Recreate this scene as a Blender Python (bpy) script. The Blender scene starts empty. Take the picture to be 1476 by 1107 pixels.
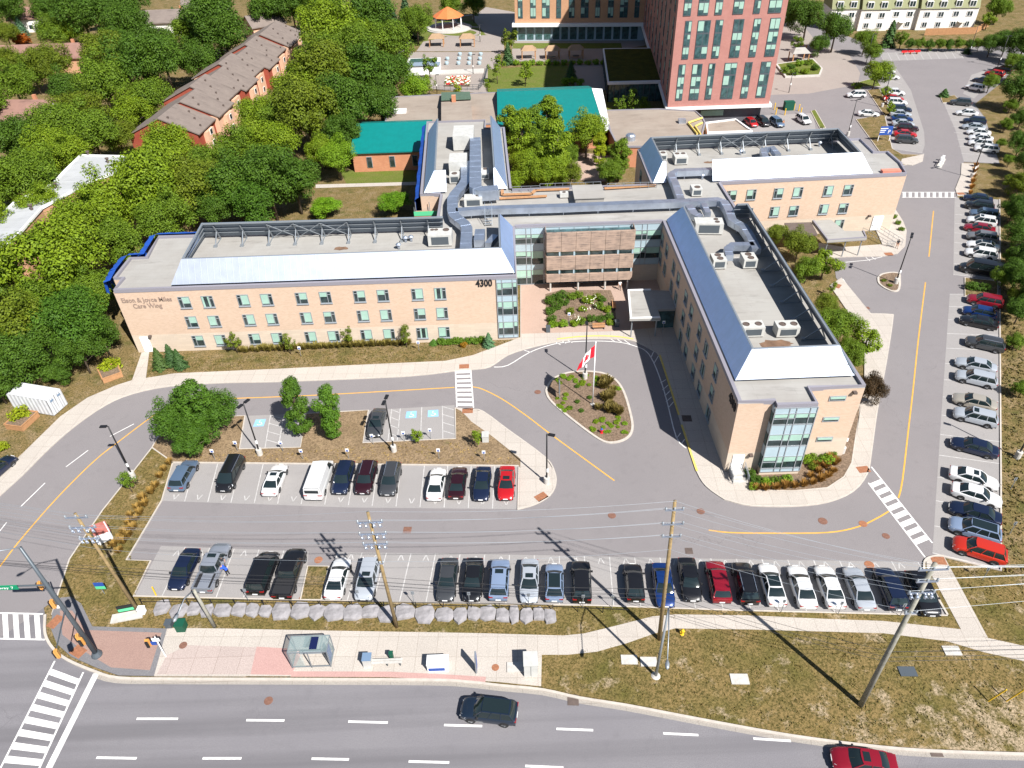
import bpy, math, random
from mathutils import Vector, Matrix
R_ = random.Random(7)
S = bpy.context.scene
COL = S.collection
# ------------------------------------------------------------------ camera (solved from the photograph's vanishing points)
F, CX, CY, VPX, VPY, H = 1050.0, 738.0, 553.5, 785.0, 1890.0, 62.0
_n = Vector((VPX-CX, VPY-CY, F)).normalized()
_zw = -_n
_yw = (Vector((0, 0, 1)) - _zw*_zw.z).normalized()
_xw = _yw.cross(_zw)
RM = Matrix((_xw, _yw, _zw))            # camera (x right, y down, z forward) -> world
def at(px, py, z=0.0):
    "point of the site plan (height z) seen at a pixel of the photograph"
    r = RM @ Vector((px-CX, py-CY, F))
    t = (z-H)/r.z
    return Vector((r.x*t, r.y*t, z))
def ats(pts, z=0.0):
    return [at(a, b, z) for a, b in pts]
def on_y(px, py, y):
    r = RM @ Vector((px-CX, py-CY, F)); t = y/r.y
    return Vector((r.x*t, y, H+r.z*t))
def on_x(px, py, x):
    r = RM @ Vector((px-CX, py-CY, F)); t = x/r.x
    return Vector((x, r.y*t, H+r.z*t))
cam = bpy.data.cameras.new('camera'); camo = bpy.data.objects.new('camera', cam); COL.objects.link(camo)
cam.sensor_width = 36.0; cam.lens = F/1476.0*36.0; cam.clip_end = 3000.0; cam.clip_start = 1.0
M4 = Matrix(((RM[0][0], -RM[0][1], -RM[0][2], 0), (RM[1][0], -RM[1][1], -RM[1][2], 0), (RM[2][0], -RM[2][1], -RM[2][2], H), (0, 0, 0, 1)))
camo.matrix_world = M4
S.camera = camo
# ------------------------------------------------------------------ light
AZ, EL = math.radians(-52.5), math.radians(47.3)
SUND = Vector((math.cos(AZ)*math.cos(EL), math.sin(AZ)*math.cos(EL), math.sin(EL)))
W = bpy.data.worlds.new('World'); S.world = W; W.use_nodes = True
nt = W.node_tree; nt.nodes.clear()
sky = nt.nodes.new('ShaderNodeTexSky'); sky.sky_type = 'NISHITA'; sky.sun_disc = False
sky.sun_elevation = EL; sky.sun_rotation = math.atan2(SUND.x, SUND.y); sky.air_density = 1.0; sky.dust_density = 0.4
bg = nt.nodes.new('ShaderNodeBackground'); bg.inputs[1].default_value = 0.05
wo = nt.nodes.new('ShaderNodeOutputWorld'); nt.links.new(sky.outputs[0], bg.inputs[0]); nt.links.new(bg.outputs[0], wo.inputs[0])
sl = bpy.data.lights.new('sun', 'SUN'); sl.energy = 5.0; sl.angle = math.radians(0.5); sl.color = (1.0, 0.965, 0.915)
so = bpy.data.objects.new('sun', sl); COL.objects.link(so); so.rotation_euler = SUND.to_track_quat('Z', 'Y').to_euler(); so.location = (0, 0, 200)
S.view_settings.view_transform = 'Standard'; S.view_settings.look = 'None'; S.view_settings.exposure = 0.92; S.view_settings.gamma = 1
S.render.engine = 'CYCLES'; S.cycles.max_bounces = 6; S.cycles.use_denoising = True
# ------------------------------------------------------------------ materials
def lin(r, g, b):
    f = lambda c: c/12.92 if c <= .04045 else ((c+.055)/1.055)**2.4
    return (f(r/255), f(g/255), f(b/255))
def newmat(name):
    m = bpy.data.materials.new(name); m.use_nodes = True
    return m, m.node_tree, m.node_tree.nodes['Principled BSDF']
def _sock(nt, kind, **kw):
    n = nt.nodes.new(kind)
    for k, v in kw.items(): setattr(n, k, v)
    return n
def mix(nt, fac, a, b):
    n = nt.nodes.new('ShaderNodeMix'); n.data_type = 'RGBA'
    for s, v in ((0, fac), (6, a), (7, b)):
        if hasattr(v, 'is_output'): nt.links.new(v, n.inputs[s])
        elif s == 0: n.inputs[0].default_value = v
        else: n.inputs[s].default_value = (*v[:3], 1)
    return n.outputs[2]
def ramp(nt, fac, lo, hi):
    n = nt.nodes.new('ShaderNodeMapRange'); n.inputs[1].default_value = lo; n.inputs[2].default_value = hi
    nt.links.new(fac, n.inputs[0]); return n.outputs[0]
def noise(nt, scale, detail=3.0, rough=.55, stretch=None, coord='Object', offs=0.0):
    tc = nt.nodes.new('ShaderNodeTexCoord'); src = tc.outputs[coord]
    if coord == 'Geo':
        pass
    mp = nt.nodes.new('ShaderNodeMapping'); nt.links.new(src, mp.inputs[0])
    if stretch: mp.inputs['Scale'].default_value = stretch
    mp.inputs['Location'].default_value = (offs, offs*.7, offs*.3)
    n = nt.nodes.new('ShaderNodeTexNoise'); n.inputs['Scale'].default_value = scale; n.inputs['Detail'].default_value = detail; n.inputs['Roughness'].default_value = rough
    nt.links.new(mp.outputs[0], n.inputs[0]); return n.outputs[0]
def plain(name, col, rough=.7, metal=0.0, spec=.4, vary=.0, scale=1.5, bump=0.0):
    m, nt, p = newmat(name)
    p.inputs['Base Color'].default_value = (*col, 1); p.inputs['Roughness'].default_value = rough; p.inputs['Metallic'].default_value = metal
    p.inputs['Specular IOR Level'].default_value = spec
    if vary:
        nz = noise(nt, scale, 4)
        c = mix(nt, ramp(nt, nz, .3, .7), [x*(1-vary) for x in col], [min(1, x*(1+vary)) for x in col])
        nt.links.new(c, p.inputs['Base Color'])
        if bump:
            b = nt.nodes.new('ShaderNodeBump'); b.inputs['Strength'].default_value = bump; nt.links.new(nz, b.inputs['Height']); nt.links.new(b.outputs[0], p.inputs['Normal'])
    return m
def pavement(name, base, patch, crack=True, fine=14.0, streak=None, big=.12):
    "worn paving: broad tone patches, fine speckle, a few dark spots and cracks"
    m, nt, p = newmat(name); p.inputs['Roughness'].default_value = .88; p.inputs['Specular IOR Level'].default_value = .25
    c = mix(nt, ramp(nt, noise(nt, big, 5, .6), .35, .65), base, patch)
    sp = noise(nt, fine, 2, .7)
    c = mix(nt, ramp(nt, sp, .38, .64), [x*.8 for x in base], c)
    mid = noise(nt, .9, 4, .6, offs=9)
    mm = nt.nodes.new('ShaderNodeMath'); mm.operation = 'MULTIPLY'; nt.links.new(ramp(nt, mid, .55, .75), mm.inputs[0]); mm.inputs[1].default_value = .35
    c = mix(nt, mm.outputs[0], c, [x*.72 for x in base])
    if streak:
        st = noise(nt, 1.0, 3, .5, stretch=streak, offs=3)
        ms = nt.nodes.new('ShaderNodeMath'); ms.operation = 'MULTIPLY'; nt.links.new(ramp(nt, st, .44, .66), ms.inputs[0]); ms.inputs[1].default_value = .75
        c = mix(nt, ms.outputs[0], c, [x*.62 for x in base])
    if crack:
        tc = nt.nodes.new('ShaderNodeTexCoord'); v = nt.nodes.new('ShaderNodeTexVoronoi'); v.feature = 'DISTANCE_TO_EDGE'; v.inputs['Scale'].default_value = .11
        w = noise(nt, .5, 4, .6, offs=5)
        va = nt.nodes.new('ShaderNodeVectorMath'); va.operation = 'ADD'; nt.links.new(tc.outputs['Object'], va.inputs[0])
        sc = nt.nodes.new('ShaderNodeMath'); sc.operation = 'MULTIPLY'; nt.links.new(w, sc.inputs[0]); sc.inputs[1].default_value = 7.0
        nt.links.new(sc.outputs[0], va.inputs[1]); nt.links.new(va.outputs[0], v.inputs[0])
        cr = ramp(nt, v.outputs['Distance'], .0045, .001)
        m2 = nt.nodes.new('ShaderNodeMath'); m2.operation = 'MULTIPLY'; nt.links.new(cr, m2.inputs[0]); nt.links.new(ramp(nt, noise(nt, .06, 2, .5, offs=2), .5, .62), m2.inputs[1])
        m3 = nt.nodes.new('ShaderNodeMath'); m3.operation = 'MULTIPLY'; nt.links.new(m2.outputs[0], m3.inputs[0]); m3.inputs[1].default_value = .45
        c = mix(nt, m3.outputs[0], c, [x*.45 for x in base])
    nt.links.new(c, p.inputs['Base Color'])
    b = nt.nodes.new('ShaderNodeBump'); b.inputs['Strength'].default_value = .25; b.inputs['Distance'].default_value = .03; nt.links.new(sp, b.inputs['Height']); nt.links.new(b.outputs[0], p.inputs['Normal'])
    return m
def turf(name, green, dry, dirt, g0=.4, g1=.62, d0=.58, d1=.72, gs=.35, east=False):
    m, nt, p = newmat(name); p.inputs['Roughness'].default_value = .95; p.inputs['Specular IOR Level'].default_value = .1
    c = mix(nt, ramp(nt, noise(nt, gs, 6, .62), g0, g1), green, dry)
    dn = noise(nt, .55, 7, .68, offs=11)
    if east:        # trampled bare soil spreads over the south east end of the verge
        tc = nt.nodes.new('ShaderNodeTexCoord'); sx = nt.nodes.new('ShaderNodeSeparateXYZ'); nt.links.new(tc.outputs['Object'], sx.inputs[0])
        e1 = ramp(nt, sx.outputs[0], 22, 48); e2 = ramp(nt, sx.outputs[1], 36, 28)
        mu = nt.nodes.new('ShaderNodeMath'); mu.operation = 'MULTIPLY'; nt.links.new(e1, mu.inputs[0]); nt.links.new(e2, mu.inputs[1])
        ma = nt.nodes.new('ShaderNodeMath'); ma.operation = 'MULTIPLY_ADD'; nt.links.new(mu.outputs[0], ma.inputs[0]); ma.inputs[1].default_value = .26; nt.links.new(dn, ma.inputs[2]); dn = ma.outputs[0]
    c = mix(nt, ramp(nt, dn, d0, d1), c, dirt)
    sp = noise(nt, 5.0, 4, .75, offs=4)
    c = mix(nt, ramp(nt, sp, .35, .6), [x*.45 for x in green], c)
    nt.links.new(c, p.inputs['Base Color'])
    b = nt.nodes.new('ShaderNodeBump'); b.inputs['Strength'].default_value = .7; b.inputs['Distance'].default_value = .12; nt.links.new(sp, b.inputs['Height']); nt.links.new(b.outputs[0], p.inputs['Normal'])
    return m
def foliage(name, col, var=.5, trans=.3, hue=None):
    "leaves: tone changes from clump to clump and from leaf to leaf, tinted per plant by the object's own colour"
    m, nt, p = newmat(name)
    out = nt.nodes['Material Output']
    geo = nt.nodes.new('ShaderNodeNewGeometry'); oi = nt.nodes.new('ShaderNodeObjectInfo')
    c1 = mix(nt, geo.outputs['Random Per Island'], [x*(1-var) for x in col], [col[0]*(1+var*1.25), col[1]*(1+var), col[2]*(1+var*.6)])
    c2 = mix(nt, ramp(nt, noise(nt, .45, 2, .5), .35, .65), [col[0]*.72, col[1]*.8, col[2]*.8], [col[0]*1.3, col[1]*1.18, col[2]])
    mm = nt.nodes.new('ShaderNodeMix'); mm.data_type = 'RGBA'; mm.inputs[0].default_value = .5; nt.links.new(c1, mm.inputs[6]); nt.links.new(c2, mm.inputs[7])
    mu = nt.nodes.new('ShaderNodeMix'); mu.data_type = 'RGBA'; mu.blend_type = 'MULTIPLY'; mu.inputs[0].default_value = 1.0
    nt.links.new(mm.outputs[2], mu.inputs[6]); nt.links.new(oi.outputs['Color'], mu.inputs[7])
    nt.links.new(mu.outputs[2], p.inputs['Base Color']); p.inputs['Roughness'].default_value = .6; p.inputs['Specular IOR Level'].default_value = .25
    tr = nt.nodes.new('ShaderNodeBsdfTranslucent'); nt.links.new(mu.outputs[2], tr.inputs[0])
    ms = nt.nodes.new('ShaderNodeMixShader'); ms.inputs[0].default_value = trans
    nt.links.new(p.outputs[0], ms.inputs[1]); nt.links.new(tr.outputs[0], ms.inputs[2]); nt.links.new(ms.outputs[0], out.inputs[0])
    return m
M = {}
M['asphalt'] = pavement('drive asphalt', (.212, .196, .199), (.238, .220, .222))
M['highway'] = pavement('highway asphalt', (.192, .183, .196), (.218, .209, .218), streak=(.012, .5, 1))
M['stall'] = pavement('parking pavement', (.285, .270, .264), (.315, .298, .29), crack=False)
M['plaza'] = pavement('plaza paving', (.30, .26, .235), (.33, .29, .26), crack=False)
M['pinkpave'] = pavement('courtyard paving', (.40, .29, .235), (.44, .325, .27), crack=False)
M['redpave'] = pavement('brick paving', (.30, .195, .165), (.34, .23, .19), crack=False)
M['pinkslab'] = pavement('pink slab', (.44, .27, .245), (.46, .30, .27), crack=False)
M['greypave'] = pavement('grey paving', (.17, .165, .175), (.2, .195, .2), crack=False)
def concrete(name, base, patch, joint, ang=0.0):
    m = pavement(name, base, patch, crack=False, fine=9)
    nt = m.node_tree; p = nt.nodes['Principled BSDF']
    src = p.inputs['Base Color'].links[0].from_socket
    tc = nt.nodes.new('ShaderNodeTexCoord'); mp = nt.nodes.new('ShaderNodeMapping'); mp.inputs['Rotation'].default_value = (0, 0, ang); nt.links.new(tc.outputs['Object'], mp.inputs[0])
    b = nt.nodes.new('ShaderNodeTexBrick'); b.offset = 0; b.inputs['Scale'].default_value = 1; b.inputs['Brick Width'].default_value = joint; b.inputs['Row Height'].default_value = joint*1.1
    b.inputs['Mortar Size'].default_value = .025; b.inputs['Color1'].default_value = (1, 1, 1, 1); b.inputs['Color2'].default_value = (.93, .93, .93, 1); b.inputs['Mortar'].default_value = (.72, .7, .68, 1)
    nt.links.new(mp.outputs[0], b.inputs[0])
    mu = nt.nodes.new('ShaderNodeMix'); mu.data_type = 'RGBA'; mu.blend_type = 'MULTIPLY'; mu.inputs[0].default_value = 1
    nt.links.new(src, mu.inputs[6]); nt.links.new(b.outputs[0], mu.inputs[7]); nt.links.new(mu.outputs[2], p.inputs['Base Color'])
    return m
M['walk'] = concrete('sidewalk concrete', (.46, .415, .37), (.50, .455, .405), 1.9, .04)
M['kerb'] = plain('kerb concrete', (.43, .39, .345), .85, vary=.1, scale=2.0)
M['dryturf'] = turf('dry turf', (.105, .10, .03), (.225, .158, .07), (.30, .215, .125), g0=.32, g1=.52, d0=.48, d1=.66)
M['verge'] = turf('verge turf', (.115, .105, .028), (.225, .158, .066), (.40, .31, .21), g0=.3, g1=.55, d0=.56, d1=.68, gs=.18, east=True)
M['lawn'] = turf('green lawn', (.13, .17, .03), (.17, .175, .05), (.2, .16, .08), d0=.68, d1=.8)
M['mulch'] = turf('mulch bed', (.20, .145, .10), (.24, .17, .12), (.28, .21, .15), g0=.3, g1=.6)
M['bare'] = turf('bare soil', (.24, .17, .10), (.30, .215, .13), (.16, .14, .06), d0=.6, d1=.75)
M['paint'] = plain('white road paint', (.66, .65, .63), .8, vary=.16, scale=2.5)
M['fadepaint'] = plain('worn stall paint', (.42, .41, .40), .85, vary=.2, scale=2)
M['orangepaint'] = plain('orange road paint', (.62, .32, .05), .8, vary=.1)
M['yellowpaint'] = plain('yellow kerb paint', (.62, .47, .12), .8, vary=.12)
M['bluepaint'] = plain('blue stall paint', (.22, .42, .66), .8, vary=.1)
M['rust'] = plain('rusty iron', (.27, .115, .06), .9, vary=.25, scale=4)
M['cover'] = plain('cover iron', (.17, .085, .06), .9, vary=.25, scale=4)
M['iron'] = plain('dark iron', (.10, .075, .065), .8, vary=.2)
def wall_material():
    m, nt, p = newmat('buff brick and stone base'); p.inputs['Roughness'].default_value = .85; p.inputs['Specular IOR Level'].default_value = .2
    g = nt.nodes.new('ShaderNodeNewGeometry'); sx = nt.nodes.new('ShaderNodeSeparateXYZ'); nt.links.new(g.outputs['Position'], sx.inputs[0])
    ad = nt.nodes.new('ShaderNodeMath'); nt.links.new(sx.outputs[0], ad.inputs[0]); nt.links.new(sx.outputs[1], ad.inputs[1])
    cb = nt.nodes.new('ShaderNodeCombineXYZ'); nt.links.new(ad.outputs[0], cb.inputs[0]); nt.links.new(sx.outputs[2], cb.inputs[1])
    b = nt.nodes.new('ShaderNodeTexBrick'); b.inputs['Scale'].default_value = 1; b.inputs['Brick Width'].default_value = .4; b.inputs['Row Height'].default_value = .16; b.inputs['Mortar Size'].default_value = .012
    b.inputs['Color1'].default_value = (.525, .39, .298, 1); b.inputs['Color2'].default_value = (.47, .345, .258, 1); b.inputs['Mortar'].default_value = (.52, .41, .315, 1)
    nt.links.new(cb.outputs[0], b.inputs[0])
    b2 = nt.nodes.new('ShaderNodeTexBrick'); b2.inputs['Scale'].default_value = 1; b2.inputs['Brick Width'].default_value = 1.2; b2.inputs['Row Height'].default_value = .4; b2.inputs['Mortar Size'].default_value = .01
    b2.inputs['Color1'].default_value = (.54, .45, .36, 1); b2.inputs['Color2'].default_value = (.49, .41, .33, 1); b2.inputs['Mortar'].default_value = (.42, .36, .3, 1)
    nt.links.new(cb.outputs[0], b2.inputs[0])
    st = nt.nodes.new('ShaderNodeMath'); st.operation = 'GREATER_THAN'; st.inputs[1].default_value = 3.05; nt.links.new(sx.outputs[2], st.inputs[0])
    c = mix(nt, st.outputs[0], b2.outputs[0], b.outputs[0])
    s = ramp(nt, noise(nt, .35, 5, .6), .45, .75)
    m1 = nt.nodes.new('ShaderNodeMath'); m1.operation = 'MULTIPLY'; m1.inputs[1].default_value = .16; nt.links.new(s, m1.inputs[0])
    c = mix(nt, m1.outputs[0], c, (.42, .3, .2)); nt.links.new(c, p.inputs['Base Color'])
    return m
M['brick'] = wall_material()
def brick(name, c1, c2, mo, w=.5, h=.2):
    m, nt, p = newmat(name); p.inputs['Roughness'].default_value = .85; p.inputs['Specular IOR Level'].default_value = .2
    g = nt.nodes.new('ShaderNodeNewGeometry'); sx = nt.nodes.new('ShaderNodeSeparateXYZ'); nt.links.new(g.outputs['Position'], sx.inputs[0])
    ad = nt.nodes.new('ShaderNodeMath'); nt.links.new(sx.outputs[0], ad.inputs[0]); nt.links.new(sx.outputs[1], ad.inputs[1])
    cb = nt.nodes.new('ShaderNodeCombineXYZ'); nt.links.new(ad.outputs[0], cb.inputs[0]); nt.links.new(sx.outputs[2], cb.inputs[1])
    b = nt.nodes.new('ShaderNodeTexBrick'); b.inputs['Scale'].default_value = 1; b.inputs['Brick Width'].default_value = w; b.inputs['Row Height'].default_value = h; b.inputs['Mortar Size'].default_value = .015
    b.inputs['Color1'].default_value = (*c1, 1); b.inputs['Color2'].default_value = (*c2, 1); b.inputs['Mortar'].default_value = (*mo, 1)
    nt.links.new(cb.outputs[0], b.inputs[0]); nt.links.new(mix(nt, ramp(nt, noise(nt, .6, 4), .4, .8), b.outputs[0], [x*.85 for x in c1]), p.inputs['Base Color'])
    return m
M['redbrick'] = brick('red brick', (.40, .185, .16), (.365, .165, .142), (.40, .23, .2))
M['orangebrick'] = brick('orange brick', (.50, .22, .12), (.44, .18, .10), (.45, .27, .18))
M['tanbrick'] = brick('tan brick', (.52, .29, .17), (.47, .25, .145), (.48, .32, .2))
M['darkbrick'] = brick('grey brick', (.10, .10, .115), (.085, .085, .1), (.13, .13, .14))
M['rowbrick'] = brick('townhouse brick', (.30, .06, .035), (.25, .05, .03), (.3, .12, .08))
M['peach'] = plain('peach render', (.60, .37, .25), .85, vary=.06)
def membrane(name, base, stain, sc=.16):
    m, nt, p = newmat(name); p.inputs['Roughness'].default_value = .85; p.inputs['Specular IOR Level'].default_value = .2
    c = mix(nt, ramp(nt, noise(nt, sc, 6, .65), .38, .68), base, stain)
    c = mix(nt, ramp(nt, noise(nt, .5, 5, .7, stretch=(.25, 1, 1), offs=8), .56, .8), c, [x*.62 for x in stain])
    tc = nt.nodes.new('ShaderNodeTexCoord'); b = nt.nodes.new('ShaderNodeTexBrick'); b.inputs['Scale'].default_value = 1; b.inputs['Brick Width'].default_value = 9; b.inputs['Row Height'].default_value = 1.0; b.inputs['Mortar Size'].default_value = .02
    b.inputs['Color1'].default_value = (1, 1, 1, 1); b.inputs['Color2'].default_value = (.95, .95, .95, 1); b.inputs['Mortar'].default_value = (.84, .84, .84, 1); nt.links.new(tc.outputs['Object'], b.inputs[0])
    mu = nt.nodes.new('ShaderNodeMix'); mu.data_type = 'RGBA'; mu.blend_type = 'MULTIPLY'; mu.inputs[0].default_value = 1
    nt.links.new(c, mu.inputs[6]); nt.links.new(b.outputs[0], mu.inputs[7]); nt.links.new(mu.outputs[2], p.inputs['Base Color'])
    return m
M['membrane'] = membrane('roof membrane', (.335, .325, .305), (.285, .27, .25))
M['brownroof'] = membrane('gravel roof', (.30, .255, .215), (.25, .205, .17))
M['whiteroof'] = membrane('white flat roof', (.40, .41, .42), (.34, .35, .36))
def seamed(name, col, axis, rough=.42, metal=.85, sp=.45, amt=.12):
    m, nt, p = newmat(name); p.inputs['Roughness'].default_value = rough; p.inputs['Metallic'].default_value = metal
    g = nt.nodes.new('ShaderNodeNewGeometry'); sx = nt.nodes.new('ShaderNodeSeparateXYZ'); nt.links.new(g.outputs['Position'], sx.inputs[0])
    md = nt.nodes.new('ShaderNodeMath'); md.operation = 'PINGPONG'; md.inputs[1].default_value = sp; nt.links.new(sx.outputs[axis], md.inputs[0])
    seam = ramp(nt, md.outputs[0], .035, .0)
    c = mix(nt, ramp(nt, noise(nt, .8, 4, .6), .35, .7), col, [x*(1-amt) for x in col])
    c = mix(nt, seam, c, [x*.86 for x in col]); nt.links.new(c, p.inputs['Base Color'])
    b = nt.nodes.new('ShaderNodeBump'); b.inputs['Strength'].default_value = .3; b.inputs['Distance'].default_value = .03; nt.links.new(seam, b.inputs['Height']); nt.links.new(b.outputs[0], p.inputs['Normal'])
    return m
M['screenx'] = seamed('standing seam metal along x', (.50, .545, .64), 0, rough=.62, amt=.10)
M['screeny'] = seamed('sky tinted standing seam metal along y', (.44, .59, .88), 1, rough=.5, amt=.08)  # same metal, with the blue sky reflection of these slopes put into its colour
M['green'] = seamed('green standing seam roof', (.0, .17, .16), 0, rough=.5, metal=.0)
M['trim'] = plain('dark grey coping', (.22, .21, .24), .6)
M['whitetrim'] = plain('white trim', (.72, .72, .72), .6)
M['steel'] = plain('blue grey steel', (.16, .20, .25), .5, metal=.3)
M['galv'] = plain('galvanised duct', (.50, .56, .66), .42, metal=.85, vary=.12, scale=.8)
M['acpaint'] = plain('unit casing', (.44, .44, .42), .6, vary=.1)
M['frame'] = plain('aluminium frame', (.34, .37, .40), .45, metal=.4)
M['spandrel'] = plain('pale blue panel', (.33, .42, .47), .35, vary=.06, scale=.6)
M['blind'] = plain('pale green blind', (.30, .46, .39), .35, spec=.6, vary=.1, scale=.7)
def glass(name, col, rough=.06):
    m, nt, p = newmat(name); p.inputs['Base Color'].default_value = (*col, 1); p.inputs['Roughness'].default_value = rough; p.inputs['Specular IOR Level'].default_value = .8
    c = mix(nt, ramp(nt, noise(nt, .9, 3), .35, .65), [x*.6 for x in col], [x*1.7 for x in col]); nt.links.new(c, p.inputs['Base Color'])
    return m
M['glass'] = glass('window glass', (.018, .030, .032))
M['carglass'] = plain('car glass', (.012, .02, .022), .05, spec=.7)
M['teal'] = glass('teal glass', (.035, .075, .08))
m, nt, p = newmat('clear glass'); p.inputs['Base Color'].default_value = (.35, .45, .45, 1); p.inputs['Roughness'].default_value = .08; p.inputs['Alpha'].default_value = .22; M['clear'] = m
def louvre():
    m, nt, p = newmat('weathered cedar louvre'); p.inputs['Roughness'].default_value = .8
    n1 = noise(nt, 1.0, 4, .7, stretch=(.5, .5, 7)); n2 = noise(nt, 1.2, 3, .5, offs=6)
    c = mix(nt, ramp(nt, n1, .3, .7), (.12, .09, .075), (.38, .27, .205)); c = mix(nt, ramp(nt, n2, .4, .7), c, (.33, .235, .18)); nt.links.new(c, p.inputs['Base Color'])
    return m
M['cedar'] = louvre()
M['wood'] = plain('timber', (.38, .20, .095), .75, vary=.15, scale=3)
M['polewood'] = plain('pole timber', (.24, .17, .08), .85, vary=.25, scale=2)
M['greypole'] = plain('grey weathered pole', (.26, .25, .21), .85, vary=.25, scale=2)
M['blackmetal'] = plain('black metal', (.018, .018, .02), .45, metal=.2)
M['greymetal'] = plain('grey metal', (.30, .33, .36), .45, metal=.5)
M['darksteel'] = plain('dark painted steel', (.09, .108, .125), .45, metal=.3)
M['concrete'] = plain('pale concrete', (.44, .42, .39), .9, vary=.12, scale=3)
M['rock'] = plain('armour stone', (.25, .238, .245), .9, vary=.3, scale=1.6, bump=.5)
M['white'] = plain('white enamel', (.78, .78, .78), .4, vary=.03)
M['red'] = plain('red enamel', (.52, .015, .02), .5)
M['blue'] = plain('blue enamel', (.02, .07, .30), .5)
M['darkgreen'] = plain('dark green enamel', (.005, .07, .04), .6)
M['greensign'] = plain('green enamel', (.0, .22, .10), .5)
M['limesign'] = plain('lime panel', (.1, .5, .25), .5)
M['yellow'] = plain('yellow paint', (.68, .42, .02), .5)
M['signalyellow'] = plain('signal housing', (.55, .27, .07), .5)
M['black'] = plain('black lettering', (.012, .012, .014), .6)
M['lettergrey'] = plain('bronze lettering', (.27, .20, .165), .5)
M['tarp'] = plain('blue tarpaulin', (.012, .07, .36), .6, vary=.25, scale=.8, bump=.4)
M['blueply'] = plain('blue grey membrane', (.13, .2, .3), .7)
M['shingle'] = membrane('brown shingles', (.20, .165, .145), (.165, .135, .12), .4)
M['redshingle'] = membrane('red brown shingles', (.26, .15, .12), (.2, .115, .095), .4)
M['olive'] = seamed('olive mansard', (.17, .18, .07), 0, rough=.6, metal=0, sp=.5)
M['siding'] = plain('cream siding', (.68, .66, .62), .7, vary=.04)
M['sedum'] = turf('sedum roof', (.055, .062, .01), (.10, .10, .012), (.13, .10, .02))
M['skin'] = plain('skin', (.45, .26, .18), .6)
M['hair'] = plain('dark hair', (.02, .014, .01), .6)
M['darkcloth'] = plain('dark cloth', (.02, .02, .025), .9)
M['bluecloth'] = plain('blue cloth', (.02, .08, .55), .9)
M['khaki'] = plain('khaki cloth', (.42, .2, .1), .9)
M['bark'] = plain('bark', (.11, .085, .06), .9, vary=.3, scale=3)
M['leaf'] = foliage('broad leaves', (.122, .20, .015), .55)
M['needle'] = foliage('needles', (.040, .075, .028), trans=.12)
M['grassblade'] = foliage('ornamental grass', (.30, .19, .05), .35, .3)
M['flower'] = plain('white flowers', (.75, .72, .6), .8)
m, nt, p = newmat('car paint'); oi = nt.nodes.new('ShaderNodeObjectInfo'); nt.links.new(oi.outputs['Color'], p.inputs['Base Color'])
p.inputs['Roughness'].default_value = .28; p.inputs['Metallic'].default_value = .25; p.inputs['Coat Weight'].default_value = .7; p.inputs['Coat Roughness'].default_value = .05; M['carpaint'] = m
M['tyre'] = plain('tyre rubber', (.015, .015, .016), .8)
M['rim'] = plain('alloy rim', (.4, .41, .43), .35, metal=.8)
M['plastic'] = plain('black plastic', (.02, .02, .022), .6)
M['headlight'] = plain('headlight lens', (.62, .66, .70), .12, spec=.8)
M['taillight'] = plain('taillight lens', (.26, .008, .01), .2, spec=.7)
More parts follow.
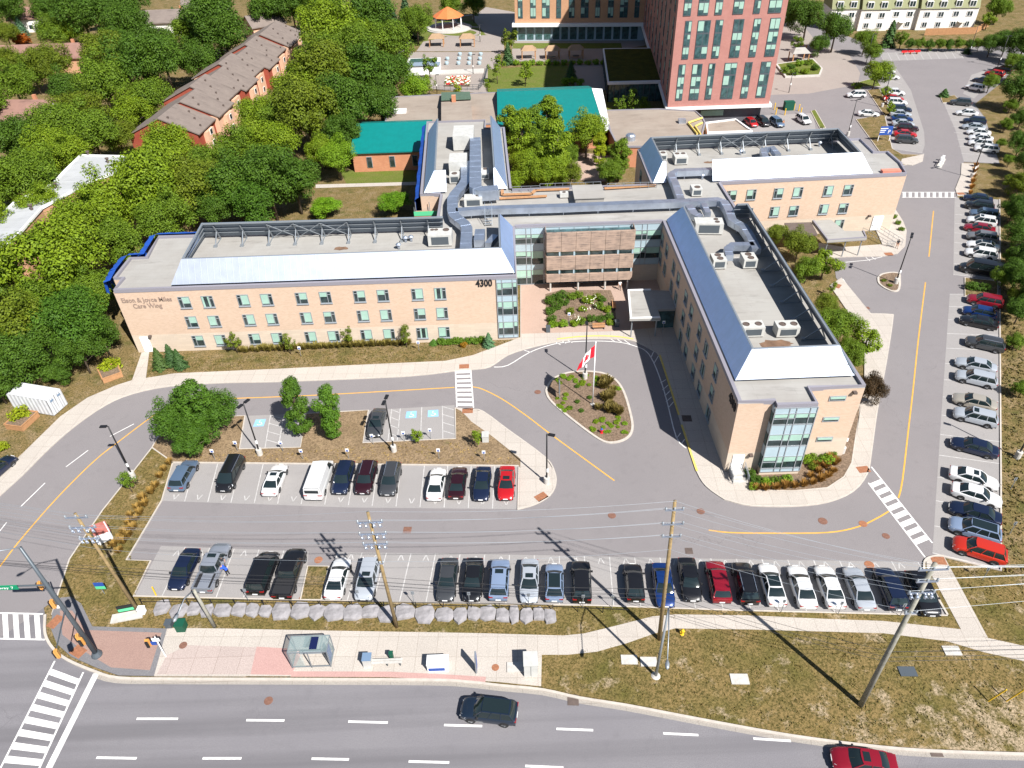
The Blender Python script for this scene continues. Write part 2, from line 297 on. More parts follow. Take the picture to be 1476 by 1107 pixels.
# ------------------------------------------------------------------ mesh helper
class MB:
    def __init__(s): s.v = []; s.f = []; s.m = []
    def add(s, vs, fs, mi=0):
        o = len(s.v); s.v += [tuple(x) for x in vs]
        for f in fs: s.f.append(tuple(i+o for i in f)); s.m.append(mi)
        return s
    def box(s, x0, y0, z0, x1, y1, z1, mi=0):
        v = [(x, y, z) for z in (z0, z1) for y in (y0, y1) for x in (x0, x1)]
        return s.add(v, [(0, 2, 3, 1), (4, 5, 7, 6), (0, 1, 5, 4), (1, 3, 7, 5), (3, 2, 6, 7), (2, 0, 4, 6)], mi)
    def obox(s, c, ax, hx, hy, z0, z1, mi=0):
        "box at c turned by angle ax"
        ca, sa = math.cos(ax), math.sin(ax)
        v = [(c[0]+x*ca-y*sa, c[1]+x*sa+y*ca, z) for z in (z0, z1) for y in (-hy, hy) for x in (-hx, hx)]
        return s.add(v, [(0, 2, 3, 1), (4, 5, 7, 6), (0, 1, 5, 4), (1, 3, 7, 5), (3, 2, 6, 7), (2, 0, 4, 6)], mi)
    def prism(s, poly, z0, z1, side=0, top=None, bottom=True):
        n = len(poly); a = sum(poly[i][0]*poly[(i+1) % n][1]-poly[(i+1) % n][0]*poly[i][1] for i in range(n))
        if a < 0: poly = poly[::-1]
        v = [(p[0], p[1], z0) for p in poly]+[(p[0], p[1], z1) for p in poly]
        s.add(v, [(i, (i+1) % n, n+(i+1) % n, n+i) for i in range(n)], side)
        s.add(v[n:], [tuple(range(n))], side if top is None else top)
        if bottom: s.add(v[:n], [tuple(range(n-1, -1, -1))], side)
        return s
    def sheet(s, poly, z, mi=0):
        n = len(poly); a = sum(poly[i][0]*poly[(i+1) % n][1]-poly[(i+1) % n][0]*poly[i][1] for i in range(n))
        if a < 0: poly = poly[::-1]
        return s.add([(p[0], p[1], z) for p in poly], [tuple(range(n))], mi)
    def bar(s, a, b, w, h=None, mi=0):
        a = Vector(a); b = Vector(b); h = h or w; d = (b-a).normalized()
        up = Vector((0, 0, 1)) if abs(d.z) < .98 else Vector((0, 1, 0))
        x = d.cross(up).normalized(); y = x.cross(d)
        v = [p+x*i*w/2+y*j*h/2 for p in (a, b) for i, j in ((-1, -1), (1, -1), (1, 1), (-1, 1))]
        return s.add(v, [(3, 2, 1, 0), (4, 5, 6, 7), (0, 1, 5, 4), (1, 2, 6, 5), (2, 3, 7, 6), (3, 0, 4, 7)], mi)
    def tube(s, pts, r, n=8, mi=0, cap=True):
        pts = [Vector(p) for p in pts]; rs = r if isinstance(r, (list, tuple)) else [r]*len(pts); rings = []
        for i, p in enumerate(pts):
            d = (pts[min(i+1, len(pts)-1)]-pts[max(i-1, 0)]).normalized()
            up = Vector((0, 0, 1)) if abs(d.z) < .95 else Vector((0, 1, 0))
            x = d.cross(up).normalized(); y = d.cross(x)
            rings.append([p+(x*math.cos(2*math.pi*k/n)+y*math.sin(2*math.pi*k/n))*rs[i] for k in range(n)])
        v = [q for ri in rings for q in ri]; f = []
        for i in range(len(pts)-1):
            for k in range(n):
                f.append((i*n+k, i*n+(k+1) % n, (i+1)*n+(k+1) % n, (i+1)*n+k))
        if cap: f += [tuple(range(n-1, -1, -1)), tuple(range((len(pts)-1)*n, len(pts)*n))]
        return s.add(v, f, mi)
    def lathe(s, c, prof, n=12, mi=0):
        v = [(c[0]+r*math.cos(2*math.pi*k/n), c[1]+r*math.sin(2*math.pi*k/n), c[2]+z) for r, z in prof for k in range(n)]; f = []
        for i in range(len(prof)-1):
            for k in range(n): f.append((i*n+k, i*n+(k+1) % n, (i+1)*n+(k+1) % n, (i+1)*n+k))
        f += [tuple(range(n-1, -1, -1)), tuple(range((len(prof)-1)*n, len(prof)*n))]
        return s.add(v, f, mi)
    def ribbon(s, pts, w, z, mi=0, closed=False):
        pts = [Vector((p[0], p[1])) for p in pts]; n = len(pts); L = []; Rr = []
        for i in range(n):
            a = pts[(i-1) % n] if closed or i else pts[0]; b = pts[(i+1) % n] if closed or i < n-1 else pts[-1]
            d = (b-a).normalized(); nn = Vector((-d.y, d.x))*w/2; L.append(pts[i]+nn); Rr.append(pts[i]-nn)
        m_ = n if closed else n-1
        for i in range(m_):
            j = (i+1) % n
            s.add([(Rr[i].x, Rr[i].y, z), (Rr[j].x, Rr[j].y, z), (L[j].x, L[j].y, z), (L[i].x, L[i].y, z)], [(0, 1, 2, 3)], mi)
        return s
    def curbstrip(s, pts, w, z0, z1, mi=0, closed=False):
        pts = [Vector((p[0], p[1])) for p in pts]; n = len(pts); L = []; Rr = []
        for i in range(n):
            a = pts[(i-1) % n] if closed or i else pts[0]; b = pts[(i+1) % n] if closed or i < n-1 else pts[-1]
            d = (b-a).normalized(); nn = Vector((-d.y, d.x))*w/2; L.append(pts[i]+nn); Rr.append(pts[i]-nn)
        v = [(q.x, q.y, z) for i in range(n) for q, z in ((Rr[i], z0), (Rr[i], z1), (L[i], z1), (L[i], z0))]
        f = []
        for i in range(n if closed else n-1):
            j = (i+1) % n
            for a, b in ((0, 1), (1, 2), (2, 3)): f.append((i*4+b, i*4+a, j*4+a, j*4+b))
        return s.add(v, f, mi)
    def build(s, name, mats, parent=None, smooth=False, org=None):
        me = bpy.data.meshes.new(name)
        o = Vector(org) if org is not None else (parent.location if parent is not None else Vector((0, 0, 0)))
        if parent is not None and parent.parent is not None and org is None: o = parent.location+parent.parent.location
        me.from_pydata([(v[0]-o.x, v[1]-o.y, v[2]-o.z) for v in s.v], [], s.f)
        for mm_ in (mats if isinstance(mats, (list, tuple)) else [mats]): me.materials.append(M[mm_] if isinstance(mm_, str) else mm_)
        me.polygons.foreach_set('material_index', s.m)
        if smooth: me.polygons.foreach_set('use_smooth', [True]*len(s.f))
        me.update()
        ob = bpy.data.objects.new(name, me); COL.objects.link(ob)
        if parent is not None: ob.parent = parent
        elif org is not None: ob.location = o
        return ob
def tag(o, label=None, cat=None, group=None, kind=None):
    if label: o['label'] = label
    if cat: o['category'] = cat
    if group: o['group'] = group
    if kind: o['kind'] = kind
    return o
def empty(name, loc, label, cat, group=None):
    o = bpy.data.objects.new(name, None); COL.objects.link(o); o.location = loc; o.empty_display_size = .3
    return tag(o, label, cat, group)
def structure(name, mb, mats): return tag(mb.build(name, mats), kind='structure')
def thing(name, mb, mats, label, cat, group=None, org=None, smooth=False):
    return tag(mb.build(name, mats, org=org, smooth=smooth), label, cat, group)
def dup(root, loc, rotz=0.0, sc=None, label=None, color=None, kids=None):
    r = root.copy(); COL.objects.link(r); r.location = loc; r.rotation_euler = (0, 0, rotz)
    if sc is not None: r.scale = sc if isinstance(sc, (tuple, list)) else (sc, sc, sc)
    if label: r['label'] = label
    def rec(o, new):
        for ch in (KIDS.get(o.name) or []):
            c = ch.copy(); COL.objects.link(c); c.parent = new
            if color is not None: c.color = (*color, 1)
            KIDS.setdefault(new.name, []).append(c); rec(ch, c)
    rec(root, r)
    if color is not None: r.color = (*color, 1)
    return r
KIDS = {}
def kid(parent, mb, name, mats, smooth=False, **kw):
    o = mb.build(name, mats, parent, smooth, **kw); KIDS.setdefault(parent.name, []).append(o); return o
def smooth_path(pts, n=6, closed=False):
    "Catmull-Rom through the given points"
    P = [Vector((p[0], p[1])) for p in pts]; out = []; N = len(P)
    for i in range(N if closed else N-1):
        g = lambda k: P[k % N] if closed else P[max(0, min(N-1, k))]
        a, b, c, d = g(i-1), g(i), g(i+1), g(i+2)
        for k in range(n):
            t = k/n
            out.append(.5*((2*b)+(c-a)*t+(2*a-5*b+4*c-d)*t*t+(3*b-a-3*c+d)*t**3))
    if not closed: out.append(P[-1])
    return out
# ------------------------------------------------------------------ ground, roads, pavements, markings
structure('ground', MB().sheet([(-1500, -200), (1500, -200), (1500, 1800), (-1500, 1800)], -.03), 'dryturf')
HWY_N = [(65, 886), (65, 913), (76, 934), (97, 951), (137, 968), (170, 977), (243, 978.5), (400, 979), (614, 980), (675, 983), (720, 988), (781, 994), (836, 1006), (903, 1016.6), (994, 1034), (1080, 1050), (1151, 1062), (1243, 1074), (1334, 1082), (1476, 1087), (1800, 1096)]
hw = [Vector((-700, 34, 0))]+[at(-40, 800)]+[at(60, 860)]+ats(HWY_N)+[Vector((300, 20, 0)), Vector((300, -60, 0)), Vector((-700, -60, 0))]
structure('highway', MB().sheet(hw, -.004), 'highway')
DRV = [(-900, 940), (-400, 860), (-130, 780), (-20, 698), (32, 664), (79, 623), (117, 594), (159, 567), (200, 553), (252, 546), (400, 541), (582, 533), (655, 526), (700, 520), (735, 498), (780, 488), (840, 480), (900, 482), (950, 498), (975, 560), (1005, 660), (1025, 690), (1060, 712), (1143, 718), (1190, 713), (1222, 697), (1240, 672), (1250, 600), (1262, 540), (1272, 480), (1270, 458), (1245, 462), (1205, 400), (1200, 362), (1270, 362), (1292, 355), (1298, 330), (1287, 300), (1275, 260), (1200, 240), (1040, 205), (1060, 150), (1100, 125), (1105, 70), (1130, 20), (1190, 40), (1268, 70), (1390, 70), (1430, 64), (1490, 60), (1476, 88), (1440, 122), (1405, 150), (1420, 170), (1441, 236), (1389, 234), (1388, 250), (1377, 275), (1381, 286), (1442, 288), (1444, 823), (1363, 803), (1334, 806), (1340, 830), (1366, 886), (1060, 878.5), (857, 871.5), (720, 869.5), (463, 864.5), (195, 858.5), (75, 868), (-60, 960), (-900, 1010)]
structure('driveway', MB().sheet(ats(DRV), 0), 'asphalt')
# lighter stall paving
st = [
 [(249, 667), (747, 672), (745, 734), (503, 731.5), (233, 722)],
 [(195, 858), (232, 787), (445, 795), (443, 815), (433, 863.5)],
 [(463, 864), (487, 796), (660, 798), (1060, 806), (1323, 810), (1366, 885.6), (1060, 878), (857, 871), (720, 869)],
 [(353, 599.5), (441, 596), (433, 644), (345, 646.5)],
 [(531, 591.5), (655, 584), (657, 631), (523, 637)],
 [(1376, 285), (1441, 288), (1442, 402), (1390, 398), (1374, 396)],
 [(1369, 424), (1441, 424), (1443, 820), (1363, 801), (1344, 797), (1355, 624)],
 [(1360, 148), (1404, 151), (1419, 170), (1440, 235), (1389, 232), (1378, 190)],
 [(1270, 92), (1293, 100), (1313, 130), (1332, 190), (1333, 209), (1329, 221), (1285, 214), (1286, 163), (1270, 127)],
 [(1270, 76), (1382, 73), (1389, 84), (1274, 88)],
 [(1062, 168), (1172, 163), (1176, 190), (1055, 192)],
 [(1400, 108), (1430, 98), (1452, 108), (1424, 122), (1404, 142), (1388, 135)]]
for p_ in st: structure('parking_pavement', MB().sheet(ats(p_), .004), 'stall')
# raised pavements (their edge is the kerb)
EDGE = [(-60, 770), (0, 713), (32, 684), (70, 646), (108, 613), (152, 583), (190, 567), (244, 556), (325, 551), (400, 549.5), (582, 542), (655, 534), (680, 532), (706, 528), (732, 511), (766, 500), (803, 492), (837, 488), (889, 488), (916, 492), (942, 505), (951, 514), (965, 555), (978.6, 598), (992, 641), (1004.8, 679), (1018, 700), (1041, 717), (1051, 721), (1082, 728), (1143.6, 729), (1193, 723), (1230, 707), (1250, 682), (1256, 651), (1264, 593), (1273, 546), (1281, 500), (1287, 458), (1284, 453), (1253, 452)]
INNER = [(1240, 476), (1246, 500), (1246, 545), (1242, 577), (1233, 633), (1228.5, 667), (1218, 688), (1193, 704), (1143, 708.5), (1079, 707), (1075, 690), (1060, 640), (985, 420), (960, 385), (750, 385), (750, 486), (720, 497.5), (681, 512), (642, 520), (511, 526), (400, 531.5), (252, 538), (190, 548), (168, 555), (126, 573), (87, 600), (40, 646), (0, 685), (-60, 735)]
edge_w = smooth_path(ats(EDGE, .12), 3)
structure('sidewalk', MB().prism(edge_w+ats(INNER, .12), -.02, .12), 'walk')
structure('kerb', MB().curbstrip([Vector((p.x, p.y)) for p in edge_w], .17, -.01, .132), 'kerb')
structure('courtyard_paving', MB().sheet(ats([(751, 400), (958, 400), (968, 470), (893, 477), (751, 481)], .124), .124), 'pinkpave')
structure('sidewalk', MB().prism(ats([(190, 549), (204, 508), (215, 507), (210, 546)], .1), -.02, .105), 'walk')
structure('sidewalk', MB().prism(ats([(1180, 372), (1221, 370), (1274, 369), (1294, 365), (1305, 354), (1307, 332), (1302, 319), (1291, 302), (1282, 308), (1278, 322), (1262, 330), (1272, 352), (1215, 356), (1180, 350)], .12), -.02, .12), 'walk')
structure('sidewalk', MB().prism(ats([(1196, 411), (1213, 400), (1256, 452), (1242, 478)], .12), -.02, .118), 'walk')
structure('sidewalk', MB().prism(ats([(1386, 235), (1412, 236), (1402, 262), (1396, 280), (1380, 282), (1377, 272), (1385, 252)], .12), -.02, .12), 'walk')
structure('sidewalk', MB().prism(ats([(1300, 229), (1332, 222), (1330, 232), (1315, 238), (1298, 236)], .12), -.02, .134), 'walk')
MID = [(219, 645), (226, 632), (240, 617), (258, 607), (290, 602), (325, 600), (353, 599), (345, 647), (433, 644.5), (441, 596), (494, 593), (531, 591), (523, 638), (657, 632), (656, 588), (666, 592), (680, 607), (711, 629), (751, 661), (751, 674), (747, 671), (249, 666)]
structure('planted_island', MB().prism(ats(MID, .1), -.02, .1), 'bare')
structure('kerb', MB().curbstrip(ats(MID, .1), .16, -.01, .115, closed=True), 'kerb')
NOSE = [(656, 588), (668, 589), (680, 590), (696, 592.6), (732, 619), (785, 658), (799, 679), (801, 697), (792.6, 713), (771.7, 726), (745.5, 733.5), (747, 672), (750.7, 674), (750.7, 660.7), (711, 629), (680, 607), (664, 592)]
structure('sidewalk', MB().prism(ats(NOSE, .12), -.02, .12), 'walk')
structure('kerb', MB().curbstrip(smooth_path(ats(NOSE[:11], .12), 3), .16, -.01, .132), 'kerb')
LEFT = [(219, 645), (249, 666), (233, 721), (182, 807), (217, 808), (192, 859), (463, 865.5), (720, 870.5), (857, 872.5), (1060, 879.5), (1366, 887), (1334, 828), (1332, 812), (1346, 806), (1476, 830), (1700, 870), (1700, 1098), (1476, 1083), (1334, 1079), (1243, 1071), (1151, 1059), (1080, 1047), (994, 1031), (903, 1013), (836, 1002), (781, 990), (720, 984), (614, 976), (400, 975), (243, 974), (170, 972), (141, 963), (102, 946), (83, 930), (74, 910), (75, 886), (84, 854), (100, 806), (122, 773), (148, 735), (187, 686)]
structure('grass_verge', MB().prism(ats(LEFT, .08), -.02, .08), 'verge')
KL = LEFT[0:8]+LEFT[8:11]; structure('kerb', MB().curbstrip(ats(KL, .08), .15, -.01, .1), 'kerb')
structure('kerb', MB().curbstrip(ats([LEFT[0]]+LEFT[-6:][::-1], .08), .15, -.01, .1), 'kerb')
structure('kerb', MB().curbstrip(smooth_path(ats(HWY_N, .08), 3), .24, -.02, .14), 'kerb')
structure('gutter', MB().ribbon(smooth_path([p+Vector((0, -.32, 0)) for p in ats(HWY_N[4:], .0)], 3), .42, .003), concrete('gutter concrete', (.33, .30, .27), (.37, .34, .3), 3.0))
RI = [(788, 566), (788.7, 558.6), (798, 545.5), (819, 537), (847.6, 535), (874, 539), (889.5, 549.4), (900, 566.4), (908, 592.6), (911.8, 613.6), (908, 626.7), (897, 634.5), (879, 637.7), (863, 632), (837, 613.6), (806, 588.7), (792.6, 575.6)]
ri = smooth_path(ats(RI, .1), 3, True)
structure('planted_island', MB().prism(ri, -.02, .1), 'mulch'); structure('kerb', MB().curbstrip(ri, .3, -.01, .13, closed=True), 'kerb')
EI = [(1266, 402), (1267, 398.7), (1272.4, 394.7), (1286, 392.5), (1295.4, 394), (1297, 400), (1296, 416), (1288.7, 419.6), (1278, 416), (1268, 409)]
ei = smooth_path(ats(EI, .1), 3, True)
structure('planted_island', MB().prism(ei, -.02, .1), 'mulch'); structure('kerb', MB().curbstrip(ei, .3, -.01, .13, closed=True), 'kerb')
for nm, pts, mt in [('planted_island', [(443.5, 815.7), (474, 816), (463, 864), (433, 864)], 'dryturf'),
                    ('planted_island', [(1391, 400), (1438, 405), (1438, 424), (1391, 426)], 'dryturf'),
                    ('planted_island', [(1079, 706), (1076, 684), (1080, 672), (1213, 646), (1241, 577), (1233, 633), (1228, 667), (1217, 687), (1193, 703), (1143, 707.5)], 'mulch'),
                    ('planted_island', [(1234, 172), (1275, 165), (1286, 214), (1300, 222), (1329, 223), (1318, 236), (1298, 238), (1272, 224)], 'dryturf'),
                    ('planted_island', [(1250, 130), (1268, 128), (1284, 163), (1276, 168)], 'dryturf'),
                    ('planted_island', [(1169, 160), (1175, 158), (1190, 184), (1182, 185)], 'lawn'),
                    ('planted_island', [(1356, 141), (1376, 137), (1384, 146), (1359, 148)], 'dryturf'),
                    ('planted_island', [(1270, 124), (1246, 125), (1238, 118), (1262, 112)], 'lawn')]:
    w_ = ats(pts, .12); structure(nm, MB().prism(w_, -.02, .12), mt); structure('kerb', MB().curbstrip(w_, .15, -.01, .138, closed=True), 'kerb')
structure('plaza', MB().sheet(ats([(1108, 30), (1140, 14), (1178, 62), (1225, 80), (1240, 105), (1236, 122), (1165, 135), (1103, 137), (1090, 120)]), .006), 'plaza')
# south pavement along the highway
SU = [(241, 905), (330, 906), (480, 909), (600, 911), (690, 912.5), (812, 916), (842, 913), (873, 905.5), (903, 898), (940, 888.5), (973, 885.5), (1080, 887), (1191, 892), (1273, 895), (1386, 907), (1422, 919), (1476, 931), (1640, 975)]
SLO = [(1640, 1000), (1476, 952.6), (1419, 940), (1364, 923.7), (1273, 912.4), (1080, 907), (973, 905.5), (943, 913), (903, 927), (860.5, 939), (818, 943.5), (781, 943.5), (780, 989), (720, 983), (614, 975.5), (400, 974.5), (222, 974)]
structure('sidewalk', MB().prism(ats(SU+SLO, .12), -.02, .12), 'walk')
structure('sidewalk', MB().prism(ats([(1335, 804), (1361, 802), (1424, 919), (1386, 908.5), (1346, 834), (1336, 818)], .12), -.02, .116), 'walk')
structure('kerb', MB().curbstrip(smooth_path(ats([(1361, 801), (1348, 801), (1336, 805), (1332, 814), (1335, 830), (1350, 858), (1366, 886)], .12), 4), .2, -.01, .14), 'kerb')
structure('kerb', MB().curbstrip(ats([(1361, 802), (1443, 822), (1443, 700), (1441, 424)], .1), .16, -.01, .12), 'kerb')
structure('kerb', MB().curbstrip(ats([(1442, 404), (1441, 287)], .1), .16, -.01, .12), 'kerb')
structure('corner_paving', MB().prism(ats([(84, 862), (102, 860), (117, 870), (133, 903), (241, 906), (222, 974), (170, 973), (141, 963), (102, 946), (82, 928), (74, 908), (75, 884)], .1), -.02, .118), 'greypave')
structure('corner_paving', MB().sheet(ats([(86, 880), (104, 880), (124, 908), (233, 912), (216, 966), (160, 962), (120, 938), (90, 915)], .125), .125), 'redpave')
structure('corner_paving', MB().sheet(ats([(370, 932), (437, 936), (420, 973), (361, 972)], .125), .125), 'pinkslab')
structure('corner_paving', MB().sheet(ats([(270, 930), (372, 933), (362, 972), (226, 972), (240, 945)], .1245), .1245), concrete('pink grey slab', (.42, .345, .315), (.45, .37, .34), 2.2))
structure('sidewalk_band', MB().ribbon(ats([(420, 971.5), (560, 972), (640, 976), (700, 979.5)], .125), .55, .1255), 'pinkslab')
# gardens behind the home
for nm, pts, mt, z in [
 ('lawn', [(640, 30), (760, 30), (735, 62), (700, 70), (600, 66), (585, 60), (600, 35)], 'lawn', .01),
 ('garden_path', [(574, 78), (590, 40), (604, 36), (592, 60), (580, 82)], 'plaza', .02),
 ('garden_plaza', [(590, 75), (722, 75), (716, 128), (700, 135), (622, 128), (585, 100)], 'plaza', .02),
 ('garden_plaza', [(610, 60), (650, 52), (725, 50), (727, 74), (600, 74)], 'plaza', .024),
 ('garden_plaza', [(700, 10), (745, 18), (735, 55), (700, 50), (680, 26)], 'plaza', .016),
 ('lawn', [(703, 100), (818, 92), (820, 128), (703, 133)], 'lawn', .03),
 ('garden_plaza', [(738, 58), (930, 58), (940, 64), (870, 75), (872, 130), (830, 130), (820, 90), (738, 88)], 'plaza', .022),
 ('lawn', [(740, 62), (895, 62), (897, 70), (738, 70)], 'lawn', .04),
 ('lawn', [(873, 144), (935, 140), (940, 156), (874, 160)], 'lawn', .03),
 ('lawn', [(462, 240), (600, 238), (596, 315), (440, 318), (450, 265)], 'dryturf', .01),
 ('lawn', [(490, 246), (600, 242), (600, 262), (500, 266)], 'lawn', .016),
 ('garden_path', [(455, 266), (600, 262), (600, 266.5), (455, 271)], 'walk', .03),
 ('patio', [(790, 215), (885, 225), (880, 262), (800, 258)], 'pinkpave', .03)]:
    structure(nm, MB().sheet(ats(pts, z), z), mt)
for c_, rx, ry in [((690, 30), 34, 9), ((660, 47), 30, 5.5)]:
    structure('garden_path', MB().ribbon(smooth_path([at(c_[0]+rx*math.cos(a/10*2*math.pi), c_[1]+ry*math.sin(a/10*2*math.pi), .05) for a in range(10)], 5, True), 1.6, .05, closed=True), 'plaza')
# road paint
ZP = .009
def line(pts, w, mat, name='road_marking', z=ZP, sm=0):
    P = ats(pts, z); P = smooth_path(P, sm) if sm else P
    return structure(name, MB().ribbon(P, w, z), mat)
line([(-30, 848), (0, 816), (27, 781), (81, 719), (135.5, 664.7), (173, 635), (217, 602), (238, 590), (275, 579), (321, 575), (398.6, 572), (485, 568), (655, 558.3)], .17, 'orangepaint', sm=4)
line([(681, 557.5), (695.7, 561), (724.5, 575.6), (758.6, 599), (795, 626.7), (885.6, 692.7)], .17, 'orangepaint', sm=4)
line([(1021.5, 764), (1051, 767.5), (1112.7, 768.5), (1193, 767.5), (1236, 759.5), (1264, 747), (1281, 737)], .17, 'orangepaint', sm=4)
line([(1295, 717.8), (1301, 691.5), (1310, 614), (1315.8, 565), (1324, 487), (1334, 407)], .17, 'orangepaint', sm=3)
line([(1339, 370), (1345.6, 304)], .17, 'orangepaint')
for a, b in [((158.5, 629), (193, 611)), ((95, 673), (127, 649)), ((30, 730), (65, 696)), ((-8, 775), (9.5, 753))]: line([a, b], .12, 'paint', 'lane_dash')
for a, b in [((197, 1036), (256.6, 1036)), ((355, 1038), (410, 1038.5)), ((502, 1040), (559, 1041.5)), ((640, 1045), (695, 1046.5)), ((802, 1050.5), (855, 1052.5)), ((956, 1057), (1006.6, 1059.5)), ((1086, 1064.5), (1140, 1068)),
             ((139, 1092), (197, 1093)), ((292, 1093), (348, 1093)), ((449, 1093.5), (503, 1094.6)), ((589, 1097.5), (647.5, 1099)), ((757, 1104), (812, 1106.5))]: line([a, b], .2, 'paint', 'lane_dash', .004)
def ladder(l0, l1, r0, r1, n, frac=.52, rails=True, name='crosswalk', z=ZP, first=.0, bars=True):
    a0, a1, b0, b1 = at(*l0), at(*l1), at(*r0), at(*r1); mb = MB()
    if rails: mb.ribbon([a0, a1], .16, z).ribbon([b0, b1], .16, z)
    for k in range(n if bars else 0):
        t0 = first+(k+.15)/n*(1-first); t1 = t0+frac/n*(1-first)
        A, B, C_, D = a0.lerp(a1, t0), b0.lerp(b1, t0), b0.lerp(b1, t1), a0.lerp(a1, t1)
        mb.add([(q.x, q.y, z+.004) for q in (D, C_, B, A)], [(0, 1, 2, 3)])
    return structure(name, mb, 'paint')
ladder((656.5, 534), (658.5, 587), (678.5, 533), (682.5, 587.5), 8, .55)
ladder((1251.7, 696), (1334, 804), (1256, 673), (1344, 782.7), 1, bars=False)
ladder((1251.7, 696), (1324, 789), (1268, 689), (1343, 781), 8, .55, rails=False)
ladder((1300, 284.5), (1378, 284.5), (1300, 277), (1378, 277), 9, .5)
ladder((79, 952.6), (-20, 1148), (120, 969), (38, 1148), 10, .52, z=.004, first=.05)
ladder((-120, 881), (62, 885), (-120, 918), (65, 922), 12, .5)
line([(138.5, 971), (50, 1148)], .55, 'paint', 'stop_line', .004)
line([(712, 529), (732, 526.6), (764, 507.5), (798, 496), (826.7, 492.6), (863, 491.5), (895, 493.6), (916, 499), (931, 506), (942, 522), (954, 553), (963, 585), (975, 630.6), (989, 646)], .14, 'paint', sm=3)
tk = [((756, 505), (766, 508)), ((799, 492), (808, 497)), ((807, 490), (816, 495)), ((816, 489.5), (825, 494)), ((877, 487), (886, 492)), ((887, 487.5), (896, 493)), ((897, 488), (908, 496)), ((938, 516), (942, 507)), ((943, 523), (949, 513)), ((952, 552), (960, 547)), ((955, 562), (963, 555)), ((958, 571), (966, 563)), ((960, 579), (968, 572)), ((963, 588), (971, 579)), ((975, 632), (981, 624)), ((981, 641), (987, 633))]
for a, b in tk: line([a, b], .11, 'paint')
line([(1215, 402), (1250, 452)], .12, 'paint'); line([(1218, 378), (1250, 375), (1272, 370)], .12, 'paint')
for a, b in [((1225, 428), (1230, 421)), ((1231, 438), (1236, 431)), ((1239, 450), (1243, 440)), ((1248, 371), (1254, 376)), ((1256, 370), (1262, 374))]: line([a, b], .11, 'paint')
line([(803, 488.5), (835, 485), (863, 484), (890, 485), (913, 488.5)], .3, 'yellowpaint', z=.137, sm=3)
line([(951, 511.5), (965, 555), (978.6, 598)], .26, 'yellowpaint', z=.137); line([(982.5, 612), (992, 641), (1004.8, 679)], .26, 'yellowpaint', z=.137)
# stall lines, letters V and accessible squares
def stalls(A0, A1, B0, B1, xs):
    "one line per stall edge between a back line and a front line"
    a0, a1, b0, b1 = at(*A0), at(*A1), at(*B0), at(*B1); mb = MB()
    for x in xs:
        mb.ribbon([a0.lerp(a1, x), b0.lerp(b1, x)], .1, ZP)
    structure('stall_lines', mb, 'fadepaint')
stalls((249, 667), (747, 672), (233, 722), (745, 734), [k/15 for k in range(1, 15)])
stalls((232, 787), (445, 795), (195, 858), (430, 863), [k/6 for k in range(1, 6)])
stalls((487, 796), (1323, 810), (463, 864), (1366, 885.6), [k/23 for k in range(0, 24)])
stalls((1369, 424), (1344, 797), (1441, 424), (1443, 820), [k/14 for k in range(0, 15)])
stalls((1378, 285), (1374, 396), (1441, 288), (1442, 402), [k/8 for k in range(0, 9)])
stalls((1360, 148), (1389, 232), (1404, 151), (1440, 235), [k/9 for k in range(0, 10)])
stalls((1293, 100), (1332, 221), (1268, 92), (1283, 214), [k/14 for k in range(0, 15)])
stalls((1274, 88), (1389, 84), (1268, 76), (1382, 73), [k/10 for k in range(0, 11)])
stalls((531, 591.5), (655, 584), (523, 637), (657, 631), [.27, .37, .62, .86])
stalls((353, 599.5), (441, 596), (345, 646.5), (433, 644), [.42, .64])
def hatch(a0, a1, b0, b1, n):
    a0, a1, b0, b1 = at(*a0), at(*a1), at(*b0), at(*b1); mb = MB()
    for k in range(n): mb.ribbon([a0.lerp(a1, (k+.1)/n), b0.lerp(b1, (k+.6)/n)], .1, ZP)
    structure('stall_lines', mb, 'fadepaint')
hatch((566, 590), (560, 635), (578, 589), (573, 634), 4); hatch((638, 585), (639, 632), (654, 584), (656, 631), 4); hatch((391, 598), (382, 645), (410, 597), (401, 644), 4)
def vmark(px, py, s=1.0, up=1):
    c = at(px, py); return [[c+Vector((-.3*s, .4*up*s, 0)), c+Vector((0, -.4*up*s, 0))], [c+Vector((.3*s, .4*up*s, 0)), c+Vector((0, -.4*up*s, 0))]]
mb = MB()
for k in range(15):
    t = (k+.55)/15
    for sg in vmark(234+t*511, 716+t*9): mb.ribbon(sg, .1, ZP)
for k in range(23):
    t = (k+.5)/23
    for sg in vmark(488+t*828, 802+t*13, 1, -1): mb.ribbon(sg, .1, ZP)
for x in (255, 290, 352):
    for sg in vmark(x, 797, 1, -1): mb.ribbon(sg, .1, ZP)
structure('stall_letters', mb, 'fadepaint')
for q in [[(369, 604.6), (383.5, 604), (380, 614.3), (364.5, 615)], [(586, 593.2), (600.5, 592.4), (600, 602.2), (584.5, 603)], [(617, 591.5), (631.7, 590.7), (632, 600.4), (616.5, 601.3)]]:
    structure('accessible_stall_square', MB().sheet(ats(q), .012), 'bluepaint')
    c = sum(ats(q), Vector())/4; mb = MB()
    mb.ribbon([c+Vector((.28*math.cos(a), -.15+.28*math.sin(a), 0)) for a in [math.radians(200+15*k) for k in range(15)]], .08, .017)
    mb.ribbon([c+Vector((-.05, .5, 0)), c+Vector((-.05, .0, 0)), c+Vector((.25, 0, 0)), c+Vector((.4, -.35, 0))], .08, .0175)
    structure('accessible_stall_symbol', mb, 'paint')
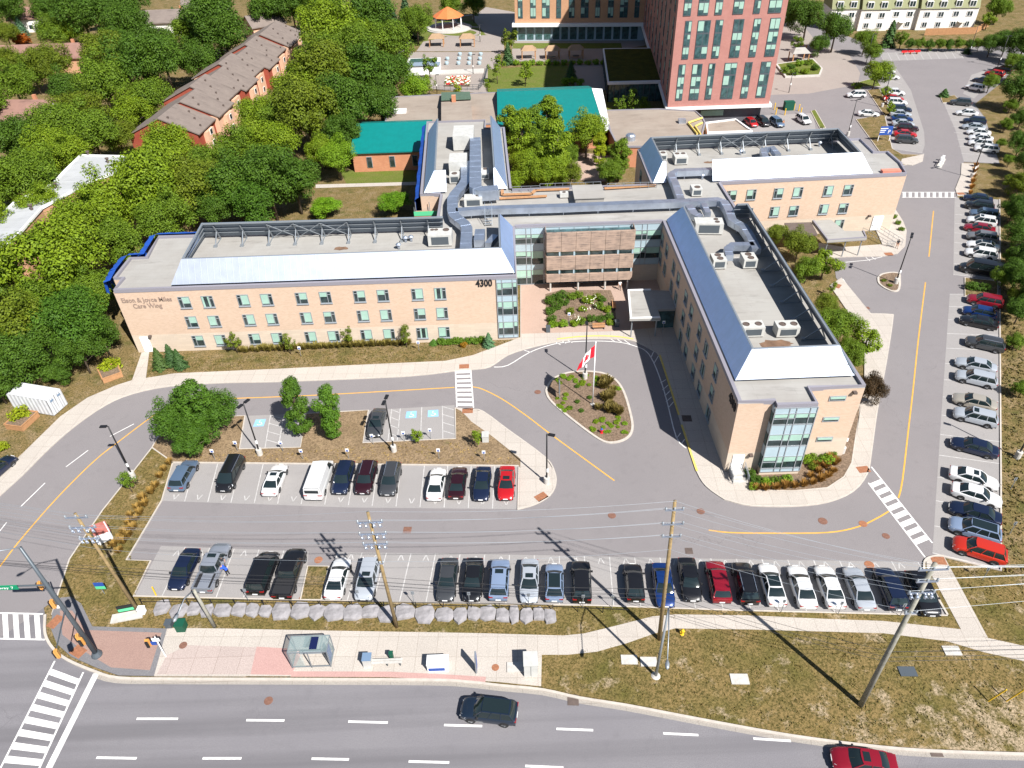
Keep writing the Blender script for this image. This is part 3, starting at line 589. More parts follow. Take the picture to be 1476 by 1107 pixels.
# covers, gutter grates and tactile plates
for x, y, r, lab in [(360.5+775-360.5, 565, .45, 'rust brown manhole cover beside the round planted island'), (882, 743, .45, 'round rusty manhole cover in the drive behind the front row of cars'), (1010, 737, .45, 'round rusty manhole cover near the wooden pole top'), (1186, 751, .5, 'round manhole cover in a pale square patch at the curb corner'), (1244, 755, .45, 'round cover lying on the orange line at the bend'), (1277, 772.5, .4, 'round cover by the wide crosswalk'), (1253, 814, .5, 'orange brown cover at the end of the front parking row'),
                     (387, 1010, .4, 'worn dark cover in the highway lane by the bus shelter'), (264, 930, .38, 'oval rust cover in the pavement by the push button post'), (459, 807, .45, 'orange round cover behind the white sedan'), (437, 863, .45, 'orange round cover at the foot of the grass square'), (714, 962, .35, 'orange round cover in the pavement between kiosk and cabinet')]:
    c = at(x, y, .014 if y < 900 else (.004 if y > 985 else .128)); thing('manhole_cover', MB().lathe((c.x, c.y, c.z), [(r, -.004), (r, .006), (r*.9, .012)], 16), 'rust' if 'orange' in lab else 'cover', lab, 'manhole cover', 'manhole covers', org=c)
for x, y, w, lab in [(1020/3.818+320, 530+893/3.818, .45, 'square rusty drain grate in the aisle between the parking rows'), (993, 794, .4, 'square drain grate beside the leaning wooden pole'), (826, 1009, .5, 'square drain grate at the highway kerb right of the dark car'), (1348, 1082, .5, 'square drain grate at the far right highway kerb'), (76, 638, .4, 'rusty drain grate at the outer kerb of the left bend'), (1250, 444, .35, 'small rusty drain by the hatched drop off lane'), (990, 603, .6, 'dark grate in the shaded walk by the long west wall')]:
    z = .13 if lab[0] == 'd' and 'shaded' in lab else .012; c = at(x, y, z)
    mb = MB().obox(c, -.06, w, w, z-.004, z+.008)
    for k in range(5): mb.obox((c.x, c.y-w*.7+k*w*.35), -.06, w*.8, .04, z+.008, z+.014)
    thing('drain_grate', mb, 'cover' if 'rust' in lab else 'iron', lab, 'drain', 'drain grates', org=c)
for x, y, a, lab in [(669, 528, .02, 'orange tactile plate at the top of the small crosswalk'), (674, 592, 0, 'orange tactile plate at the foot of the small crosswalk'), (780, 716, .6, 'orange tactile plate on the tip of the parking nose'), (1244.5, 676.5, .1, 'orange tactile plate on the corner walk by the wide crosswalk'), (1353, 808, -.1, 'orange tactile plate on the path nose at the right'), (79.5, 896, 1.2, 'rusty tactile plate at the left end of the brick corner'), (112.7, 939, -.5, 'rusty tactile plate below the signal pole on the brick corner'), (1281, 366, 0, 'orange tactile plate by the side entrance kerb'), (1207, 412, .9, 'orange tactile plate by the trees beside the drop off lane'), (1385, 279, 0, 'orange tactile plate at the far crosswalk'), (1287, 443, 0, 'orange tactile plate on the corner of the drop off lane')]:
    if 'corner of the drop off' in lab: continue
    c = at(x, y, .126); mb = MB().obox(c, a, .7, .5, .118, .132)
    for i in range(5):
        for j in range(3): mb.obox((c.x+math.cos(a)*(i-2)*.25-math.sin(a)*(j-1)*.28, c.y+math.sin(a)*(i-2)*.25+math.cos(a)*(j-1)*.28), a, .05, .05, .132, .139)
    thing('tactile_plate', mb, 'rust', lab, 'tactile plate', 'tactile plates', org=c)
# ------------------------------------------------------------------ the care home
def text_mesh(name, body, size, mat, parent, loc, rot=(math.pi/2, 0, 0), offset=.0, ext=.02, align='CENTER', width=None):
    cu = bpy.data.curves.new(name, 'FONT'); cu.body = body; cu.size = size; cu.align_x = align; cu.align_y = 'CENTER'; cu.extrude = ext; cu.offset = offset; cu.resolution_u = 2
    tmp = bpy.data.objects.new('tmp', cu); COL.objects.link(tmp); bpy.context.view_layer.update()
    dg = bpy.context.evaluated_depsgraph_get(); me = bpy.data.meshes.new_from_object(tmp.evaluated_get(dg)); bpy.data.objects.remove(tmp)
    me.name = name; me.materials.clear(); me.materials.append(M[mat])
    if width:
        xs = [v.co.x for v in me.vertices]; k = width/(max(xs)-min(xs))
        for v in me.vertices: v.co.x *= k
    o = bpy.data.objects.new(name, me); COL.objects.link(o); o.parent = parent
    ploc = parent.location if parent is not None else Vector()
    o.location = Vector(loc)-ploc; o.rotation_euler = rot
    if parent is not None: KIDS.setdefault(parent.name, []).append(o)
    return o
ZR = 10.4
home = empty('care_home', (0, 90, 0), 'buff brick three storey care home numbered 4300 with pale metal roof screens', 'care home')
WW = [(-55.6, 89.8), (1.25, 89.8), (1.25, 105.5), (-11.2, 105.6), (-55.2, 106.4), (-54.5, 99.5), (-57.0, 99.5), (-56.9, 93.2), (-55.6, 93.2)]
WS = [(24.65, 60.7), (28.5, 60.7), (28.5, 59.95), (33.1, 59.95), (33.1, 62.7), (39.3, 62.7), (39.3, 106), (37.2, 106), (37.1, 119.5), (24.65, 119.9)]
WE = [(25.3, 119.9), (37.1, 119.5), (69.9, 120.6), (71, 125.3), (71, 131), (68.5, 131), (68.6, 138.0), (25.4, 136.3)]
WN = [(-14.6, 118.8), (-11.1, 118.8), (1.1, 119.8), (.3, 151.4), (-3.6, 151.4), (-3.6, 156.4), (-16.1, 156.6)]
WL = [(-11.2, 105.6), (1.25, 105.5), (24.65, 105.5), (24.65, 119.8), (1.1, 119.8), (-11.1, 118.8)]
for w in (WW, WS, WE, WN, WL): kid(home, MB().prism(w, -.1, ZR, bottom=False), 'wall', 'brick')
for w in (WW, WS, WE, WN, WL): kid(home, MB().sheet(w, ZR+.05), 'flat_roof', 'membrane')
def inset(p, d): return p
cop = [(WW[2:3]+WW[0:2][::-1]+WW[:3:-1])[0:0], ]
for path in ([(1.1, 105.3), (1.1, 89.95), (-55.45, 89.95), (-55.45, 93.35), (-56.75, 93.35), (-56.85, 99.35), (-54.35, 99.35), (-55.05, 106.2), (-11.3, 105.5)],
             [(24.8, 105.6), (24.8, 60.85), (28.65, 60.85), (28.65, 60.1), (32.95, 60.1), (32.95, 62.85), (39.15, 62.85), (39.15, 105.9), (37.05, 106), (36.95, 119.6)],
             [(37.1, 119.65), (69.75, 120.75), (70.85, 125.4), (70.85, 130.85), (68.35, 130.85), (68.45, 137.85), (25.55, 136.1), (25.45, 120)],
             [(-11.1, 118.95), (-14.45, 118.95), (-15.95, 156.45), (-3.75, 156.25), (-3.75, 151.25), (.15, 151.25), (.95, 119.9)],
             [(1.3, 105.65), (24.6, 105.65)], [(-11.05, 105.7), (-10.95, 118.7)], [(1.2, 119.65), (24.5, 119.65)]):
    kid(home, MB().curbstrip(path, .42, ZR-.12, ZR+.42), 'coping', 'trim')
# standing seam roof screens: an outer skin of metal with a steel back
def screen(b0, b1, t0, t1, mat, zb=ZR+.45, zt=13.9, th=.16):
    v = [Vector((*b0, zb)), Vector((*b1, zb)), Vector((*t1, zt)), Vector((*t0, zt))]
    n = (v[1]-v[0]).cross(v[3]-v[0]).normalized()*th
    w = [q-n for q in v]
    mb = MB().add(v+w, [(0, 1, 2, 3)], 0); mb.add(v+w, [(7, 6, 5, 4), (0, 4, 5, 1), (1, 5, 6, 2), (2, 6, 7, 3), (3, 7, 4, 0)], 1)
    o = kid(home, mb, 'roof_screen', [mat, 'steel'])
    # rails on the back
    r = MB()
    for f in (.33, .66):
        a = w[0].lerp(w[3], f)-n*.5; b = w[1].lerp(w[2], f)-n*.5; r.bar(a, b, .12)
    r.bar(w[3]-n*.3, w[2]-n*.3, .2, mi=0)
    kid(o, r, 'rail', 'greymetal', org=home.location)
    return w, n
def braces(o0, o1, dirv, n, xs=(), zt=13.6, d=1.9):
    "raking steel frames behind a screen, o0 to o1 at its foot line"
    a, b = Vector((*o0, ZR+.1)), Vector((*o1, ZR+.1)); dv = Vector((*dirv, 0))
    for k in range(n):
        p = a.lerp(b, (k+.5)/n) if n > 1 else a.lerp(b, .5)
        top = p+dv*d+Vector((0, 0, zt-ZR-.3)); mb = MB()
        mb.bar(p+dv*.45, top, .16).bar(p+dv*3.2, p+dv*1.35+Vector((0, 0, 1.6)), .13).bar(p+dv*.45, p+dv*3.2, .12)
        mb.obox(p+dv*3.2, 0, .25, .25, ZR+.05, ZR+.35)
        if k in xs:
            q = a.lerp(b, (k+1.5)/n); tq = q+dv*d+Vector((0, 0, zt-ZR-.3))
            mb.bar(p+dv*.7, tq+dv*.15, .09).bar(q+dv*.7, top+dv*.15, .09)
        kid(home, mb, 'brace', 'greymetal')
screen((-47.6, 90.5), (.95, 90.5), (-45.8, 92.3), (-.85, 92.3), 'screenx')
screen((.95, 90.5), (.95, 105.2), (-.85, 92.3), (-.95, 103.4), 'screeny')
screen((-10, 105.1), (-47.6, 105.8), (-9.6, 103.2), (-46.6, 103.8), 'screenx')
screen((-47.6, 105.8), (-47.6, 90.5), (-46.6, 103.8), (-45.8, 92.3), 'screeny')
braces((-47, 105.7), (-10, 105.1), (0, -1), 9, (2, 3, 4))
screen((25.2, 105.6), (25.2, 64.4), (27, 103.6), (27, 66.05), 'screeny')
screen((25.2, 64.4), (38.75, 64.5), (27, 66.05), (36.95, 66.15), 'screenx')
screen((38.75, 64.5), (38.85, 105.8), (36.95, 66.15), (37.1, 104), 'screeny', zb=ZR+.85)
screen((38.85, 105.8), (34.9, 105.8), (37.1, 104), (35.4, 104), 'screenx')
braces((38.75, 66), (38.8, 104), (-1, 0), 9, (3, 4))
screen((35.9, 119.95), (64, 120.9), (35.9, 121.9), (62, 122.8), 'screenx')
screen((25.7, 135.9), (25.6, 120), (27.3, 133.9), (27.3, 121.9), 'screeny')
screen((25.6, 120), (27.9, 120), (27.3, 121.9), (27.9, 121.9), 'screenx')
screen((64.2, 137.2), (25.7, 135.9), (62.6, 135.1), (27.3, 133.9), 'screenx')
screen((64, 120.9), (64.2, 137.2), (62, 122.8), (62.6, 135.1), 'screeny')
braces((26, 135.8), (64, 137), (0, -1), 9, (3, 4))
screen((-15.3, 150.4), (-14, 119.2), (-13.2, 148.5), (-12.1, 121.3), 'screeny')
screen((-14, 119.2), (-10.1, 119.4), (-12.1, 121.3), (-10.1, 121.4), 'screenx')
screen((.4, 119.9), (-.6, 151.2), (-1.6, 121.7), (-2.3, 149.2), 'screeny')
screen((-1.9, 119.7), (.4, 119.9), (-1.9, 121.6), (-1.6, 121.7), 'screenx')
# windows: frame > pane, blind
def window_meshes():
    fr = MB(); w, h = .83, .95
    for x0, x1, z0, z1 in ((-w, w, h-.09, h), (-w, w, -h, -h+.09), (-w, -w+.08, -h+.09, h-.09), (w-.08, w, -h+.09, h-.09), (-w+.08+.42, -w+.08+.5, -h+.09, h-.09), (-w+.08, -w+.5, h-.52, h-.44)): fr.box(x0, -.08, z0, x1, .02, z1)
    fr.box(-w-.05, -.16, -h-.1, w+.05, .02, -h)
    return fr
def make_windows():
    P_ = {}
    for mir in (1, -1):
        for kbl in range(4):
            fr = window_meshes()
            if mir < 0: fr.v = [(-x, y, z) for x, y, z in fr.v]; fr.f = [f[::-1] for f in fr.f]
            pane = MB().add([(-.8*1, -.012, -.92), (.8, -.012, -.92), (.8, -.012, .92), (-.8, -.012, .92)], [(0, 1, 2, 3)])
            bh = (.0, .75, 1.05, 1.55)[kbl]; x0, x1 = (-.33, .76) if mir > 0 else (-.76, .33); bl = MB()
            if bh: bl.add([(x0, -.03, .86-bh), (x1, -.03, .86-bh), (x1, -.03, .86), (x0, -.03, .86)], [(0, 1, 2, 3)])
            else: bl.add([(x0, -.03, -.86), (x0+.25, -.03, -.86), (x0+.25, -.03, .86), (x0, -.03, .86), (x1-.3, -.03, -.86), (x1, -.03, -.86), (x1, -.03, .86), (x1-.3, -.03, .86)], [(0, 1, 2, 3), (4, 5, 6, 7)])
            ms = []
            for mb, mt in ((fr, 'frame'), (pane, 'glass'), (bl, 'blind')):
                me = bpy.data.meshes.new('window'); me.from_pydata(mb.v, [], mb.f); me.materials.append(M[mt]); ms.append(me)
            P_[(mir, kbl)] = ms
    return P_
WIN = make_windows()
def window(parent, loc, rz, mir, kbl, sc=(1, 1, 1)):
    ms = WIN[(mir, kbl)]
    o = bpy.data.objects.new('window', ms[0]); COL.objects.link(o); o.parent = parent; o.location = Vector(loc)-parent.location; o.rotation_euler = (0, 0, rz); o.scale = sc
    for nm, me in (('pane', ms[1]), ('blind', ms[2])):
        c = bpy.data.objects.new(nm, me); COL.objects.link(c); c.parent = o
    return o
wx = [-46.15, -42.85, -37.8, -34.45, -29.5, -26.1, -21.25, -17.9, -13.0, -9.75]
for i, x in enumerate(wx):
    for z in (8.36, 5.05, 1.7):
        window(home, (x, 89.8, z), 0, 1 if i % 2 == 0 else -1, R_.choice((3, 2, 2, 1, 3, 0)))
wy = [104.3, 100.7, 95.3, 91.9, 86.6, 83.1, 78.2, 74.5, 69.5]
for i, y in enumerate(wy):
    for z in (8.1, 4.9, 1.6):
        if z == 1.6 and y > 88: continue
        window(home, (24.65, y, z), -math.pi/2, 1 if i % 2 else -1, R_.choice((0, 1, 2)), (1.05, 1, 1))
we = [39.5, 42.95, 47.75, 51.2, 56.6, 60.15]
for i, x in enumerate(we):
    for z in (8.25, 4.8, 1.65):
        if z == 1.65 and x < 59: continue
        window(home, (x, 119.46+(x-37.1)*.0335, z), .033, 1 if i % 2 == 0 else -1, R_.choice((2, 2, 1, 3)))
for z in (8.1, 4.9): window(home, (25.32, 130, z), -math.pi/2, 1, 1)
for i, z in enumerate((9.1, 6.0, 2.9)):
    o = kid(home, MB().box(35.6, 62.62, z-.36, 37.5, 62.75, z+.36), 'window', 'frame'); kid(o, MB().box(35.72, 62.6, z-.24, 37.38, 62.66, z+.26), 'pane', 'glass', org=home.location)
    kid(o, MB().box(35.72, 62.57, z-.02, 37.38, 62.6, z+.26), 'blind', 'blind', org=home.location)
# glazed bays
def curtain(x0, cols, y, rows, face=-1, name='glazed_bay', parent=None, proud=.1):
    "rows: (z0, z1, kind); cols: widths; panels face -y"
    mb = MB(); X = x0; zs = [r[0] for r in rows]+[rows[-1][1]]; xe = x0+sum(cols)
    yo = y-proud
    for (z0, z1, k) in rows:
        X = x0
        for i, w in enumerate(cols):
            if k == 's': mb.box(X+.04, yo, z0+.04, X+w-.04, y, z1-.04, 1)
            else:
                mb.box(X+.04, yo+.02, z0+.04, X+w-.04, y, z1-.04, 2)
                bh = (z1-z0)*R_.choice((.35, .45, .4, .55)); mb.box(X+.1, yo-.005, z1-bh, X+w-.1, yo+.021, z1-.08, 3)
            X += w
    X = x0
    for i in range(len(cols)+1):
        mb.box(X-.045, yo-.07, rows[0][0], X+.045, yo+.015, rows[-1][1]); X += cols[i] if i < len(cols) else 0
    for z in zs: mb.box(x0-.045, yo-.06, z-.045, xe+.045, yo+.012, z+.045)
    for (z0, z1, k) in rows:
        if k == 'g': mb.box(x0, yo-.05, z0+(z1-z0)*.52, x0+sum(cols[:2]), yo+.01, z0+(z1-z0)*.52+.07)
    return kid(parent or home, mb, name, ['frame', 'spandrel', 'glass', 'blind'])
R3 = [(.5, 1.3, 's'), (1.3, 3.2, 'g'), (3.2, 4.4, 's'), (4.4, 6.7, 'g'), (6.7, 7.7, 's'), (7.7, 9.8, 'g'), (9.8, 10.35, 's')]
curtain(-1.7, [.75, 1.5, .65], 89.8, [(.45, .95, 's')]+[(.95, 3.2, 'g')]+R3[2:])
curtain(28.5, [1.6, .75, 1.5, .75], 59.95, [(.7, 1.2, 's'), (1.2, 3.1, 'g'), (3.1, 4.7, 's'), (4.7, 6.5, 'g'), (6.5, 7.95, 's'), (7.95, 9.55, 'g'), (9.55, 10.38, 's')])
mb = MB()
for z0, z1, k in [(1.2, 3.1, 2), (3.1, 4.7, 1), (4.7, 6.5, 2), (6.5, 7.95, 1), (7.95, 9.55, 2), (9.55, 10.38, 1)]: mb.box(28.42, 60.0, z0, 28.5, 60.65, z1-.05, k)
kid(home, mb, 'glazed_bay_return', ['frame', 'spandrel', 'teal'])
curtain(1.3, [1.75, .8, 2.0], 105.5, [(.2, 2.9, 'g'), (2.9, 3.9, 's'), (3.9, 6.3, 'g'), (6.3, 7.6, 's'), (7.6, 9.3, 'g'), (9.3, 10.4, 's')])
curtain(20.2, [1.3, .8, 2.3], 105.5, [(3.2, 4.3, 's'), (4.3, 6.3, 'g'), (6.3, 7.6, 's'), (7.6, 9.3, 'g'), (9.3, 10.4, 's')])
curtain(6.0, [2.35]*6, 105.5, [(.2, 2.8, 'g'), (2.8, 9.3, 's'), (9.3, 10.4, 's')])
# timber louvre box in front of the link
YL = 102.7
bx = kid(home, MB().box(6.25, YL+.25, 2.6, 19.9, 105.3, 10.0), 'louvre_box', 'teal')
for z0, z1 in ((7.45, 10.75), (4.2, 6.65), (2.0, 3.45)):
    mb = MB(); nb = int((z1-z0)/.17)
    for c in range(6):
        for k in range(nb):
            z = z0+k*(z1-z0)/nb; xa = 6.15+c*2.3; mb.add([(xa+.03, YL-.02, z), (xa+2.27, YL-.02, z), (xa+2.27, YL+.06, z+.145), (xa+.03, YL+.06, z+.145)], [(0, 1, 2, 3)])
    mb.box(6.1, YL+.08, z0, 19.97, YL+.16, z1)
    for x in (6.1, 19.9):
        for k in range(nb): mb.box(x-.04, YL+.2, z0+k*(z1-z0)/nb, x+.04, 105.2, z0+k*(z1-z0)/nb+.13)
    kid(home, mb, 'timber_louvre', 'cedar')
for z0, z1 in ((6.65, 7.45), (3.45, 4.2)):
    mb = MB()
    for c in range(6):
        x = 6.3+c*2.3; mb.box(x+.05, YL+.15, z0, x+1.75, YL+.25, z1, 1); mb.box(x+1.8, YL+.05, z0, x+2.05, YL+.3, z1, 0)
    kid(home, mb, 'ribbon_window', ['spandrel', 'glass'])
for x in (6.8, 11.3, 15.7, 19.4): kid(home, MB().tube([(x, YL+.4, 0), (x, YL+.4, 2.7)], .16, 10), 'column', 'concrete')
# doors, numbers, lettering, lamps on the walls
for x0, y, w in ((-54.6, 89.8, 1.3), (25.3, 60.7, 1.35)):
    d = kid(home, MB().box(x0, y-.08, .1, x0+w, y, 2.75), 'door', 'white'); kid(d, MB().box(x0+w-.2, y-.16, 1.2, x0+w-.08, y-.08, 1.35), 'handle', 'greymetal', org=home.location)
d = kid(home, MB().box(66.2, 120.35, .2, 68.0, 120.55, 2.9), 'door', 'white'); kid(d, MB().box(66.35, 120.25, 1.2, 66.5, 120.35, 1.35), 'handle', 'greymetal', org=home.location)
for x, y, z in ((-52.9, 89.7, 2.9), (27.3, 60.6, 2.8), (38.2, 62.6, 10.0), (65.3, 120.3, 3.1)): kid(home, MB().box(x-.2, y-.35, z-.1, x+.2, y+.1, z+.14), 'wall_lamp', 'iron')
text_mesh('house_number', '4300', 1.62, 'black', home, (-3.45, 89.76, 9.75), offset=.045, ext=.05, width=2.35)
text_mesh('house_number', '4300', 1.62, 'black', home, (24.6, 62.4, 9.3), rot=(math.pi/2, 0, -math.pi/2), offset=.045, ext=.06, width=2.6)
text_mesh('wing_lettering', 'Elson & Joyce Miles', 1.05, 'lettergrey', home, (-51.4, 89.76, 9.0), ext=.03, width=7.1, offset=.012)
text_mesh('wing_lettering', 'Care Wing', 1.05, 'lettergrey', home, (-51.6, 89.76, 8.0), ext=.03, width=4.1, offset=.012)
# tarpaulin and scaffold strips
tp = MB()
pl = [(-57.1, 92.6), (-57.6, 96), (-57.7, 100.2), (-55.2, 100.4), (-55.8, 107), (-49, 107)]
for i in range(len(pl)-1):
    a, b = Vector(pl[i]), Vector(pl[i+1]); n = 8; d = (b-a).normalized(); nn = Vector((-d.y, d.x))
    for k in range(n):
        p, q = a.lerp(b, k/n), a.lerp(b, (k+1)/n); j0, j1 = .15*math.sin(k*2.1+i), .15*math.sin((k+1)*2.1+i)
        o0 = p+nn*(1.0+j0*.6); o1 = q+nn*(1.0+j1*.6)
        tp.add([(p.x, p.y, 10.75), (q.x, q.y, 10.75), (o1.x, o1.y, 10.5), (o0.x, o0.y, 10.5)], [(0, 1, 2, 3)])
        tp.add([(o0.x, o0.y, 10.5), (o1.x, o1.y, 10.5), (o1.x+nn.x*.2, o1.y+nn.y*.2, 8.4+j1*2), (o0.x+nn.x*.2, o0.y+nn.y*.2, 8.4+j0*2)], [(0, 1, 2, 3)])
thing('tarpaulin', tp, 'tarp', 'blue tarpaulin wrapped along the left end of the long wing under the trees', 'tarpaulin', 'blue tarpaulins on the walls')
tp = MB(); n = 22
for k in range(n):
    y0, y1 = 119+k*37.6/n, 119+(k+1)*37.6/n; x0, x1 = -14.9-(y0-119)*.04, -14.9-(y1-119)*.04; j0, j1 = .2*math.sin(k*1.7), .2*math.sin(k*1.7+1.7)
    tp.add([(x0, y0, 10.2), (x1, y1, 10.2), (x1-.8+j1*.4, y1, 9.7), (x0-.8+j0*.4, y0, 9.7)], [(0, 1, 2, 3)]); tp.add([(x0-.8+j0*.4, y0, 9.7), (x1-.8+j1*.4, y1, 9.7), (x1-.9, y1, 2.5), (x0-.9, y0, 2.5)], [(0, 1, 2, 3)])
thing('tarpaulin', tp, 'tarp', 'narrow blue tarpaulin down the side of the rear wing above the lawn', 'tarpaulin', 'blue tarpaulins on the walls')
sc = empty('scaffold', (-14, 117.4, 0), 'scaffold tower with green netting at the end of the rear wing', 'scaffold')
mb = MB()
for x in (-15.6, -13.2, -11.2):
    for y in (116.2, 118.3): mb.tube([(x, y, 0), (x, y, 9.6)], .06, 6)
for z in (2, 4, 6, 8): mb.bar((-15.6, 116.2, z), (-11.2, 116.2, z), .06).bar((-15.6, 118.3, z), (-11.2, 118.3, z), .06).bar((-15.6, 116.2, z), (-15.6, 118.3, z), .06)
mb.bar((-15.6, 116.2, 4), (-11.2, 116.2, 8), .05)
kid(sc, mb, 'tube_frame', 'greymetal'); kid(sc, MB().box(-15.7, 116.1, 7.9, -11.1, 118.4, 8.0), 'deck', 'wood'); kid(sc, MB().box(-15.7, 116.05, 8.1, -11.1, 116.1, 8.9), 'netting', 'limesign')
# ------------------------------------------------------------------ roof plant
ZB = ZR+.05
def unit(loc, sx, sy, sz, fans, label, rz=0, grille=True, cat='air conditioner', nm='rooftop_unit', grp='rooftop air conditioners'):
    u = empty(nm, (0, 0, 0), label, cat, grp)
    kid(u, MB().box(-sx/2, -sy/2, .18, sx/2, sy/2, sz), 'casing', 'acpaint')
    kid(u, MB().box(-sx/2+.1, -sy/2+.1, 0, -sx/2+.35, sy/2-.1, .18).box(sx/2-.35, -sy/2+.1, 0, sx/2-.1, sy/2-.1, .18), 'base_rail', 'iron')
    for (fx, fy, r) in fans: kid(u, MB().lathe((fx, fy, sz), [(r, .0), (r, .07), (r*.82, .075), (r*.8, .01)], 14).lathe((fx, fy, sz), [(r*.8, .012), (r*.1, .03)], 14), 'fan', 'iron', smooth=False)
    if grille:
        mb = MB(); mb.box(-sx*.36, -sy/2-.03, .4, sx*.36, -sy/2, sz-.25)
        kid(u, mb, 'grille', 'darksteel')
        for k in (1, 2): kid(u, MB().box(sx/2, -sy/2+sy*k/3-.02, .3, sx/2+.02, -sy/2+sy*k/3+.02, sz-.1), 'panel_seam', 'galv')
    u.location = (loc[0], loc[1], ZB); u.rotation_euler = (0, 0, rz)
    return u
def rp(px, py, h): p = at(px, py, ZB+h); return (p.x, p.y)
unit(rp(634, 334, 1.9), 3.6, 2.6, 1.9, [(-1.2, .7, .3), (-.6, .7, .3), (.9, .6, .5)], 'large rooftop unit at the right end of the long wing roof', grille=True)
unit(rp(1022, 318, 1.9), 4.2, 2.2, 1.9, [(1.1, .5, .35), (1.2, -.4, .35)], 'long pale rooftop unit joined to ducts behind the blue roof slope', rz=-.1)
unit(rp(1036, 370, 1.5), 1.9, 2.2, 1.5, [(0, .5, .45), (.1, -.5, .45)], 'left rooftop unit of the pair below the curved duct')
unit(rp(1080, 369, 1.5), 1.9, 2.2, 1.5, [(0, .5, .45), (.1, -.5, .45)], 'right rooftop unit of the pair below the curved duct')
unit(rp(1085, 467, 1.5), 2.7, 1.7, 1.5, [(-.8, 0, .42), (.7, 0, .42)], 'left rooftop unit of the pair above the rust stained patch')
unit(rp(1135, 467, 1.5), 2.7, 1.7, 1.5, [(-.6, 0, .42), (.8, 0, .42)], 'right rooftop unit of the pair above the rust stained patch')
unit(rp(1004, 269, 1.4), 1.7, 2.0, 1.4, [(.1, -.2, .5)], 'small rooftop unit alone inside the elbow of the duct loop')
unit(rp(955, 220, 1.3), 1.5, 2.0, 1.3, [(.1, 0, .45)], 'small rooftop unit tucked behind the small blue roof slope')
unit(rp(981, 223, 1.5), 2.4, 2.6, 1.5, [(-.5, .6, .4), (.6, .6, .4)], 'wide rooftop unit with two fans near the rear metal screen')
unit(rp(699, 246, 1.2), 1.5, 2.8, 1.2, [(0, .8, .4)], 'narrow pale rooftop unit on the rear wing beside the right slope')
unit(rp(682, 283, 1.6), 3.0, 2.0, 1.6, [(.8, .3, .4)], 'rooftop unit with one fan beside the duct crossing on the rear wing')
unit(rp(813, 277, .9), 1.4, 1.2, .9, [(0, 0, .3)], 'little white rooftop box standing on the link roof', grille=False)
unit(rp(668, 188, 3.0), 4.0, 6.0, 3.0, [], 'tall white plant casing streaked with rust on the rear wing roof', grille=False, cat='plant casing', nm='plant_casing', grp='white plant casings')
unit(rp(660, 227, 2.6), 3.2, 4.5, 2.6, [], 'lower white plant casing in front of the rust streaked one', grille=False, cat='plant casing', nm='plant_casing', grp='white plant casings')
unit(rp(655, 250, 1.6), 1.8, 2.0, 1.6, [(0, 0, .5)], 'squat rooftop unit in front of the white casings')
def duct(px, label, w=1.3, h=1.0, z=1.7, path=None):
    P_ = [at(a, b, ZB+z) for a, b in px]; mb = MB()
    Q = [Vector((p.x, p.y)) for p in P_]; n = len(Q)
    mb.curbstrip(Q, w, ZB+z-h, ZB+z)
    # underside and end caps
    e = MB(); L = []; Rr = []
    for i in range(n):
        a = Q[max(i-1, 0)]; b = Q[min(i+1, n-1)]; d = (b-a).normalized(); nn = Vector((-d.y, d.x))*w/2; L.append(Q[i]+nn); Rr.append(Q[i]-nn)
    for i in range(n-1): mb.add([(L[i].x, L[i].y, ZB+z-h), (L[i+1].x, L[i+1].y, ZB+z-h), (Rr[i+1].x, Rr[i+1].y, ZB+z-h), (Rr[i].x, Rr[i].y, ZB+z-h)], [(0, 1, 2, 3)])
    for i in (0, n-1): mb.add([(L[i].x, L[i].y, ZB+z-h), (Rr[i].x, Rr[i].y, ZB+z-h), (Rr[i].x, Rr[i].y, ZB+z), (L[i].x, L[i].y, ZB+z)], [(0, 1, 2, 3)])
    d_ = empty('roof_duct', (Q[0].x, Q[0].y, ZB), label, 'duct', 'galvanised roof ducts')
    fl = mb; tot = 0
    for i in range(n-1):
        sg = Q[i+1]-Q[i]; k = max(1, int(sg.length/2.4)); ang = math.atan2(sg.y, sg.x)
        for j in range(k):
            p = Q[i]+sg*((j+.5)/k); fl.obox(p, ang, .03, w/2+.025, ZB+z-h-.01, ZB+z+.02)
            if j % 2 == 0: fl.obox(p, ang, .06, .06, ZB, ZB+z-h)
    kid(d_, mb, 'casing', 'galv')
    return d_
duct([(671, 232), (671, 258), (668, 264), (655, 279), (652, 286), (652, 302), (655, 310), (669, 321), (673, 328), (671, 358)], 'wide zigzag duct running from the rear wing onto the long wing roof', w=1.7)
duct([(657, 302), (700, 299), (800, 296), (900, 292), (980, 289), (1036, 286.5), (1044, 290), (1050, 300), (1056, 316), (1072, 325), (1080, 336), (1091, 358)], 'very long duct along the link roof bending down the right wing')
duct([(1087, 351), (1056, 351.5), (1049, 357), (1052, 368)], 'curved duct dropping into the left unit of the pair', w=1.1, h=.9)
duct([(982, 287), (973, 262), (967, 250), (975, 245), (1026, 243)], 'duct loop turning behind the white roof slope', w=1.2)
duct([(993, 295), (1001, 307), (1010, 311)], 'short duct bent into the long pale unit', w=1.2, h=.9)
duct([(1014, 292), (1021, 306)], 'short straight duct into the top of the long pale unit', w=.9, h=.8)
duct([(685, 198), (685, 236), (685, 268), (692, 272), (718, 270)], 'tall L shaped duct along the rear wing beside the white casing', w=2.0, h=1.8, z=2.6)
duct([(692, 330), (690, 346)], 'stub duct standing by the blue end slope of the long wing', w=1.5, h=1.2)
duct([(714, 338), (703, 350)], 'slanting stub duct next to the blue end slope', w=1.0, h=.9)
duct([(1104, 226), (1100, 214), (1113, 211), (1122, 222)], 'small looped duct on the roof behind the white slope at right', w=1.1, h=.9)
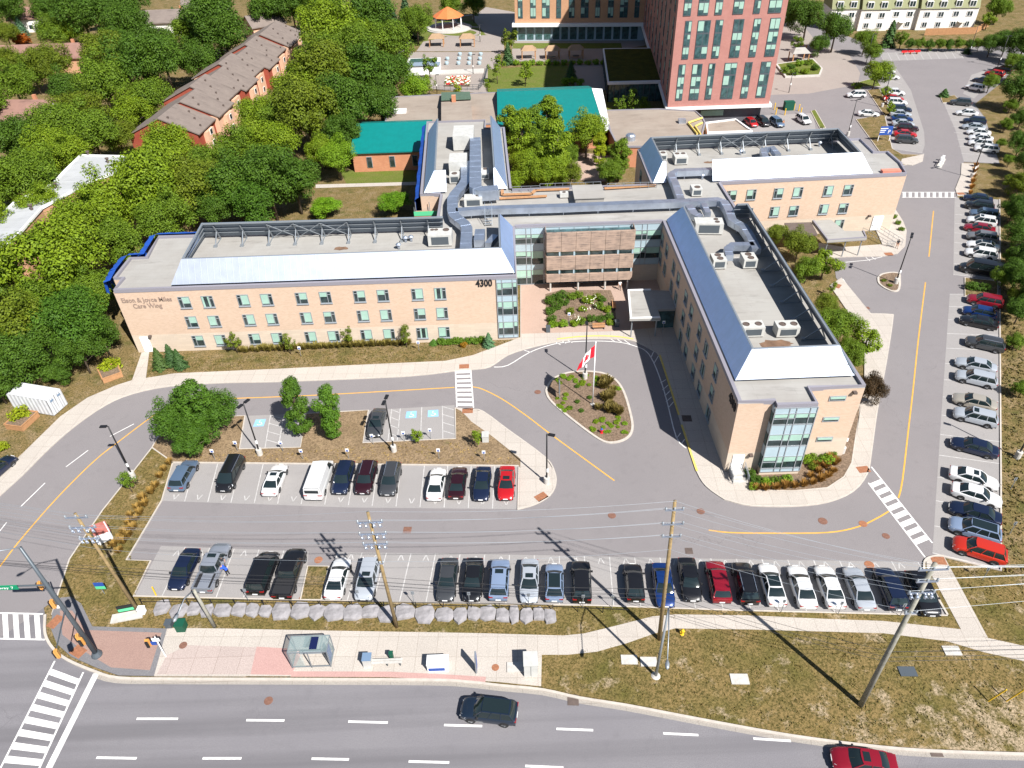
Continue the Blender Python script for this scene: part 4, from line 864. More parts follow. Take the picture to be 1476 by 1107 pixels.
for x, y, lab in ((584, 342, 'left of two silver roof vents standing close together'), (592, 341, 'right of two silver roof vents standing close together'), (574, 352, 'silver roof vent standing in front of the close pair'), (1013, 252, 'white cap vent beside the loop duct'), (1068, 217, 'tall silver stack by the braced rear screen'), (1182, 205, 'small vent at the right end of the rear screen'), (862, 268, 'tiny white cap on the link roof')):
    p = rp(x, y, .8); v = empty('roof_vent', (p[0], p[1], ZB), lab, 'vent', 'roof vents')
    kid(v, MB().lathe((p[0], p[1], ZB), [(.2, 0), (.2, .7)], 10), 'pipe', 'galv', smooth=True); kid(v, MB().lathe((p[0], p[1], ZB), [(.42, .68), (.42, .8), (.2, 1.0), (.05, 1.02)], 10), 'cap', 'galv', smooth=False)
# link roof: raised box, timber edging, rails, steps
thing('roof_hatch_house', MB().box(11.5, 112.6, ZB, 16.2, 117.6, ZB+1.3).box(11.3, 112.4, ZB+1.3, 16.4, 117.8, ZB+1.45), 'membrane', 'grey box like roof house in the middle of the link roof', 'roof house')
mb = MB()
for a, b in [((-.5, 117.5), (4.5, 117.5)), ((4.5, 117.5), (5.2, 118.9)), ((5.2, 118.9), (11, 118.9)), ((17, 118.6), (26, 119.2)), ((-.5, 117.5), (-.5, 119.4)), ((-1, 116.0), (7, 116.3))]:
    mb.bar((*a, ZB+.35), (*b, ZB+.35), .5, .2)
thing('timber_edging', mb, 'wood', 'new orange timber edging laid along the link roof', 'timber edging')
for (x0, x1, y, lab) in ((1.2, 6, 119.5, 'left grey guard rail on the back edge of the link roof'), (6, 16.5, 120.3, 'long grey guard rail above the courtyard trees'), (17.5, 26, 119.4, 'right grey guard rail on the back edge of the link roof')):
    mb = MB(); n = int((x1-x0)/1.3)
    for k in range(n+1): x = x0+(x1-x0)*k/n; mb.tube([(x, y-.6, ZB), (x, y-.6, ZB+1.1)], .04, 6)
    for z in (.55, 1.1): mb.bar((x0, y-.6, ZB+z), (x1, y-.6, ZB+z), .06)
    thing('guard_rail', mb, 'greymetal', lab, 'guard rail', 'roof guard rails')
p = rp(704, 305, 1.6); st_ = empty('crossover_steps', (p[0], p[1], ZB), 'steel crossover steps climbing over the long duct', 'steps')
mb = MB()
for k in range(5): mb.box(p[0]-.5, p[1]-2+k*.4, ZB+.35+k*.35, p[0]+.5, p[1]-1.7+k*.4, ZB+.4+k*.35)
kid(st_, mb, 'treads', 'greymetal'); kid(st_, MB().bar((p[0]-.55, p[1]-2, ZB+.2), (p[0]-.55, p[1]+.2, ZB+2.1), .07).bar((p[0]+.55, p[1]-2, ZB+.2), (p[0]+.55, p[1]+.2, ZB+2.1), .07), 'stringer', 'greymetal')
kid(st_, MB().bar((p[0]-.55, p[1]-2, ZB+1.2), (p[0]-.55, p[1]+.2, ZB+3.1), .05).bar((p[0]+.55, p[1]-2, ZB+1.2), (p[0]+.55, p[1]+.2, ZB+3.1), .05), 'handrail', 'steel')
for x, y, w, h, lab in ((1118, 496, 2.4, 1.1, 'dark rust stain on the roof below the right pair of units'), (492, 358, 1.4, .7, 'brown stain in the middle of the long wing roof'), (845, 305, 4, .45, 'dark ponding streak near the front edge of the link roof'), (1022, 234, 1.2, .6, 'orange brown stain near the white slope end')):
    c = at(x, y, ZB+.006); n = 22; pts = [(c.x+w*(.7+.3*R_.random())*math.cos(k/n*6.283), c.y+h*(.6+.4*R_.random())*math.sin(k/n*6.283)) for k in range(n)]
    structure('roof_stain', MB().sheet(pts, ZB+.006), plain('rust stain', (.16, .095, .06) if 'dark p' not in lab else (.16, .14, .125), .9, vary=.3, scale=1))
for x, y in ((1172, 232), (655, 183)):
    pass
thing('insulation_stack', MB().box(66, 121.4, ZB+.01, 69.2, 122.4, ZB+.5), plain('pink insulation', (.6, .2, .14), .9, vary=.1), 'flat stack of pink insulation boards near the right roof corner', 'insulation boards')
# canopies
cn = empty('entrance_canopy', (21, 92, 0), 'pale flat entrance canopy on posts beside the shaded west wall', 'canopy')
kid(cn, MB().prism([(18.3, 96.8), (21.9, 96.6), (21.9, 88.5), (17.4, 88.6)], 3.3, 3.65).prism([(21.9, 96.6), (24.6, 96.3), (24.6, 91), (21.9, 91)], 3.25, 3.55), 'roof', 'membrane')
kid(cn, MB().curbstrip([(21.8, 88.7), (17.6, 88.8), (18.4, 96.6), (21.8, 96.5)], .3, 3.2, 3.8), 'fascia', 'whitetrim')
for x, y in ((17.9, 89.2), (21.5, 89.2), (18.6, 96.2)): kid(cn, MB().tube([(x, y, .1), (x, y, 3.3)], .1, 8), 'post', 'greymetal')
kid(cn, MB().box(22.1, 91.3, .1, 24.6, 95.8, 3.2), 'vestibule', 'teal')
cn = empty('side_canopy', (57, 114, 0), 'grey L shaped canopy over the side entrance of the right wing', 'canopy')
kid(cn, MB().prism([(54.1, 118.1), (57.5, 118.2), (58.2, 113.8), (61.4, 113.5), (60.9, 110.9), (54, 110.4)], 3.3, 3.65), 'roof', 'membrane')
kid(cn, MB().curbstrip([(54.25, 118), (54.15, 110.55), (60.8, 111.05), (61.25, 113.4)], .3, 3.2, 3.8), 'fascia', 'trim')
for x, y in ((54.4, 111), (60.4, 111.4), (57.6, 111.2)): kid(cn, MB().tube([(x, y, .1), (x, y, 3.3)], .1, 8), 'post', 'greymetal')
cn = empty('patio_roof', (51.5, 115.5, 0), 'dark brown patio roof next to the side canopy', 'patio roof')
kid(cn, MB().prism([(49.3, 118.2), (54, 118.1), (53.5, 113.4), (48.7, 113.1)], 3.1, 3.35), 'roof', plain('dark brown roof', (.11, .085, .075), .8, vary=.15))
for x, y in ((49.2, 113.6), (53.2, 113.8)): kid(cn, MB().tube([(x, y, 0), (x, y, 3.1)], .12, 8), 'post', 'wood')
# entrance steps and rails at the two end doors
sp = empty('entrance_steps', (25.9, 59.8, .1), 'concrete steps with pale rails at the white door of the front corner', 'steps')
kid(sp, MB().box(25.2, 59.5, .1, 26.8, 60.6, .75).box(25.2, 59.1, .1, 26.8, 59.5, .5).box(25.2, 58.7, .1, 26.8, 59.1, .28), 'treads', 'concrete')
for x in (25.1, 26.9):
    mb = MB()
    for k in range(5): mb.tube([(x, 58.6+k*.48, .1), (x, 58.6+k*.48, 1.5 if k > 1 else 1.2)], .03, 6)
    mb.bar((x, 58.6, 1.25), (x, 60.6, 1.65), .05); mb.box(x-.02, 58.8, .5, x+.02, 60.5, 1.2)
    kid(sp, mb, 'railing', 'greymetal')
rl = empty('ramp_railing', (66, 116.5, .1), 'thin metal railing round the ramp at the right wing door', 'railing')
for pts in ([(64.4, 119.5), (66.6, 114.2)], [(67.8, 120), (69.4, 114.5)], [(66.6, 114.2), (67.8, 114)]):
    mb = MB(); a, b = Vector(pts[0]), Vector(pts[1]); n = 5
    for k in range(n+1): p = a.lerp(b, k/n); mb.tube([(p.x, p.y, .1), (p.x, p.y, 1.2)], .03, 6)
    for z in (.65, 1.2): mb.bar((a.x, a.y, z), (b.x, b.y, z), .05)
    kid(rl, mb, 'rail_section', 'greymetal')
# ------------------------------------------------------------------ buildings behind
lb = empty('low_building', (10, 180, 0), 'low brick building with brown flat roofs and two teal metal roofs', 'building')
bw = ats([(556, 176), (560, 141), (640, 137), (716, 134), (722, 178), (640, 182)], 4.5)
kid(lb, MB().prism(bw, 0, 4.5, bottom=False), 'wall', 'orangebrick'); kid(lb, MB().sheet(bw, 4.56), 'flat_roof', 'brownroof'); kid(lb, MB().curbstrip(bw, .35, 4.4, 4.75, closed=True), 'coping', 'trim')
bw = ats([(872, 160), (950, 158), (1002, 161), (1012, 170), (1016, 178), (1010, 200), (1000, 212), (905, 212), (888, 206), (880, 190)], 4.5)
kid(lb, MB().prism(bw, 0, 4.5, bottom=False), 'wall', 'orangebrick'); kid(lb, MB().sheet(bw, 4.56), 'flat_roof', 'brownroof'); kid(lb, MB().curbstrip(bw, .35, 4.4, 4.75, closed=True), 'coping', 'trim')
ph = ats([(636, 144), (679, 142), (681, 175), (636, 176)], 6.4)
kid(lb, MB().prism(ph, 4.5, 6.4, bottom=False), 'raised_roof_wall', 'orangebrick'); kid(lb, MB().sheet(ph, 6.45), 'flat_roof', 'brownroof')
q = ats([(636, 133), (677, 132), (679, 142), (636, 144)], 0); a, b, c, d = at(636, 133, 5.6), at(677, 132, 5.6), at(679, 142, 7), at(636, 144, 7)
kid(lb, MB().add([a, b, c, d, a+Vector((0, 0, -.2)), b+Vector((0, 0, -.2)), c+Vector((0, 0, -.2)), d+Vector((0, 0, -.2))], [(0, 3, 2, 1), (4, 5, 6, 7), (0, 1, 5, 4), (1, 2, 6, 5), (2, 3, 7, 6), (3, 0, 4, 7)]), 'mansard', plain('dark green roof', (.08, .13, .09), .7, vary=.15))
def gable(parent, x0, x1, y0, yr, y1, ze, zr, mat, wall, name='teal_roof'):
    kid(parent, MB().box(x0+.4, y0+.5, 0, x1-.4, y1-.5, ze-.05), 'wall', wall)
    v = [(x0, y0, ze), (x1, y0, ze), (x1, yr, zr), (x0, yr, zr), (x0, y1, ze), (x1, y1, ze)]; w = [(x, y, z-.25) for x, y, z in v]
    kid(parent, MB().add(v+w, [(0, 1, 2, 3), (3, 2, 5, 4), (9, 8, 7, 6), (10, 11, 8, 9), (0, 6, 7, 1), (4, 5, 11, 10), (0, 3, 9, 6), (3, 4, 10, 9), (1, 7, 8, 2), (2, 8, 11, 5)]), name, mat)
    kid(parent, MB().add([(x0+.5, y0+.5, ze-.1), (x0+.5, y1-.5, ze-.1), (x0+.5, yr, zr-.2)], [(0, 2, 1)]), 'gable_end', wall); kid(parent, MB().add([(x1-.5, y0+.5, ze-.1), (x1-.5, y1-.5, ze-.1), (x1-.5, yr, zr-.2)], [(0, 1, 2)]), 'gable_end', wall)
gable(lb, -33.6, -16.8, 156.6, 168.2, 177, 4.5, 7, 'green', 'orangebrick')
for x in (-29.6, -24.6, -19.6): w = kid(lb, MB().box(x-.6, 156.95, 1.0, x+.6, 157.12, 3.4), 'window', 'frame'); kid(w, MB().box(x-.5, 156.9, 1.1, x+.5, 156.96, 3.3), 'pane', 'glass', org=lb.location)
gable(lb, -1.2, 23, 166, 189, 200, 4.4, 6.9, 'green', 'orangebrick')
a, b, c, d = at(853, 127, 7.0), at(868, 128, 6.6), at(880, 186, 4.5), at(872, 187, 4.5)
kid(lb, MB().add([a, b, c, d, a-Vector((0, 0, .3)), b-Vector((0, 0, .3)), c-Vector((0, 0, .3)), d-Vector((0, 0, .3))], [(0, 3, 2, 1), (4, 5, 6, 7), (0, 1, 5, 4), (1, 2, 6, 5), (2, 3, 7, 6), (3, 0, 4, 7)]), 'verge_flashing', 'whitetrim')
p = at(909, 196, 5.4); kid(lb, MB().lathe((p.x, p.y, 4.55), [(1.1, 0), (1.1, 1.0), (.8, 1.3), (.1, 1.4)], 14), 'roof_fan', 'galv', smooth=False)
p = at(654, 142, 7.2); kid(lb, MB().box(p.x-.5, p.y-.5, 6.4, p.x+.5, p.y+.5, 8.0), 'chimney', 'orangebrick')
p = at(576, 158, 5.2); kid(lb, MB().box(p.x-1.6, p.y-1, 4.56, p.x+1.6, p.y+1, 5.2), 'roof_box', 'whitetrim')
p = at(983, 174, 5); kid(lb, MB().box(p.x-.8, p.y-.7, 4.56, p.x+.8, p.y+.7, 5.4), 'roof_box', 'galv')
mb = MB()
for pl in ([(992, 177), (1005, 193)], [(992, 177), (1006, 172), (1012, 170)], [(1002, 182), (1012, 177)], [(1002, 182), (1010, 194)]): mb.tube([at(*pl[i], 4.9) for i in range(len(pl))], .22, 6)
kid(lb, mb, 'gas_pipe', 'yellowpaint')
ye = empty('walled_yard', at(1052, 185), 'small flat roofed yard shed with white walls beside the rear parking', 'shed')
yw = ats([(1018, 178), (1060, 173), (1078, 186), (1084, 190), (1020, 192)], 2.6)
kid(ye, MB().prism(yw, 0, 2.6, bottom=False), 'wall', 'whitetrim'); kid(ye, MB().sheet(yw, 2.63), 'flat_roof', 'brownroof'); kid(ye, MB().curbstrip(yw, .5, 2.4, 2.9, closed=True), 'coping', 'whitetrim')
# red brick tower
A, B, Cc = at(962, 158, 4.2), at(1108, 153, 4.2), at(926, 37, 4.2); D = B+Cc-A
tw = empty('brick_tower', (A.x, A.y, 0), 'tall red brick apartment tower with columns of paired windows', 'apartment tower')
ux = (B-A).normalized(); uy = (Cc-A).normalized(); LX = (B-A).length; LY = (Cc-A).length
kid(tw, MB().prism([A, B, D, Cc], 4.6, 50), 'wall', 'redbrick')
def off(s, t): return A+ux*s+uy*t
kid(tw, MB().prism([off(1.2, 1.5), off(LX-1.4, 1.5), off(LX-1.4, LY), off(1.2, LY)], 0, 4.1), 'base', 'darkbrick')
kid(tw, MB().prism([off(-.5, -.5), off(LX+.6, -.5), off(LX+.6, LY), off(-.5, LY)], 4.1, 4.75), 'soffit_band', 'whitetrim')
kid(tw, MB().prism([off(8.5, 1.4), off(14, 1.4), off(14, 1.5), off(8.5, 1.5)], 1.9, 3.2), 'base_panel', 'blind')
angx = math.atan2(ux.y, ux.x); angy = math.atan2(uy.y, uy.x)
def tower_window(o, ang, w, h, z, parent):
    "two storeys of glazing in one slot: frame > pane, blind"
    mb = MB().box(-w/2, -.12, 0, w/2, .05, h)
    f = mb.build('window', 'darksteel'); f.parent = parent; f.location = Vector((o.x, o.y, z))-parent.location; f.rotation_euler = (0, 0, ang)
    g = MB(); bl = MB(); n = max(1, round(h/3.0))
    for k in range(n):
        z0, z1 = k*h/n+.18, (k+1)*h/n-.18
        for x0, x1 in ((-w/2+.12, -w*.02), (w*.04, w/2-.12)):
            g.add([(x0, -.13, z0), (x1, -.13, z0), (x1, -.13, z1), (x0, -.13, z1)], [(0, 1, 2, 3)])
            if R_.random() < .6:
                t = R_.choice((.4, .6, .85)); g.add([(x0, -.14, z1-(z1-z0)*t), (x1, -.14, z1-(z1-z0)*t), (x1, -.14, z1), (x0, -.14, z1)], [(0, 1, 2, 3)], 1)
    c = g.build('pane', ['teal', 'blind']); c.parent = f
for g_, (z0, h) in enumerate(((6.3, 8.2), (15.6, 8.2), (24.8, 8.2), (34, 8.2))):
    for k, s in enumerate((.1, .245, .385, .565, .735, .9)):
        sh = (0, .015, -.01, .01)[g_]; tower_window(off(LX*(s+sh), 0), angx, (1.6, 2.3, 1.5, 2.9, 1.7, 2.3)[(k+g_*2) % 6], h, z0, tw)
    for k in range(9): tower_window(off(0, LY*(.05+k*.105)), angy-math.pi, 1.6, h, z0, tw)
# tan building
A2, B2 = at(741, 37, 5.0), at(930, 36, 5.0); ux2 = (B2-A2).normalized(); uy2 = Vector((-ux2.y, ux2.x, 0)); LX2 = (B2-A2).length
tb = empty('tan_building', (A2.x, A2.y, 0), 'tan brick apartment block with white band over a glazed ground floor', 'apartment block')
def off2(s, t): return A2+ux2*s+uy2*t
kid(tb, MB().prism([off2(.3, .3), off2(LX2, .3), off2(LX2, 18), off2(.3, 18)], 5.6, 40), 'wall', 'tanbrick')
kid(tb, MB().prism([off2(-.6, -.8), off2(LX2, -.8), off2(LX2, 18), off2(-.6, 18)], 4.7, 5.7), 'soffit_band', 'whitetrim')
kid(tb, MB().prism([off2(.8, 1), off2(LX2, 1), off2(LX2, 17.5), off2(.8, 17.5)], 0, 4.7), 'ground_floor', 'spandrel')
for k in range(14):
    p = off2(1.6+k*(LX2-3)/14+.9, .95); o = MB().box(-1.1, -.1, .5, 1.1, .1, 4.3).build('window', 'teal'); o.parent = tb; o.location = Vector((p.x, p.y, 0))-tb.location; o.rotation_euler = (0, 0, math.atan2(ux2.y, ux2.x))
for g_, z0 in enumerate((7.2, 15.4, 24)):
    for k in range(10): tower_window(off2(2.2+k*(LX2-4)/9.3, .3), math.atan2(ux2.y, ux2.x), (1.6, 1.9, 2.6)[k % 3], 6.6, z0, tb)
# pavilion with planted roof
pv = empty('garden_pavilion', at(910, 130), 'glazed pavilion with planted sedum roof in the shade of the tower', 'pavilion')
pw = ats([(869, 70), (940, 69), (956, 117), (876, 119)], 5.2)
kid(pv, MB().prism(pw, 4.6, 5.25), 'fascia', 'whitetrim'); cen = sum(pw, Vector())/4
inn = [cen+(q-cen)*.95 for q in pw]; kid(pv, MB().sheet(inn, 5.29), 'planted_roof', 'sedum')
inn2 = [cen+(q-cen)*.97 for q in pw]; kid(pv, MB().prism(inn2, 0, 4.6, bottom=False), 'glass_wall', 'teal')
mb = MB()
for i in range(4):
    a, b = inn2[i], inn2[(i+1) % 4]; n = 9
    for k in range(n+1): p = a.lerp(b, k/n); mb.box(p.x-.12, p.y-.12, 0, p.x+.12, p.y+.12, 4.6)
kid(pv, mb, 'mullions', 'darksteel')
# cream townhouses with olive mansards
P0, P1 = at(1192, 44), at(1402, 42); u = (P1-P0).normalized(); v_ = Vector((-u.y, u.x, 0)); LT = (P1-P0).length/5
for k in range(5):
    o = P0+u*LT*k; st_ = (.0, -1.2, .4, -.8, 0)[k]; lab = ('first', 'second', 'third', 'fourth', 'fifth')[k]
    h = empty('townhouse', (o.x, o.y, 0), f'cream townhouse with olive mansard roof, {lab} from the left in its row', 'townhouse', 'cream townhouses')
    def q(s, t): return o+u*s+v_*(t+st_)
    kid(h, MB().prism([q(.02, 0), q(LT-.02, 0), q(LT-.02, 11), q(.02, 11)], 0, 6.6, bottom=False), 'wall', 'siding')
    a = [q(-.0, -.35), q(LT, -.35), q(LT, 11), q(0, 11)]; b = [q(0.0, 1.4), q(LT, 1.4), q(LT, 10), q(0, 10)]
    vv = [(p.x, p.y, 6.6) for p in a]+[(p.x, p.y, 10.2) for p in b]
    kid(h, MB().add(vv, [(0, 1, 5, 4), (1, 2, 6, 5), (2, 3, 7, 6), (3, 0, 4, 7), (4, 5, 6, 7), (3, 2, 1, 0)]), 'mansard_roof', 'olive')
    ang = math.atan2(u.y, u.x)
    for s in (.27, .73):
        for z, w, hh in ((.9, 1.7, 1.7), (4.0, 1.9, 1.7), (7.0, 2.0, 1.9)):
            p = q(LT*s, -.02 if z < 6.6 else -.1); f = MB().box(-w/2, -.14, 0, w/2, .9 if z > 6.6 else .03, hh).build('window', 'whitetrim'); f.parent = h; f.location = Vector((p.x, p.y, z))-h.location; f.rotation_euler = (0, 0, ang)
            g = MB()
            for x0, x1 in ((-w/2+.15, -.06), (.06, w/2-.15)): g.add([(x0, -.15, .15), (x1, -.15, .15), (x1, -.15, hh-.15), (x0, -.15, hh-.15)], [(0, 1, 2, 3)])
            c = g.build('pane', 'glass'); c.parent = f
    if k in (2, 4): kid(h, MB().prism([q(LT*.4, -1.6), q(LT*.62, -1.6), q(LT*.62, 0), q(LT*.4, 0)], 2.4, 2.6), 'porch_roof', 'siding')
mb = MB(); pl = ats([(1332, 51), (1404, 49), (1425, 38)])
for i in range(2):
    a, b = pl[i], pl[i+1]; n = int((b-a).length/.3); d = math.atan2((b-a).y, (b-a).x)
    for k in range(n): p = a.lerp(b, (k+.5)/n); mb.obox(p, d, .135, .04, 0, 2.1)
    mb.bar(a+Vector((0, .1, 1.7)), b+Vector((0, .1, 1.7)), .1)
thing('board_fence', mb, 'wood', 'orange brown board fence in front of the cream townhouses', 'fence')
# flat white roof at the left edge
fw = ats([(-80, 362), (0, 312), (22, 291), (75, 266), (94, 246), (116, 224), (200, 226), (190, 242), (130, 262), (60, 300), (20, 345), (-70, 400)], 7)
fb = empty('flat_roof_building', fw[1], 'white flat roofed building half hidden by trees at the left edge', 'building')
kid(fb, MB().prism(fw, 0, 6.9, bottom=False), 'wall', 'tanbrick'); kid(fb, MB().sheet(fw, 6.95), 'flat_roof', 'whiteroof'); kid(fb, MB().curbstrip(fw, .4, 6.8, 7.2, closed=True), 'coping', 'whitetrim')
for x, y in ((127, 222), (155, 232), (45, 300), (80, 268)): p = at(x, y, 7.3); kid(fb, MB().lathe((p.x, p.y, 6.95), [(.25, 0), (.25, .8), (.4, .82), (.4, 1)], 8), 'vent', 'iron')
# stepped brick townhouse row
E0, E1, E2, E3 = at(181, 189, 6), at(378, 42, 6), at(288, 192, 6), at(430, 54, 6); Q0, Q1 = (E0+E2)/2, (E1+E3)/2; Q0.z = Q1.z = 0; u = (Q1-Q0).normalized(); v_ = Vector((-u.y, u.x, 0)); NH = 9; HD = min(12, .5*abs(((E2-E0)+(E3-E1)).dot(v_))/2+.0); LH = (Q1-Q0).length/NH
for k in range(NH):
    sh = (0, -1.1, .5, -.7, .8, -.6, .4, -.9, .3)[k]; dz = (0, .5, 1.0, .4, .9, .3, .8, 1.2, .6)[k]; o = Q0+u*LH*k
    h = empty('brick_townhouse', (o.x, o.y, 0), f"stepped townhouse with brown shingle roof, number {('one','two','three','four','five','six','seven','eight','nine')[k]} counted from the near end of its row", 'townhouse', 'stepped brick townhouses')
    def q(s, t, z): p = o+u*s+v_*(t+sh); return (p.x, p.y, z)
    hd = HD; e = 5.6+dz; r = 9.3+dz; mt = 'rowbrick' if k % 3 != 1 else 'peach'
    kid(h, MB().prism([q(0, -hd+.6, 0), q(LH, -hd+.6, 0), q(LH, hd-.6, 0), q(0, hd-.6, 0)], 0, e, bottom=False), 'wall', mt)
    for s in (.02, LH-.02): kid(h, MB().add([q(s, -hd+.6, e), q(s, hd-.6, e), q(s, 0, r-.15)], [(0, 2, 1) if s < 1 else (0, 1, 2)]), 'gable_end', 'rowbrick')
    x0, x1 = -.25, LH+.05; vv = [q(x0, -hd, e-.1), q(x1, -hd, e-.1), q(x1, 0, r), q(x0, 0, r), q(x0, hd, e-.1), q(x1, hd, e-.1)]; ww = [(a, b, c-.28) for a, b, c in vv]
    rf = kid(h, MB().add(vv+ww, [(0, 1, 2, 3), (3, 2, 5, 4), (9, 8, 7, 6), (10, 11, 8, 9), (0, 6, 7, 1), (4, 5, 11, 10), (0, 3, 9, 6), (3, 4, 10, 9), (1, 7, 8, 2), (2, 8, 11, 5)]), 'roof', ['shingle'])
    for j in range(4):
        s, t = LH*(.15+.22*j), -1.5-2.0*((j*7+k) % 4); zz = r-(r-e+.1)*abs(t)/hd; p = q(s, t, zz); kid(rf, MB().box(p[0]-.18, p[1]-.18, zz-.1, p[0]+.18, p[1]+.18, zz+.42), 'vent', 'iron', org=h.location)
    kid(h, MB().prism([q(LH*.3, -hd-.4, 0), q(LH*.7, -hd-.4, 0), q(LH*.7, -hd+.6, 0), q(LH*.3, -hd+.6, 0)], 0, e-.9), 'bay', 'peach')
    ang = math.atan2(u.y, u.x)
    for z in (1, 3.6):
        p = q(LH*.5, -hd-.42, z); f = MB().box(-.7, -.08, 0, .7, .05, 1.3).build('window', 'whitetrim'); f.parent = h; f.location = Vector(p)-h.location; f.rotation_euler = (0, 0, ang)
        c = MB().add([(-.6, -.09, .1), (.6, -.09, .1), (.6, -.09, 1.2), (-.6, -.09, 1.2)], [(0, 1, 2, 3)]).build('pane', 'glass'); c.parent = f
def gable_house(px, py, z, w, d, ang, lab, roof='redshingle', wall='siding', e=5, r=8):
    c = at(px, py, z); c.z = 0; h = empty('house', c, lab, 'house')
    ca, sa = math.cos(ang), math.sin(ang)
    def q(s, t, z): return (c.x+s*ca-t*sa, c.y+s*sa+t*ca, z)
    kid(h, MB().prism([q(-w/2, -d/2, 0), q(w/2, -d/2, 0), q(w/2, d/2, 0), q(-w/2, d/2, 0)], 0, e, bottom=False), 'wall', wall)
    for s in (-w/2+.01, w/2-.01): kid(h, MB().add([q(s, -d/2, e), q(s, d/2, e), q(s, 0, r-.2)], [(0, 2, 1) if s < 0 else (0, 1, 2)]), 'gable_end', wall)
    W2, D2 = w/2+.5, d/2+.6; vv = [q(-W2, -D2, e-.2), q(W2, -D2, e-.2), q(W2, 0, r), q(-W2, 0, r), q(-W2, D2, e-.2), q(W2, D2, e-.2)]; ww = [(a, b, g-.25) for a, b, g in vv]
    kid(h, MB().add(vv+ww, [(0, 1, 2, 3), (3, 2, 5, 4), (9, 8, 7, 6), (10, 11, 8, 9), (0, 6, 7, 1), (4, 5, 11, 10), (0, 3, 9, 6), (3, 4, 10, 9), (1, 7, 8, 2), (2, 8, 11, 5)]), 'roof', roof)
    p = q(w*.2, d*.15, r-1); kid(h, MB().box(p[0]-.4, p[1]-.4, r-2, p[0]+.4, p[1]+.4, r+.7), 'chimney', 'orangebrick')
    for s in (-.3, .0, .3):
        p = q(w*s, -d/2-.03, 1.2); f = MB().box(-.7, -.06, 0, .7, .04, 1.4).build('window', 'glass'); f.parent = h; f.location = Vector(p)-h.location; f.rotation_euler = (0, 0, ang)
gable_house(30, 152, 6.5, 17, 11, -.12, 'house with red brown roof and white gable among the trees at the left edge')
gable_house(70, 70, 6.5, 38, 11, 0.0, 'long house with red brown roof behind the dark red bush', roof='redshingle', wall='tanbrick')
gable_house(242, 24, 5.5, 24, 13, .02, 'pale house with brown roof near the top edge beside tall evergreen', roof='shingle', wall='siding')
gable_house(42, 18, 6, 14, 11, .3, 'small house with faded red roof near the top left corner', roof='redshingle')
gable_house(295, 6, 5.5, 16, 12, .1, 'pale house partly cut by the top edge left of centre', roof='shingle')
gable_house(380, 30, 5.5, 12, 10, .6, 'pale house glimpsed behind the far end of the stepped townhouses', roof='shingle', wall='peach')
# ------------------------------------------------------------------ garden furniture
def pergola(px, py, w, d, lab, grp, roofc='brownroof', h=2.6):
    c = at(px, py); g = empty('gazebo', c, lab, 'gazebo', grp)
    for sx in (-1, 1):
        for sy in (-1, 1): kid(g, MB().box(c.x+sx*w*.42-.14, c.y+sy*d*.42-.14, 0, c.x+sx*w*.42+.14, c.y+sy*d*.42+.14, h), 'post', 'wood')
    a = [(c.x-w/2, c.y-d/2, h), (c.x+w/2, c.y-d/2, h), (c.x+w/2, c.y+d/2, h), (c.x-w/2, c.y+d/2, h)]; b = [(c.x-w/4, c.y, h+1.3), (c.x+w/4, c.y, h+1.3)]
    kid(g, MB().add(a+b, [(0, 1, 5, 4), (1, 2, 5), (2, 3, 4, 5), (3, 0, 4), (3, 2, 1, 0)]), 'roof', roofc)
    kid(g, MB().box(c.x-1, c.y-.5, .45, c.x+1, c.y+.5, .75), 'table', 'darksteel')
tanroof = plain('tan gazebo roof', (.30, .20, .12), .8, vary=.1); M['tanroof'] = tanroof
pergola(630, 66, 5.5, 4.5, 'tan roofed gazebo left of the paired ones in front of the bandstand', 'garden gazebos', 'tanroof')
pergola(674, 66, 5.5, 4.5, 'tan roofed gazebo right of the paired ones in front of the bandstand', 'garden gazebos', 'tanroof')
pergola(762, 84, 5, 4, 'sunlit gazebo left of three by the striped lawn', 'garden gazebos', 'tanroof')
pergola(796, 84, 5, 4, 'sunlit middle gazebo of three by the striped lawn', 'garden gazebos', 'tanroof')
pergola(830, 83, 5, 4, 'shaded gazebo right of three by the tower shadow', 'garden gazebos', 'tanroof')
pergola(1150, 88, 5.5, 4.5, 'flat pale shelter on the planted plaza island', 'garden gazebos', 'membrane')
c = at(647, 41); bs = empty('bandstand', c, 'round bandstand with orange roof on a white circular base', 'bandstand')
kid(bs, MB().lathe((c.x, c.y, 0), [(8.5, 0), (8.5, .35), (7.8, .36), (7.8, .6)], 28), 'base', 'concrete')
kid(bs, MB().lathe((c.x, c.y, 0), [(5.8, 4.2), (5.7, 4.3), (2.4, 6.2), (.3, 7.2)], 8), 'roof', plain('orange roof', (.55, .16, .05), .6, vary=.1))
for k in range(8):
    a = (k+.5)/8*6.283; kid(bs, MB().tube([(c.x+5*math.cos(a), c.y+5*math.sin(a), .6), (c.x+5*math.cos(a), c.y+5*math.sin(a), 4.3)], .16, 6), 'post', 'whitetrim')
i = 0
for r in range(3):
    for k, x in enumerate((646, 663, 678, 693)):
        if r == 0 and k == 0: continue
        px, py = x-r*1.0, 80+r*6.6; c = at(px, py); g = empty('barrel_planter', c, f"blue grey barrel planter, {('far','middle','near')[r]} row and {('first','second','third','fourth')[k]} from the left", 'planter', 'barrel planters')
        kid(g, MB().lathe((c.x, c.y, 0), [(.5, 0), (.65, .5), (.6, .9)], 10), 'barrel', plain('barrel', (.35, .45, .5), .6) if i == 0 else bpy.data.materials['barrel']); i += 1
        BARREL.append((c, g)) if 'BARREL' in globals() else None
c = at(660, 104, .06); thing('sand_bed', MB().box(c.x-8, c.y-2.2, 0, c.x+8, c.y+2.2, .3), 'concrete', 'white raised rectangular bed on the garden terrace', 'raised bed')
